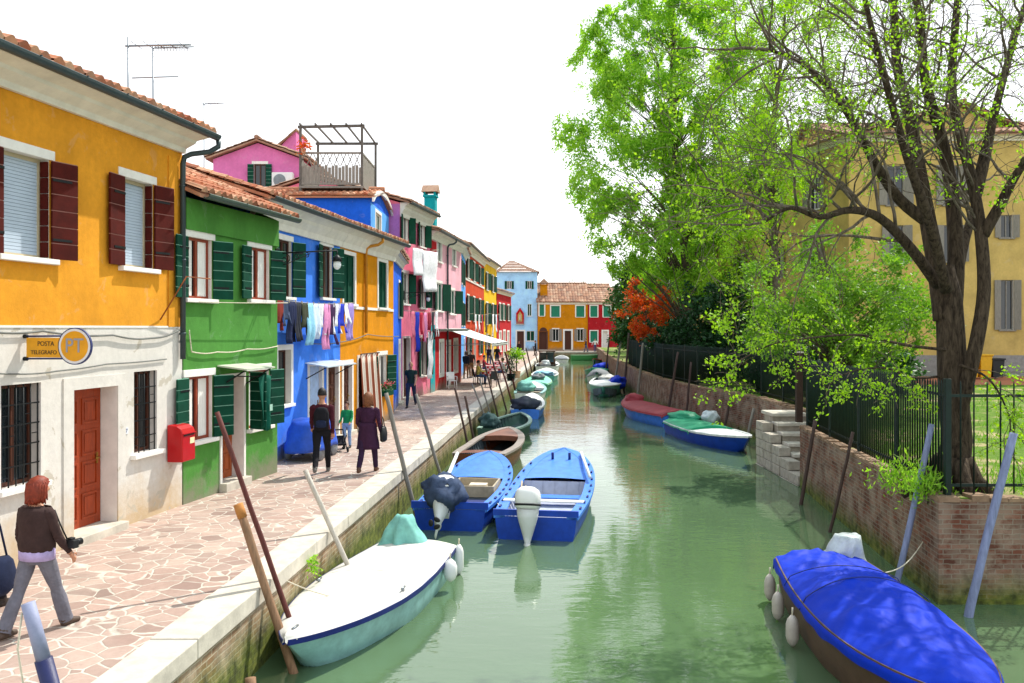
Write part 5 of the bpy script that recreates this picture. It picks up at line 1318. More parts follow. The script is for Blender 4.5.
# ------------------------------------------------------------------ people
SK = simple('skin', srgb('b98468'), .6, .1, 8, .05, 60); EYE = simple('eye_dark', srgb('1c1512'), .3, .05); LIP = simple('lips', srgb('8e4a42'), .6, .05)
def rotx(v, a): c, s = math.cos(a), math.sin(a); return Vector((v.x, v.y*c - v.z*s, v.y*s + v.z*c))
class Body:
    """one continuous body: tapered limbs and torso fused by a voxel remesh, coloured by the nearest source region"""
    def __init__(s): s.mb = MB(); s.pts = []; s.tags = []
    def seg(s, pts, rs, tag_, flat=1.0, n=12):
        P = []; Rr = []
        for k in range(len(pts) - 1):
            for q in range(5):
                u = q/5; P.append(Vector(pts[k]).lerp(Vector(pts[k+1]), u)); Rr.append(rs[k] + (rs[k+1] - rs[k])*u)
        P.append(Vector(pts[-1])); Rr.append(rs[-1]); b = len(s.mb.v); s.mb.tube(P, Rr, n, 0, flat=flat)
        for v in s.mb.v[b:]: s.pts.append(v); s.tags.append(tag_)
    def rings(s, rings, tag_):
        b = len(s.mb.v); R2 = []
        for a, c in zip(rings, rings[1:]):
            for q in range(4): R2.append([x.lerp(y, q/4) for x, y in zip(a, c)])
        R2.append(rings[-1]); s.mb.loft(R2, 0, True)
        tg = tag_ if callable(tag_) else (lambda p: tag_)
        for v in s.mb.v[b:]: s.pts.append(v); s.tags.append(tg(Vector(v)))
    def ell(s, c, rx, ry, rz, tag_, M=None):
        b = len(s.mb.v); s.mb.ell(c, rx, ry, rz, 0, 14, 10, M)
        for v in s.mb.v[b:]: s.pts.append(v); s.tags.append(tag_)
def person(label, pos, face, h, top, trousers, shoe, hair=None, legs=((20, 5), (-18, 12)), arms=((-15, 20), (18, 25)), abd=(8, 8), sit=False, skirt=None, hairstyle='short', voxel=.011, lean=0, short_sleeve=False, head_turn=0, wide=1.0, group=None, bald=False, flare=0.0, headtilt=0):
    """legs/arms: (swing of the upper part, bend of the lower part) in degrees for the right and left side; faces local +y"""
    t = thing('person', label, 'person', pos, face, group); B = Body(); k = h/1.75
    hip = .93*k if not sit else .93*k; lz = []; J = {}
    for sd, (a, b) in zip((1, -1), legs):
        H = Vector((sd*.095*k*wide, 0, hip)); a = R(a); b = R(b)
        K = H + Vector((sd*.01, math.sin(a), -math.cos(a)))*.43*k; A = K + Vector((0, math.sin(a - b), -math.cos(a - b)))*.42*k
        J[sd] = (H, K, A); lz.append(A.z - .075*k)
    dz = -min(lz)
    for sd in (1, -1): J[sd] = tuple(p + Vector((0, 0, dz)) for p in J[sd])
    hz = hip + dz; up = lambda x, y, z: rotx(Vector((x, y, z)), R(-lean)) + Vector((0, 0, hz)) if lean else Vector((x, y, z + hz))
    for sd in (1, -1):
        H, K, A = J[sd]
        B.seg([H + Vector((0, 0, .02)), H.lerp(K, .45), K], [.098*k*wide, .083*k*wide, .062*k], 1); B.seg([K, K.lerp(A, .35), A + Vector((0, 0, -.01))], [.062*k, .064*k + flare*.3, (.047 + flare)*k], 1)
        toe = A + Vector((sd*.012, .17*k, -.05*k)); B.seg([A + Vector((0, -.055*k, -.042*k)), A + Vector((0, .05*k, -.035*k)), toe], [.038*k, .045*k, .03*k], 2, n=10)
        B.seg([A + Vector((0, 0, .02)), A + Vector((0, -.01, -.04*k))], [.042*k, .042*k], 2)
    sec = [(-.10, .13, .10, 0), (.0, .172*wide, .118*wide, -.005), (.10, .158*wide, .108*wide, .0), (.20, .142*wide, .098*wide, .005), (.34, .165*wide, .112*wide, .0), (.44, .178*wide, .105, -.005), (.50, .165, .085, -.008), (.535, .10, .072, -.01), (.565, .062, .06, -.005), (.64, .052, .054, .012)]
    rg = []
    for (z, rx, ry, oy) in sec: rg.append([up(rx*k*math.cos(a), oy*k + ry*k*math.sin(a), z*k) for a in [2*math.pi*q/20 for q in range(20)]])
    zt, zn = hz + .03*k, hz + .545*k
    if lean: zt = hz + .03*k; zn = hz + .545*k*math.cos(R(lean))
    B.rings(rg, lambda p: 1 if p.z < zt else (0 if p.z < zn else 3))
    hc = up(0, .028*k, .728*k); Mh = Matrix.Rotation(R(head_turn), 3, 'Z') @ Matrix.Rotation(R(headtilt), 3, 'X')
    hd = lambda x, y, z: hc + Mh @ Vector((x*k, y*k, z*k))
    B.ell(hc, .076*k, .096*k, .118*k, 3, Mh); B.ell(hd(0, .018, -.055), .058*k, .072*k, .07*k, 3, Mh)
    B.seg([hd(0, .085, .02), hd(0, .108, -.022), hd(0, .095, -.032)], [.010*k, .016*k, .012*k], 3, n=8)
    for sd in (1, -1): B.ell(hd(sd*.078, -.008, -.005), .012*k, .024*k, .034*k, 3, Mh)
    for sd, (a, b), ab in zip((1, -1), arms, abd):
        S = up(sd*.185*k*wide, -.008*k, .475*k); a = R(a); b = R(b); f = R(ab)
        d1 = Vector((sd*math.sin(f), math.sin(a)*math.cos(f), -math.cos(a)*math.cos(f))); E = S + d1*.29*k
        d2 = Vector((sd*math.sin(f)*.3, math.sin(a + b), -math.cos(a + b))).normalized(); Wr = E + d2*.25*k
        tg = 0
        B.seg([S + Vector((-sd*.05*k, 0, .005)), S, S.lerp(E, .5)], [.062*k, .062*k, .054*k], 0); B.seg([S.lerp(E, .5), E], [.054*k, .045*k], 3 if short_sleeve else 0); B.seg([E, E.lerp(Wr, .4), Wr], [.045*k, .043*k, .031*k], 3 if short_sleeve else 0)
        fw = Vector((0, 1, 0)) - d2*d2.y; fw = fw.normalized() if fw.length > .1 else Vector((0, 0, 1)); sdw = d2.cross(fw)
        pc = Wr + d2*.045*k; B.seg([Wr + d2*-.01, Wr + d2*.05*k, Wr + d2*.088*k], [.028*k, .036*k, .036*k], 3, flat=.55 if abs(d2.z) < 2 else 1, n=10)
        for q, (o, L) in enumerate(((-.027, .062), (-.009, .076), (.009, .072), (.027, .055))):
            b0 = Wr + d2*.078*k + fw*o*k; m1 = b0 + d2*L*.5*k + sdw*(-sd)*.008*k; m2 = m1 + d2*L*.38*k + sdw*(-sd)*.022*k; B.seg([b0, m1, m2], [.0098*k, .009*k, .0078*k], 3, n=8)
        th = Wr + d2*.03*k + fw*.026*k; B.seg([th, th + fw*.028*k + d2*.03*k, th + fw*.03*k + d2*.06*k - sdw*sd*.012*k], [.013*k, .011*k, .009*k], 3, n=8)
        J['hand', sd] = Wr + d2*.11*k
    o = B.mb.build('body', [top, trousers, shoe, SK], t)
    rm = o.modifiers.new('fuse', 'REMESH'); rm.mode = 'VOXEL'; rm.voxel_size = voxel; rm.use_smooth_shade = True
    sm = o.modifiers.new('smooth', 'SMOOTH'); sm.factor = .5; sm.iterations = 3
    dg = bpy.context.evaluated_depsgraph_get(); dg.update(); me = bpy.data.meshes.new_from_object(o.evaluated_get(dg)); o.modifiers.clear(); old = o.data; o.data = me; me.name = 'body'; bpy.data.meshes.remove(old)
    me.materials.clear(); [me.materials.append(m) for m in (top, trousers, shoe, SK, EYE, LIP)]
    kd = kdtree.KDTree(len(B.pts)); [kd.insert(p, i) for i, p in enumerate(B.pts)]; kd.balance()
    if voxel < .0105:            # cloth folds
        nrm = [v.normal.copy() for v in me.vertices]
        for v, n_ in zip(me.vertices, nrm):
            tg = B.tags[kd.find(v.co)[1]]
            if tg in (0, 1):
                p = v.co; q = mnoise.noise((p.x*11, p.y*11, p.z*5 + h*7)) + .6*abs(mnoise.noise((p.x*20 + p.z*14, p.y*20, p.z*13))); v.co = p + n_*(.011 if tg == 0 else .009)*q
    eyes = [hd(.032, .084, .018), hd(-.032, .084, .018)]; mouth = hd(0, .092, -.07)
    for p in me.polygons:
        c = p.center; tg = B.tags[kd.find(c)[1]]
        if tg == 3:
            if min((c - e).length for e in eyes) < .011*k: tg = 4
            elif abs((Mh.transposed() @ (c - mouth)).x) < .024*k and abs((c - mouth).z) < .007*k and (c - mouth).length < .035*k: tg = 5
        p.material_index = tg; p.use_smooth = True
    if hair and not bald:
        m = MB(); n = 22; kk = 12; R2 = []
        low = {'short': -.02, 'bob': -.13, 'pony': -.06}[hairstyle]
        for i in range(kk + 1):
            v = i/kk; ring = []
            for j in range(n):
                a = 2*math.pi*j/n; fr = math.sin(a)          # +1 front
                zl = low if fr < .35 else (.055 if fr > .6 else low + (.055 - low)*(fr - .35)/.25)
                z = .128 + (zl - .128)*v; zz = max(-1, min(1, z/.128)); r = math.sqrt(max(0, 1 - zz*zz*.97)) if z > 0 else 1
                f = 1.0 + .14*mnoise.noise((j*.9, i*.7, h*9)) + .04*math.sin(j*5.1)
                vol = 1.08 if hairstyle == 'short' else 1.22
                ring.append(hd(.08*vol*r*math.cos(a)*f, (.10*vol*r*math.sin(a))*f - .008, z + .012))
            R2.append(ring)
        m.loft(R2, 0, True, (True, False))
        rs = random.Random(int(h*100))
        for i in range(90 if voxel < .0095 and hairstyle == 'bob' else 0):
            a = rs.uniform(-math.pi*1.12, math.pi*.12) if hairstyle == 'bob' else rs.uniform(0, 6.283)
            fr = math.sin(a); zl = low - .02 + rs.uniform(-.025, .02) if fr < .4 else .06
            pp = []
            for v in (0, .3, .6, .85, 1.0):
                z = .13 + (zl - .13)*v; zz = max(-1, min(1, z/.13)); r = math.sqrt(max(0, 1 - zz*zz)) if z > 0 else 1; vol = (1.13 if hairstyle == 'short' else 1.25) + .05*rs.uniform(-1, 1) + (.12 if v == 1.0 else 0)*rs.uniform(-1, 1.5)
                pp.append(hd(.08*vol*r*math.cos(a + .15*v*rs.uniform(-1, 1)), .10*vol*r*math.sin(a) - .008, z + .012))
            m.tube(pp, [.006*k, rs.uniform(.006, .013)*k, rs.uniform(.006, .013)*k, .008*k, .002*k], 5)
        ho = m.build('hair', [hair], t, solid=.012*k)
    if skirt:
        zb, zt2, mat_, w0, w1 = skirt; m = MB(); R2 = []
        for i in range(9):
            v = i/8; z = zt2 + (zb - zt2)*v; ww = w0 + (w1 - w0)*v
            R2.append([Vector(((ww + .012*math.sin(q*1.7 + i)*v)*k*math.cos(2*math.pi*q/26), (ww*.72 + .014*math.sin(q*2.3)*v)*k*math.sin(2*math.pi*q/26), z*h)) for q in range(26)])
        m.loft(R2, 0, True, (True, False)); m.build('coat', [mat_], t, solid=.012)
    J['t'] = t; J['M'] = Matrix.Translation(t.location) @ Matrix.Rotation(face, 4, 'Z'); J['up'] = up; J['k'] = k; J['hz'] = hz
    return J
H_red = simple('red_hair', srgb('7a2a12'), .6, .35, 30, .4, 60); H_dark = simple('dark_hair', srgb('1d1512'), .6, .3, 30, .4, 60); H_brown = simple('brown_hair', srgb('4a2a18'), .6, .3, 30, .4, 60); H_auburn = simple('auburn_hair', srgb('7c4a2a'), .6, .3, 30, .4, 60); H_grey = simple('grey_hair', srgb('8c8680'), .6, .3, 30, .4, 60)
C_brown = cloth('dark_brown', '3a2a28'); C_grey = cloth('grey', '6b6a74'); C_black = cloth('black', '1c1b20'); C_navy = cloth('navy', '1f2740'); C_maroon = cloth('maroon', '4a1c26'); C_plum = cloth('plum', '3c2038'); C_green = cloth('kid_green', '1f8a52'); C_jeans = cloth('jeans', '3c5680'); C_ltjeans = cloth('light_jeans', '8aa6cc'); C_olive = cloth('deep_green', '1f3330'); C_khaki = cloth('khaki', '7a5a3c'); C_white = cloth('white', 'd8d8d4', .05); C_lilac = cloth('lilac', 'a99ac4'); C_yell = cloth('pale_yellow', 'c9bc62'); C_redc = cloth('red', 'b02030'); S_dark = simple('dark_shoe', srgb('2b2320'), .5, .2)
def gp(px, py): return ground(px, py, 0)
# woman with red hair, walking away to the right along the quay
J = person('woman with short red hair and grey cargo trousers walking past the post office', gp(37, 632), R(-22), 1.62, C_brown, C_grey, simple('brown_shoe', srgb('4a3a30'), .6), H_red, legs=((22, 4), (-20, 6)), arms=((12, 22), (-4, 30)), abd=(14, 10), hairstyle='bob', voxel=.008, wide=1.06, flare=.028, head_turn=-12)
m = MB(); 
for (za, zb, w) in ((-.045, .075, .19),): m.loft([[J['up'](w*1.04*math.cos(a), w*.74*math.sin(a), z) for a in [2*math.pi*q/26 for q in range(26)]] for z in (zb, (za + zb)/2, za)], 0, True, (False, False))
m.build('shirt_hem', [C_lilac], J['t'], solid=.01)
m = MB(); m.loft([[J['up'](rx*math.cos(a)*(1 + .05*mnoise.noise((math.cos(a)*3, math.sin(a)*3, z*14)) + .02*math.sin(a*9 + z*30)), ry*math.sin(a)*(1 + .07*mnoise.noise((math.cos(a)*3, math.sin(a)*4, z*12 + 5))) - .004, z) for a in [2*math.pi*q/40 for q in range(40)]] for (z, rx, ry) in ((.49, .17, .10), (.45, .196, .118), (.40, .204, .13), (.34, .206, .138), (.28, .2, .134), (.22, .198, .13), (.16, .202, .136), (.11, .208, .144), (.07, .2, .14), (.05, .195, .135))], 0, True, (False, False)); m.build('jacket', [C_brown], J['t'], solid=.012)
hp = J['M'] @ J['hand', 1]
cm = thing('camera', 'black camera hanging at the hip of the red haired woman', 'camera', J['M'] @ Vector((.3, .16, J['hz'] + .1)), R(-22)); q = MB(); q.box(-.07, .07, -.035, .035, -.045, .045); q.box(-.03, .03, -.03, .03, .045, .065); q.build('body', [M_rubber], cm, bevel=.01); MB().tube([(0, .03, 0), (0, .12, 0)], [.038, .036], 14).build('lens', [M_iron], cm); MB().tube([(-.06, 0, .04), (-.1, -.05, .2), (-.12, -.1, .36)], .008, 6).build('strap', [M_rubber], cm)
# companion cut by the left edge
J = person('person in dark clothes with a large black bag at the left edge', gp(-22, 612), R(-15), 1.66, C_black, C_black, S_dark, H_dark, hairstyle='bob')
bg = thing('shoulder_bag', 'big dark shoulder bag carried beside the red haired woman', 'bag', J['M'] @ Vector((.28, .02, .44)), R(-15)); q = MB(); q.loft([[Vector((x*w, y*w, z)) for (x, y) in [(.09*math.cos(a), .2*math.sin(a)) for a in [2*math.pi*q_/18 for q_ in range(18)]]] for (w, z) in ((.5, -.24), (.95, -.18), (1.05, -.02), (.85, .12), (.55, .18))], 0, True); q.build('sack', [C_navy], bg); MB().tube([(0, -.1, .14), (-.06, -.06, .5), (-.1, 0, .78), (-.06, .06, .5), (0, .1, .14)], .012, 6).build('strap', [C_navy], bg)
# backpack man
J = person('man with a black backpack walking away beside the plum coated woman', gp(322, 474), R(8), 1.88, C_maroon, C_black, simple('grey_shoe', srgb('6a6662'), .6), H_dark, legs=((24, 4), (-22, 26)), arms=((-14, 30), (20, 25)), abd=(5, 5), voxel=.009)
bp = thing('backpack', 'black backpack on the back of the walking man', 'backpack', J['M'] @ Vector((0, -.17, J['hz'] + .28)), R(8)); q = MB(); q.loft([[Vector((x, y, z)) for (x, y) in [(w*math.copysign(abs(math.cos(a))**.6, math.cos(a)), d*math.copysign(abs(math.sin(a))**.6, math.sin(a))) for a in [2*math.pi*q_/20 for q_ in range(20)]]] for (w, d, z) in ((.08, .04, -.24), (.15, .085, -.22), (.165, .1, -.05), (.16, .095, .12), (.12, .07, .22), (.05, .03, .25))], 0, True); q.build('pack', [C_black], bp); q = MB(); q.loft([[Vector((x, y - .1, z)) for (x, y) in [(w*math.cos(a), d*math.sin(a)) for a in [2*math.pi*q_/14 for q_ in range(14)]]] for (w, d, z) in ((.05, .01, -.18), (.11, .035, -.16), (.11, .035, -.04), (.05, .01, -.02))], 0, True); q.build('pocket', [C_navy], bp)
for sx in (1, -1): MB().tube([(sx*.1, .05, .18), (sx*.11, .1, .24), (sx*.12, .2, .22), (sx*.13, .29, .1)], .02, 6, flat=.5).build('strap', [C_black], bp)
# plum woman
J = person('woman in a plum coat carrying a black handbag, walking away', gp(368, 473), R(-4), 1.76, C_plum, cloth('purple_tights', '33203a'), simple('brown_heel', srgb('5a3a26'), .5), H_auburn, legs=((20, 2), (-18, 20)), arms=((-10, 40), (14, 50)), abd=(12, 10), hairstyle='bob', skirt=(.30, .62, C_plum, .175, .245), wide=1.08, voxel=.009)
hb_ = thing('handbag', 'black handbag on the arm of the plum coated woman', 'bag', J['M'] @ Vector((.33, .06, .86)), R(-4)); q = MB(); q.loft([[Vector((x, y, z)) for (x, y) in [(d*math.cos(a), w*math.sin(a)) for a in [2*math.pi*q_/18 for q_ in range(18)]]] for (w, d, z) in ((.12, .04, -.18), (.17, .07, -.15), (.18, .075, 0), (.15, .05, .12), (.11, .02, .15))], 0, True); q.build('sack', [M_rubber], hb_); MB().tube([(0, -.1, .13), (-.02, -.07, .3), (-.03, 0, .36), (-.02, .07, .3), (0, .1, .13)], .011, 6).build('handle', [M_rubber], hb_)
# child
J = person('small child in a green top and pale jeans beside the blue doorway', gp(347, 448), R(170), 1.2, C_green, C_ltjeans, S_dark, H_brown, legs=((3, 2), (-3, 3)), arms=((10, 40), (20, 40)), voxel=.009)
# man strolling towards us
J = person('man in a dark green t-shirt and jeans walking towards us', gp(411, 407.5), R(176), 1.84, C_olive, cloth('dark_jeans', '26324c'), S_dark, None, legs=((20, 3), (-20, 20)), arms=((-22, 20), (22, 30)), short_sleeve=True, abd=(5, 5), bald=False)
# pairs under the awning
person('man in a dark jacket standing before the red shop front', gp(456, 381), R(10), 1.72, C_navy, C_black, S_dark, H_dark, legs=((6, 2), (-6, 4)))
person('woman in black at the edge of the awning shade', gp(466, 378.5), R(-20), 1.68, C_black, C_khaki, S_dark, H_brown, hairstyle='bob', legs=((4, 2), (-6, 4)))
person('man in brown trousers beside the woman in black under the awning', gp(471, 378), R(20), 1.78, C_brown, C_khaki, S_dark, H_dark, legs=((8, 2), (-8, 6)))
person('waiter in dark vest standing behind the dining tables', gp(489, 367.5), R(150), 1.75, C_navy, C_jeans, S_dark, H_dark, legs=((5, 2), (-5, 3)))
person('waiter in white sleeves beside the other waiter', gp(497, 366.8), R(200), 1.75, C_black, C_navy, S_dark, H_dark, legs=((5, 2), (-5, 3)))
person('person in brown walking before the pale blue house', gp(519, 356.3), R(190), 1.72, C_brown, C_black, S_dark, H_dark, legs=((14, 2), (-14, 6)), voxel=.02)
person('person in black by the poles before the pale blue house', gp(535.5, 355.6), R(90), 1.72, C_black, C_black, S_dark, H_dark, legs=((10, 2), (-10, 6)), voxel=.02)
person('person in dark blue walking along the far ochre house', gp(586, 352), R(90), 1.75, C_navy, C_jeans, S_dark, H_brown, legs=((14, 2), (-14, 6)), voxel=.02)
person('person in a white top standing before the maroon house', gp(595, 352), R(180), 1.75, C_white, C_jeans, S_dark, H_dark, legs=((8, 2), (-8, 6)), abd=(35, 35), voxel=.02)
# ---- dining tables, chairs, seated guests
M_check = simple('red_white_cloth', srgb('c8424e'), .9, .35, 14, .2, 60)
def chk():
    t = NT('checked_cloth'); v = t.coord('Object', (1, 1, 1)); c = t.new('ShaderNodeTexChecker'); c.inputs['Scale'].default_value = 7; t.link(v, c.inputs['Vector']); c.inputs['Color1'].default_value = srgb('b8202c') + (1,); c.inputs['Color2'].default_value = srgb('e3c6c4') + (1,); t.base(c.outputs['Color']); t.set(.9, 0, .2); return t.mat
M_check = chk()
def table(p, lb):
    t = thing('dining_table', 'wooden dining table under the cloth ' + lb, 'table', p, R(5), 'dining tables'); MB().box(-.42, .42, -.42, .42, .70, .735).build('tabletop', [M_ropewood], t)
    for a in (-.36, .36):
        for b_ in (-.36, .36): MB().tube([(a, b_, 0), (a, b_, .7)], .025, 8).build('leg', [M_ropewood], t)
    c = MB(); c.grid(lambda u, v: Vector(((-.46 + .92*u), (-.46 + .92*v), .742)), 6, 6); n = 40; ring = []
    for z in (.742, .62, .45):
        rg = []
        for k in range(n):
            q = k/n*4; s_ = int(q); f = q - s_; x, y = [(-1 + 2*f, -1), (1, -1 + 2*f), (1 - 2*f, 1), (-1, 1 - 2*f)][s_]; w = .46 + (.742 - z)*.12*(1 + .6*math.sin(k*1.6)); rg.append(Vector((x*w, y*w, z)))
        ring.append(rg)
    c.loft(ring, 0, True, (False, False)); o = c.build('tablecloth', [M_check], None, loc=p, rz=R(5)); tag(o, 'red and white checked cloth ' + lb, 'tablecloth', 'checked tablecloths')
tb = [(gp(484, 383.5), 'on the table nearest us'), (gp(493, 377), 'on the middle table of the row'), (gp(500, 372), 'on the farthest table of the row')]
for p, lb in tb: table(p, lb)
def chair(p, rz, lb, mat=None, cat='chair'):
    mat = mat or M_plastic_white; t = thing('plastic_chair', lb, cat, p, rz, 'chairs around the dining tables'); MB().box(-.22, .22, -.22, .22, .42, .45).build('seat', [mat], t, bevel=.01)
    q = MB(); q.grid(lambda u, v: Vector((-.22 + .44*u, -.2 - .05*math.sin(math.pi*u) - .1*v, .45 + .42*v)), 8, 4); q.build('backrest', [mat], t, solid=.025)
    for a in (-.2, .2):
        for b_ in (-.2, .2): MB().tube([(a*1.1, b_*1.1, 0), (a, b_, .43)], .02, 6).build('leg', [mat], t)
        MB().tube([(a*1.15, -.22, .65), (a*1.15, .2, .65), (a*1.1, .22, .44)], .018, 6).build('armrest', [mat], t)
ch_dark = simple('dark_chair', srgb('2a2c30'), .6, .2)
chair(h9.P(2.6, .55, 0), R(200), 'white plastic chair standing at the turquoise corner panel')
c0 = gp(478, 384.5); chair(c0, R(-75), 'dark chair of the guest in pale yellow', ch_dark)
c1 = gp(491, 387); chair(c1, R(40), 'empty dark chair on the canal side of the nearest table', ch_dark); c2 = gp(484, 375.5); chair(c2, R(-95), 'dark chair of the guest in red', ch_dark); c3 = gp(503, 380); chair(c3, R(100), 'dark chair of the guest in white', ch_dark)
SITL = ((85, 88), (85, 88))
for p, rz, lb, top_, hr in ((c0, R(-75), 'guest in pale yellow seated at the nearest checked table', C_yell, H_dark), (c2, R(-95), 'guest in red seated at the middle checked table', C_redc, H_dark), (c3, R(100), 'guest in white seated with back to the canal', C_white, H_brown)):
    J = person(lb, p, rz, 1.7, top_, C_jeans, S_dark, hr, legs=SITL, arms=((35, 50), (35, 50)), voxel=.013)
# ------------------------------------------------------------------ things on and before the houses
def on(h, u, out, z): return h.P(u, out, z)
def rzof(h): return math.atan2(h.d.y, h.d.x)
# post office sign, standing out from the wall
us = h1.u(24); P = h1.P(us, 0, h1.z(24, 346)); sg = thing('post_sign', 'yellow projecting sign reading POSTA TELEGRAFO with a round PT disc', 'sign', P, math.atan2(-h1.d.x, h1.d.y))
M_sy = simple('sign_yellow', srgb('d99a10'), .45, .12); M_sb = simple('sign_blue_rim', srgb('2a3466'), .5, .1); M_sw = simple('sign_white', srgb('d6dae0'), .5, .05); M_sl = simple('sign_grey_letters', srgb('8f97a8'), .5, .05)
w = (95 - 24)/F*P.y*1.05; hh = .105
q = MB(); q.box(.05, w - .44, -.016, .016, -.15, .11); q.build('panel', [M_sy], sg)
q = MB(); q.tube([(0, 0, .13), (w - .42, 0, .135)], .012, 8); q.tube([(0, 0, -.17), (w - .42, 0, -.165)], .012, 8); q.build('rail', [M_sb], sg)
for z in (.13, -.17): MB().tube([(-.02, 0, z), (.05, 0, z)], .028, 10).build('wall_bracket', [M_iron], sg)
c = Vector((w - .235, 0, -.0)); rr_ = .245
def disc(mb, c, r, t, m=0):
    mb.loft([[c + Vector((r*math.cos(a), y, r*math.sin(a))) for a in [2*math.pi*k/40 for k in range(40)]] for y in (-t, t)], m, False)
q = MB(); disc(q, c, rr_, .016, 0); disc(q, c, rr_ - .014, .018, 1); disc(q, c, rr_ - .045, .020, 2); q.build('disc', [M_sb, M_sw, M_sy], sg)
Mt = Matrix.Rotation(R(90), 4, 'X')
L1 = simple('sign_dark_letters', srgb('4a3a20'), .5, .05)
for body, x, z, sz, mm, y in (('POSTA', .34*w, .03, .088, L1, -.018), ('TELEGRAFO', .31*w, -.085, .078, L1, -.018), ('PT', c.x, c.z - .0, .27, M_sl, -.022)):
    text_mesh(body, sz, mm, 'lettering', sg, Matrix.Translation((x, y, z)) @ Mt @ Matrix.Diagonal((.92, 1, 1, 1)), .003)
# red postbox
P = h1.P(h1.L - .3, .0, h1.z(178, 459)); t = thing('postbox', 'red wall mounted postbox at the corner of the post office', 'postbox', P, rzof(h1)); M_post = simple('postbox_red', srgb('b00a12'), .35, .08)
q = MB(); H = .62; q.prism([(-.21, y, z) for y, z in ((-.02, 0), (-.30, 0), (-.31, .02), (-.31, H - .12), (-.28, H - .05), (-.2, H), (-.02, H + .02))], (.42, 0, 0)); q.build('box', [M_post], t, bevel=.018)
q = MB(); q.box(-.17, .17, -.316, -.306, H - .175, H - .145); q.build('slot', [M_rubber], t); q = MB(); q.box(-.2, .2, -.335, -.306, H - .14, H - .125); q.build('slot_hood', [M_post], t)
q = MB(); q.box(.03, .17, -.315, -.308, .30, .40); q.build('notice', [simple('cream_notice', srgb('e6dcb0'), .6, .05)], t); pass
# house number
P = h1.P(h1.u(125), .004, h1.z(125, 431)); t = thing('number_plate', 'tiny white house number plate beside the post office door', 'plate', P, rzof(h1)); MB().box(-.07, .07, -.01, 0, -.05, .05).build('plate', [M_sw], t); text_mesh('67', .085, M_sb, 'digits', t, Matrix.Translation((0, -.012, 0)) @ Mt, .002)
# aerials
for (px, Y, y0, y1, arms_, lb) in ((128, 16.2, 100, 37, ((46, -.05, 1.15, 0),), 'tall tv aerial mast with one long boom on the yellow house roof'), (153, 16.4, 108, 45, ((48, -.0, .75, 1), (78, -.4, .45, 2)), 'tv aerial mast with toothed boom and crossbar on the yellow house roof'), (204, 26, 150, 102, ((104, -.05, .55, 0),), 'small tv aerial behind the green roof')):
    p = at(px, y0, Y); top = at(px, y1, Y); t = thing('tv_aerial', lb, 'aerial', p); z = top.z - p.z; m_ = MB(); m_.tube([(0, 0, -1.2), (0, 0, z)], .016, 6); m_.build('mast', [M_chrome], t)
    for (ya, x0, x1, kd_) in arms_:
        za = at(px, ya, Y).z - p.z; m = MB(); m.tube([(x0, 0, za), (x1, .1, za + .06)], .018 if kd_ == 0 else .012, 6)
        if kd_ == 1:
            for k in range(12): x = .05 + .055*k; m.tube([(x, -.09, za + .02), (x, .12, za + .02)], .006, 4); m.tube([(x, .02, za - .06), (x, .02, za + .08)], .006, 4)
        if kd_ == 0:
            for k in range(5): x = .15 + .22*k; m.tube([(x, -.2, za + .02), (x, .25, za + .03)], .007, 4)
        m.build('boom', [M_chrome], t)
# cables along the fronts
def cable(h, pts, lb, r=.014, mat=None, sag=.05):
    p0 = h.P(pts[0][0], pts[0][1], pts[0][2]); t = thing('cable', lb, 'cable', p0); m = MB(); P_ = []
    for (a, b) in zip(pts, pts[1:]):
        A = h.P(*a); B_ = h.P(*b)
        for k in range(8): u = k/8; P_.append(A.lerp(B_, u) - p0 + Vector((0, 0, -sag*math.sin(math.pi*u))))
    P_.append(h.P(*pts[-1]) - p0); m.tube(P_, r, 6); m.build('wire', [mat or M_iron], t); return t
cgrey = simple('cable_grey', srgb('6d706c'), .7)
cable(h1, [(h1.u(0) - .4, .04, h1.z(2, 330)), (h1.u(40), .04, h1.z(40, 331)), (h1.u(110), .05, h1.z(110, 335)), (h1.u(150), .05, h1.z(150, 338)), (h1.u(176), .06, h1.z(176, 330))], 'sagging grey cable under the yellow wall edge', .016, cgrey, .035)
cable(h1, [(h1.u(0) - .4, .03, h1.z(2, 370)), (h1.u(22), .03, h1.z(22, 374)), (h1.u(55), .03, h1.z(55, 371)), (h1.u(105), .03, h1.z(105, 364)), (h1.u(165), .03, h1.z(165, 359))], 'thin grey cable above the post office door', .011, cgrey, .01)
cable(h2, [(.12, .04, h2.z(185, 330)), (.2, .04, h2.z(187, 352)), (h2.u(215), .05, h2.z(215, 352)), (h2.u(245), .05, h2.z(245, 349)), (h2.L - .05, .04, h2.z(276, 346))], 'slack pale cable on the green house front', .012, M_rope, .03)
cable(h2, [(.1, .25, h2.z(184, 302)), (h2.L - .1, .3, h2.z(276, 303))], 'washing line stretched across the green house front', .008, M_rope, .01)
cable(h3, [(h3.L - 2.2, .05, h3.z(325, 343)), (h3.L, .05, 2.75), (h3.L + 2.4, .05, 2.95), (h3.L + 6, .05, 2.85)], 'dark cable running along the blue and ochre fronts', .014, cgrey, .03)
# rusty bracket on the downpipe corner
P = h1.P(h1.L - .7, .0, h1.z(155, 320)); t = thing('wall_bracket', 'rusty iron clothes line bracket at the yellow house corner', 'bracket', P, rzof(h1)); z = h1.z(160, 276) - P.z
MB().tube([(0, -.01, 0), (.25, -.35, z), (.95, -.4, z)], .012, 6).build('rod', [simple('rust', srgb('8a4a1e'), .8, .3)], t)
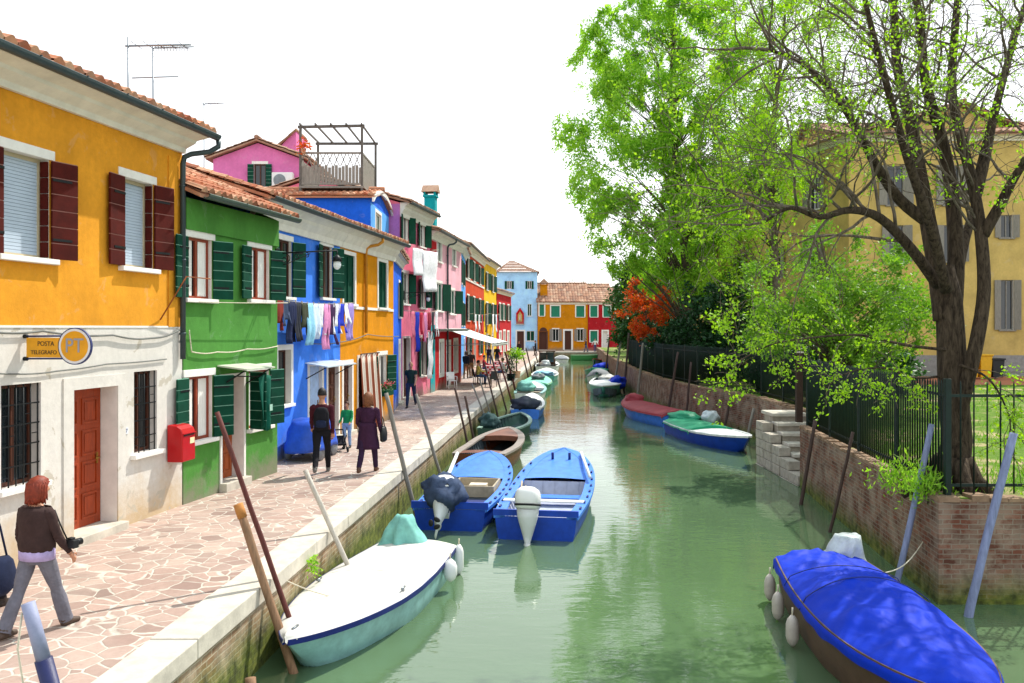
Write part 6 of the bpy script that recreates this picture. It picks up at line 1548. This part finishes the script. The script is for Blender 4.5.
# canopies over doors
def canopy(h, u0, u1, z, out, drop, mat, lb, th=.03):
    P = h.P(u0, 0, z); t = thing('door_canopy', lb, 'canopy', P, rzof(h)); w = u1 - u0
    q = MB(); q.prism([(0, -.005, 0), (0, -out, -drop), (0, -out, -drop - th), (0, -.005, -th)], (w, 0, 0)); q.build('slab', [mat], t)
    for x in (.06, w - .06): MB().bar((x, -.01, -.42), (x, -out*.9, -drop - th), .025, .025).build('strut', [M_iron], t)
canopy(h2, h2.u(217), h2.u(247), h2.z(232, 364), .62, .07, simple('canopy_grey_green', srgb('b9c0ac'), .6, .15), 'small pale slanting canopy over the green house door')
canopy(h3, h3.u(305) , h3.u(336), h3.z(320, 361), .6, .1, simple('canopy_glass', srgb('c2cdd2'), .35, .1), 'small pale glass canopy over the blue house doorways')
# awning of the shop
ua = h9.u(444.5); P = h9.P(ua, 0, 3.12); t = thing('awning', 'large white awning sloping out over the red shop front', 'awning', P, rzof(h9)); Lw = 6.2
q = MB(); q.grid(lambda a, b: Vector((Lw*a, -.03 - 2.5*b, -.78*b + .03*math.sin(a*25)*b - .05*math.sin(math.pi*b))), 30, 8); q.build('sheet', [cloth('awning', 'e4e2dc', .04)], t, solid=.012)
q = MB(); q.grid(lambda a, b: Vector((Lw*a, -2.53, -.79 - .16*b - .02*math.sin(a*60)*b)), 40, 1); q.build('valance', [cloth('awning', 'e4e2dc', .04)], t, solid=.008)
q = MB(); q.tube([(0, -2.53, -.8), (Lw, -2.53, -.8)], .025, 8)
for x in (.3, Lw - .3): q.tube([(x, -.03, -.9), (x, -2.5, -.82)], .018, 6)
q.build('frame', [M_chrome], t)
q = MB(); q.box(.0, 8.2, -.45, 0, 3.02, 3.10); t = thing('shop_canopy', 'grey metal ledge above the red shop front', 'canopy', h9.P(.3, 0, 0), rzof(h9)); q.build('slab', [M_gutter_green], t)
# altana: wooden roof terrace
Yn, Yf = 33.2, 36.2; xl, xr2 = at(300.5, 0, Yn).x, at(362, 0, Yn).x
zb, zr, ztp = at(0, 186, Yn).z, at(0, 153, Yn).z, at(0, 127, Yn).z
t = thing('roof_terrace', 'grey wooden roof terrace with plank railing and open pergola', 'terrace', (xl, Yn, zb)); W_, D_ = xr2 - xl, Yf - Yn; hr, ht = zr - zb, ztp - zb
q = MB()
n = int(W_/.13)
for k in range(n):
    x = W_*(k + .5)/n; q.box(x - .055, x + .055, -.02, .02, .05, hr*.6 + .05*math.sin(k*2.1))
    if k % 2 == 0: q.bar((x - .1, 0, hr*.6), (x + .12, 0, hr), .03, .03); q.bar((x + .12, 0, hr*.6), (x - .1, 0, hr), .03, .03)
for k in range(int(D_/.15)):
    y = D_*(k + .5)/int(D_/.15)
    q.box(W_ - .02, W_ + .02, y - .06, y + .06, .05, hr*.95 + .05*math.sin(k*2.6)); q.box(-.02, .02, y - .06, y + .06, .05, hr*.8)
q.bar((0, 0, hr), (W_, 0, hr), .07, .07); q.bar((W_, 0, hr), (W_, D_, hr), .07, .07); q.bar((0, 0, .08), (W_, 0, .08), .07, .07); q.build('railing', [M_greywood], t)
MB().box(-.05, W_ + .1, -.05, D_, -.08, .0).build('deck', [M_greywood], t)
pw = simple('dark_grey_wood', srgb('5f5a54'), .85, .3, 6, .2)
for (x, y, z0) in ((0, 0, ht), (W_, 0, ht + .08), (W_ + .05, D_, ht), (0, D_, ht)): MB().box(x - .045, x + .045, y - .045, y + .045, -1.3, z0).build('post', [pw], t)
q = MB(); q.bar((-.1, 0, ht), (W_ + .1, 0, ht + .05), .08, .1); q.bar((-.1, D_, ht), (W_ + .15, D_, ht), .08, .1)
for k in range(5): x = W_*k/4; q.bar((x, -.15, ht + .09), (x, D_ + .15, ht + .07), .05, .07)
q.build('pergola', [pw], t)
pt = thing('hanging_plant', 'reddish potted plant hanging on the roof terrace post', 'plant', (xl + .15, Yn - .12, zb + hr + .15)); rng = np.random.default_rng(4)
leaves_obj('foliage', rng.normal(0, .13, (160, 3)) + np.array([0, 0, .1]), rng.normal(0, .6, (160, 3)), .13, L_orange, pt, rng, .5); MB().loft([[(r*math.cos(a), r*math.sin(a), z) for a in [2*math.pi*k/12 for k in range(12)]] for r, z in ((.07, -.2), (.11, 0))], 0).build('pot', [M_tile], pt)
# air conditioner
P = at(284, 189, 39.85); t = thing('air_conditioner', 'white air conditioner unit on the magenta attic wall', 'air conditioner', P); q = MB(); q.box(-.48, .48, -.33, 0, 0, .72); q.build('casing', [M_plastic_white], t, bevel=.02)
q = MB(); cc = Vector((-.12, -.345, .36)); q.loft([[cc + Vector((r*math.cos(a), y, r*math.sin(a))) for a in [2*math.pi*k/24 for k in range(24)]] for r, y in ((.28, .02), (.28, 0), (.24, -.005))], 0); q.build('fan_grille', [simple('ac_grille', srgb('7c8488'), .5)], t); q = MB(); [q.box(x, x + .05, -.3, -.02, -.25, .0) for x in (-.4, .35)]; q.build('bracket', [M_iron], t)
# wrought iron lamps
def lamp(h, u, z, out, lb):
    P = h.P(u, 0, z); t = thing('wall_lamp', lb, 'lamp', P, rzof(h)); m = MB(); m.tube([(0, 0, 0), (0, -out, .03)], .016, 6); m.box(-.04, .04, -.02, 0, -.3, .1)
    def scroll(c, r0, turns, s_, a0):
        pts = [Vector((0, c[0] + s_*(r0*(1 - k/30)*math.cos(a0 + turns*6.283*k/30)), c[1] + r0*(1 - k/30)*math.sin(a0 + turns*6.283*k/30))) for k in range(29)]; m.tube(pts, .009, 5)
    scroll((-.22, -.13), .13, 1.5, 1, 1.2); scroll((-.5, -.08), .085, 1.4, -1, 1.0); scroll((-.72, -.06), .06, 1.3, 1, 1.4); m.tube([(0, -.02, -.28), (0, -.25, -.24), (0, -.45, -.16), (0, -.8, -.02)], .010, 5)
    m.build('arm', [M_iron], t); q = MB(); q.tube([(0, -out, .03), (0, -out, -.1)], .012, 6); q.loft([[(r*math.cos(a), -out + r*math.sin(a), z_) for a in [2*math.pi*k/14 for k in range(14)]] for r, z_ in ((.02, -.06), (.06, -.1), (.115, -.2))], 0); q.build('shade', [M_iron], t)
    q = MB(); q.ell((0, -out, -.27), .085, .085, .11); q.build('globe', [M_bulb], t)
lamp(h2, h2.L - .06, h2.z(275, 253), 1.42, 'scrolled wrought iron lamp arm projecting at the green house corner'); lamp(h8, h8.u(404), h8.z(404, 293), 1.1, 'iron lamp arm on the pink house front')
# laundry
def line(A, B, lb, group_lb, items, sag=.06):
    """washing line from A to B with its garments"""
    t = thing('washing_line', lb, 'washing line', A); m = MB(); d = B - A; m.tube([d*(k/10) + Vector((0, 0, -sag*math.sin(math.pi*k/10))) for k in range(11)], .006, 5)
    for e in (Vector(), d): m.tube([e, e + Vector((-.35, .06, 0))], .012, 6)
    m.build('line', [M_rope], t); ax = d.normalized(); nrm = ax.cross(Vector((0, 0, 1))).normalized(); rr = random.Random(len(items)*7)
    for (c, w, hgt, kind, mt, name, l2) in items:
        o = A + d*c + Vector((0, 0, -sag*math.sin(math.pi*c) - .01)); g = thing(name, l2, name.replace('_', ' '), o, 0, group_lb); q = MB(); ph = rr.uniform(0, 6)
        def pnt(x, z): f = -z/hgt; return ax*x*(1 - .12*f*(kind == 's')) + Vector((0, 0, z)) + nrm*(.035*math.sin(x*19 + ph)*f + .05*math.sin(z*5 + ph)*f)
        if kind == 't':      # trousers
            for sd in (-1, 1): q.grid(lambda a, b, sd=sd: pnt((-w/2 + w*.52*a) if sd < 0 else (w/2 - w*.52*(1 - a)) - .0, -hgt*b*(1 if sd < 0 else .97)) + (ax*sd*.02*b), 5, 8)
        elif kind == 'h':    # shirt hung by the hem: body with two sleeves
            q.grid(lambda a, b: pnt(-w/2 + w*a, -hgt*.75*b), 7, 8)
            for sd in (-1, 1): q.grid(lambda a, b, sd=sd: pnt(sd*(w/2 - .02) + sd*.10*b - .09*a*sd, -hgt*(.5 + .5*b)), 3, 5)
        else: q.grid(lambda a, b: pnt(-w/2 + w*a, -hgt*b), 10, 10)
        q.build('cloth', [mt], g, solid=.008)
        for x in (-w*.4, w*.4): MB().box(-.008, .008, -.012, .012, -.03, .04).build('peg', [M_ropewood], g, loc=ax*x)
A_ = at(276, 299, 19.6); B_ = at(353, 303, 24.6); ll = (B_ - A_).length
cg = lambda n, h_: cloth('wash_' + n, h_)
spec = [('rust', '7a2c22', .30, .75, 'h', 'shirt', 'dark rust red shirt first on the blue house washing line'), ('slate', '3a4660', .28, .62, 'h', 'shirt', 'slate grey shirt second on the blue house line'), ('ink', '1c2546', .34, 1.05, 't', 'trousers', 'long navy trousers hanging on the blue house line'), ('char', '2a2c34', .34, 1.0, 't', 'trousers', 'charcoal trousers beside the navy pair'), ('moss', '3c4030', .3, .85, 'h', 'shirt', 'dark olive shirt before the pale blue towel'), ('aqua', '8fc8e0', .40, 1.1, 's', 'towel', 'pale aqua towel on the blue house line'), ('ice', 'c6d6e8', .34, .95, 's', 'towel', 'icy white towel beside the aqua towel'), ('white', 'e2e2e6', .34, .85, 'h', 'shirt', 'white shirt above the blue doorway'), ('pinkw', 'd88ab8', .34, 1.25, 's', 'towel', 'long pink towel in the middle of the washing'), ('aubergine', '3a2048', .4, 1.15, 'h', 'jumper', 'dark purple jumper beside the pink towel'), ('white', 'e2e2e6', .4, .85, 'h', 'shirt', 'white shirt between purple jumper and royal blue top'), ('royal', '2438b8', .42, .85, 'h', 'jumper', 'royal blue top near the end of the line'), ('white', 'e2e2e6', .25, .6, 'h', 'shirt', 'small white shirt between the royal blue and lilac ones'), ('lil', '9a86c8', .34, 1.1, 't', 'trousers', 'lilac trousers last on the line before the ochre house')]
items = []
for k, (mn, hx, w, hh_, kd_, nm, lb) in enumerate(spec): items.append(((k + .5)/len(spec), w*1.3, hh_*.95, kd_, cg(mn, hx), nm, lb))
line(A_, B_, 'washing line full of clothes across the blue house front', 'washing on the blue house line', items)
A_ = h8.P(.1, .45, h8.z(402, 311)); B_ = h8.P(h8.L - .1, .45, h8.z(429, 311))
items = [((k + .5)/7, w, hh_, kd_, cg(mn, hx), nm, lb) for k, (mn, hx, w, hh_, kd_, nm, lb) in enumerate([('rose', 'd8748c', .6, 1.1, 's', 'towel', 'rose pink towel on the pink house line'), ('royal', '2438b8', .6, 1.75, 's', 'towel', 'long royal blue towel on the pink house line'), ('cherry', 'b0203c', .5, 1.3, 'h', 'shirt', 'cherry red shirt beside the long blue towel'), ('pinkw', 'd88ab8', .45, 1.35, 's', 'towel', 'pink towel between two red shirts'), ('crimson', '8c1830', .5, 1.1, 'h', 'shirt', 'crimson shirt on the pink house line'), ('char', '2a2c34', .5, 1.3, 'h', 'jumper', 'black jumper near the turquoise panel'), ('white', 'e2e2e6', .5, 1.2, 'h', 'shirt', 'white shirt last on the pink house line')])]
line(A_, B_, 'washing line with red and blue laundry on the pink house', 'washing on the pink house line', items)
A_ = h8.P(.5, .4, h8.z(405, 246)); B_ = h8.P(h8.L + .1, .4, h8.z(431, 250))
line(A_, B_, 'upper washing line of white sheets on the pink house', 'white sheets on the upper line', [(.2, 1.6, 1.2, 's', cg('white', 'e2e2e6'), 'bed_sheet', 'shorter white sheet at the near end of the upper line'), (.66, 2.7, 1.9, 's', cg('white', 'e2e2e6'), 'bed_sheet', 'wide white sheet hanging below the pink house top windows')], .15)
A_ = h8.P(2.9, .35, 3.0); B_ = h8.P(4.4, .35, 3.0)
line(A_, B_, 'short low line with a long white sheet on the pink house', 'white sheets on the upper line', [(.5, .9, 2.2, 's', cg('white', 'e2e2e6'), 'bed_sheet', 'long white sheet reaching down behind the strolling man')], .02)
A_ = h11.P(1.5, .5, h11.z(468, 314)); B_ = h11.P(15, .5, h11.z(482, 314))
line(A_, B_, 'washing line on the orange red house', 'washing on the orange red house', [(.15, .8, 1.5, 'h', cg('white', 'e2e2e6'), 'shirt', 'white shirt first on the orange red house line'), (.35, .8, 1.6, 'h', cg('white', 'e2e2e6'), 'shirt', 'white shirt second on the orange red house line'), (.55, .9, 1.5, 's', cg('cherry', 'b0203c'), 'towel', 'red towel on the orange red house line'), (.8, 1.3, 2.0, 'h', cg('char', '2a2c34'), 'jumper', 'black jumper on the orange red house line')])
A_ = h12.P(.8, .5, h12.z(488, 314)); B_ = h12.P(9.2, .5, h12.z(495, 314))
line(A_, B_, 'washing line on the lemon yellow house', 'washing on the lemon house', [(.25, 1.2, 1.9, 's', cg('white', 'e2e2e6'), 'bed_sheet', 'white sheet on the lemon yellow house line'), (.55, 1.0, 1.7, 's', cg('ice', 'c6d6e8'), 'bed_sheet', 'pale sheet on the lemon yellow house line'), (.85, 1.0, 1.9, 'h', cg('char', '2a2c34'), 'jumper', 'dark jumper at the far end of the lemon house line')])
# green cloth on the lower shutter of the green house, door curtain
P = h2.P(h2.u(248), .36, h2.z(248, 377)); t = thing('green_cloth', 'dark green cloth hanging beside the green house door', 'cloth', P, rzof(h2)); q = MB()
q.grid(lambda a, b: Vector((-.32 + .5*a*(1 - .25*b) + .12*b, -.05 - .07*math.sin(a*9 + b*2)*b, -1.15*b*(1 - .25*abs(a - .5)) + .06*math.sin(a*3))), 14, 12); q.build('drape', [cg('bottle', '0c5444')], t, solid=.01); MB().tube([(-.6, .34, .05), (-.3, 0, .03), (.3, 0, .02)], .012, 6).build('rod', [M_iron], t)
q = MB(); q.grid(lambda a, b: Vector((-.02 + .12*a, -.135, -.55 - .13*b)), 3, 3); q.build('emblem', [cg('palegreen', '9cc0b0')], t)
ud = h4.u(358); P = h4.P(ud - .05, .09, h4.z(362, 354)); t = thing('door_curtain', 'brown and white striped curtain in the ochre house doorway', 'curtain', P, rzof(h4)); wv = h4.u(376) - ud
def stripes():
    t_ = NT('striped_cloth'); s_ = t_.new('ShaderNodeSeparateXYZ'); t_.link(t_.coord('Object'), s_.inputs[0]); m_ = t_.math('PINGPONG', t_.math('MULTIPLY', s_.outputs['X'], 5.2), .5); t_.base(t_.ramp(m_, [(.2, srgb('8a4a34')), (.3, srgb('d8cfc0'))])); t_.set(.9, 0, .2); return t_.mat
q = MB(); q.grid(lambda a, b: Vector((wv*a, -.05*math.sin(a*40)*(.4 + b) - .12*b, -2.35*b)), 60, 8); q.build('drape', [stripes()], t, solid=.006); MB().tube([(-.05, -.03, .01), (wv + .05, -.03, .01)], .014, 8).build('rod', [M_iron], t)
# flower box
P = h4.P(h4.u(382), .16, h4.z(382, 394)); t = thing('flower_box', 'green flower box with pink blooms under the ochre house window', 'flower box', P, rzof(h4)); MB().box(-.45, .45, -.12, .1, -.05, .16).build('trough', [M_shut_green], t, bevel=.01); rng = np.random.default_rng(6)
leaves_obj('foliage', rng.normal(0, 1, (260, 3))*np.array([.22, .06, .07]) + np.array([0, 0, .24]), rng.normal(0, .6, (260, 3)), .09, L_ivy, t, rng, .5); leaves_obj('blossom', rng.normal(0, 1, (60, 3))*np.array([.2, .07, .05]) + np.array([0, -.03, .32]), rng.normal(0, .6, (60, 3)), .07, leaf('pink_petals', ['d83a6a', 'e88aa8'], .3), t, rng, .9)
# tarpaulin covered cart
uc = 2.15; P = h3.P(uc, .58, 0); t = thing('covered_cart', 'hand cart under a blue tarpaulin parked against the blue house', 'cart', (P.x, P.y, 0), rzof(h3)); q = MB(); R2 = []
for i in range(9):
    v = i/8; z = .95 - .7*v; ring = []
    for k in range(30):
        a = 2*math.pi*k/30; s_ = .8 + .3*v**.6; x = 1.0*s_*math.copysign(abs(math.cos(a))**.5, math.cos(a))*.78; y = .42*s_*math.copysign(abs(math.sin(a))**.5, math.sin(a)); f = 1 + .09*mnoise.noise((x*3, y*3, z*4)) + .05*math.sin(k*2.1)*v
        ring.append(Vector((x*f, y*f - .0, z + .12*mnoise.noise((x*2, y*2, 5)))))
    R2.append(ring)
q.loft(R2, 0, True, (True, False)); q.build('tarpaulin', [simple('cart_tarp', srgb('2a58c4'), .5, .2, 5, .3, 25)], t, solid=.006)
for sx in (-.45, .45):
    for sy in (-.4, .4): q = MB(); q.tube([(sx, sy - .03, .2), (sx, sy + .03, .2)], .2, 18); q.build('wheel', [simple('grey_tyre', srgb('7d8288'), .6)], t)
MB().box(-.7, .7, -.36, .36, .25, .36).build('frame', [M_iron], t)
# stroller beside the child
P = gp(338, 451); t = thing('stroller', 'folded dark pushchair on the pavement beside the child', 'pushchair', P, R(20)); q = MB()
for s_ in (-.18, .18): q.tube([(s_, -.3, .06), (s_, .05, .32), (s_, .38, .5)], .014, 6); q.tube([(s_, .3, .06), (s_, -.05, .32), (s_, -.2, .42)], .014, 6)
q.tube([(-.18, .38, .5), (.18, .38, .5)], .018, 6); q.build('frame', [M_iron], t); q = MB(); q.grid(lambda a, b: Vector((-.18 + .36*a, -.25 + .45*b, .2 + .16*b - .1*math.sin(math.pi*b))), 6, 6); q.build('seat', [C_black], t, solid=.04)
for (x, y) in ((-.2, -.3), (.2, -.3), (-.2, .3), (.2, .3)): MB().tube([(x - .02, y, .07), (x + .02, y, .07)], .07, 12).build('wheel', [M_rubber], t)
# shrine on the pale blue house, potted plants, bright plant by the tables
P = Vector((fx(520), s12, CH - (324 - HZ)/F*s12)); t = thing('wall_shrine', 'small gabled red and white shrine on the pale blue house wall', 'shrine', P); q = MB(); q.prism([(-.55, -.02, 0), (.55, -.02, 0), (.55, -.02, 1.5), (0, -.02, 2.3), (-.55, -.02, 1.5)], (0, -.25, 0)); q.build('frame', [P_red], t); q = MB(); q.prism([(-.3, -.275, .35), (.3, -.275, .35), (.3, -.275, 1.3), (0, -.275, 1.75), (-.3, -.275, 1.3)], (0, -.01, 0)); q.build('niche', [P_sand], t); q = MB(); q.ell((0, -.33, .8), .14, .07, .3); q.ell((0, -.33, 1.18), .09, .07, .1); q.build('figure', [M_stone], t); MB().box(-.65, .65, -.35, 0, -.08, 0).build('ledge', [M_stone], t)
P = gp(516.5, 378); t = thing('potted_plant', 'bright lime green bushy plant in a pot at the quay edge', 'plant', P); rng = np.random.default_rng(8); leaves_obj('foliage', rng.normal(0, 1, (420, 3))*np.array([.24, .2, .16]) + np.array([0, 0, 1.5]), rng.normal(0, .6, (420, 3)), .17, L_lime, t, rng, .5); q = MB(); q.tube([(0, 0, .3), (0, 0, 1.5)], .04, 6); q.build('stem', [M_bark], t); q = MB(); q.loft([[(r*math.cos(a), r*math.sin(a), z) for a in [2*math.pi*k/14 for k in range(14)]] for r, z in ((.2, 0), (.27, .42), (.29, .44))], 0); q.build('pot', [M_tile], t)
P = gp(511, 381); t = thing('potted_plant', 'dark leaved slim potted shrub beside the bright lime plant', 'plant', P); rng = np.random.default_rng(18); leaves_obj('foliage', rng.normal(0, 1, (420, 3))*np.array([.17, .17, .42]) + np.array([0, 0, 1.05]), rng.normal(0, .6, (420, 3)), .14, L_dark, t, rng, .5); q = MB(); q.loft([[(r*math.cos(a), r*math.sin(a), z) for a in [2*math.pi*k/14 for k in range(14)]] for r, z in ((.2, 0), (.27, .42), (.29, .44))], 0); q.build('pot', [M_iron], t)
# mooring ropes
def rope(a, b, lb, sag=.15):
    t = thing('mooring_rope', lb, 'rope', a); d = b - a; MB().tube([d*(k/12) + Vector((0, 0, -sag*math.sin(math.pi*k/12))) for k in range(13)], .009, 6).build('strand', [M_rope], t)
rope(Vector((kerbX(11.2) - .25, 11.2, .03)), Vector((-2.32, 11.6, -.5)), 'mooring rope from the quay to the white covered boat', .05)
rope(Vector((-.3, 17.9, -.5)), Vector((-.12, 17.3, -.52)), 'short rope tying the two blue boats together', .05)
rope(Vector((6.52, 13.6, -.2)), Vector((5.3, 12.2, -.32)), 'mooring rope from the brick wall to the blue covered boat', .12)
# ------------------------------------------------------------------ camera, sun, sky
cd = bpy.data.cameras.new('camera'); cam = bpy.data.objects.new('camera', cd); COL.objects.link(cam)
cam.location = (0, 0, CH); cam.rotation_euler = (R(90), 0, 0)
cd.sensor_width = 36; cd.lens = 36*F/1024; cd.shift_y = -(341.5 - HZ)/1024; cd.clip_end = 3000; cd.clip_start = .05
SC.camera = cam
AZ, EL = R(40), R(52)
sd = Vector((math.sin(AZ)*math.cos(EL), math.cos(AZ)*math.cos(EL), math.sin(EL)))
sl = bpy.data.lights.new('sun', 'SUN'); so = bpy.data.objects.new('sun', sl); COL.objects.link(so)
sl.energy = 5.0; sl.angle = R(.55); sl.color = (1, .95, .86); so.rotation_euler = sd.to_track_quat('Z', 'Y').to_euler(); so.location = sd*60
W = bpy.data.worlds.new('World'); SC.world = W; W.use_nodes = True
nt = W.node_tree; sk = nt.nodes.new('ShaderNodeTexSky'); sk.sky_type = 'NISHITA'; sk.sun_disc = False
sk.sun_elevation = EL; sk.sun_rotation = AZ; sk.air_density = 1.0; sk.dust_density = 2.0; sk.ozone_density = 1.0
bg = nt.nodes['Background']; bg.inputs['Strength'].default_value = .15; 
mx = nt.nodes.new('ShaderNodeMix'); mx.data_type = 'RGBA'; mx.inputs[0].default_value = .8      # thin bright veil of high cloud
nt.links.new(sk.outputs[0], mx.inputs[6]); 
tcn = nt.nodes.new('ShaderNodeTexCoord'); sx = nt.nodes.new('ShaderNodeSeparateXYZ'); nt.links.new(tcn.outputs['Generated'], sx.inputs[0])
vr = nt.nodes.new('ShaderNodeValToRGB'); vr.color_ramp.elements[0].position = 0; vr.color_ramp.elements[0].color = (13, 13, 13, 1); vr.color_ramp.elements[1].position = .75; vr.color_ramp.elements[1].color = (7.4, 8.7, 9.6, 1)
e_ = vr.color_ramp.elements.new(.32); e_.color = (8.6, 8.7, 8.8, 1)
nt.links.new(sx.outputs['Z'], vr.inputs[0]); nt.links.new(vr.outputs[0], mx.inputs[7]); nt.links.new(mx.outputs[2], bg.inputs[0])
SC.view_settings.view_transform = 'Standard'; SC.view_settings.look = 'None'; SC.view_settings.exposure = .22; SC.view_settings.gamma = 1
SC.view_settings.use_curve_mapping = False
SC.cycles.use_denoising = True; SC.cycles.max_bounces = 8; SC.cycles.transparent_max_bounces = 8
SC.render.film_transparent = False
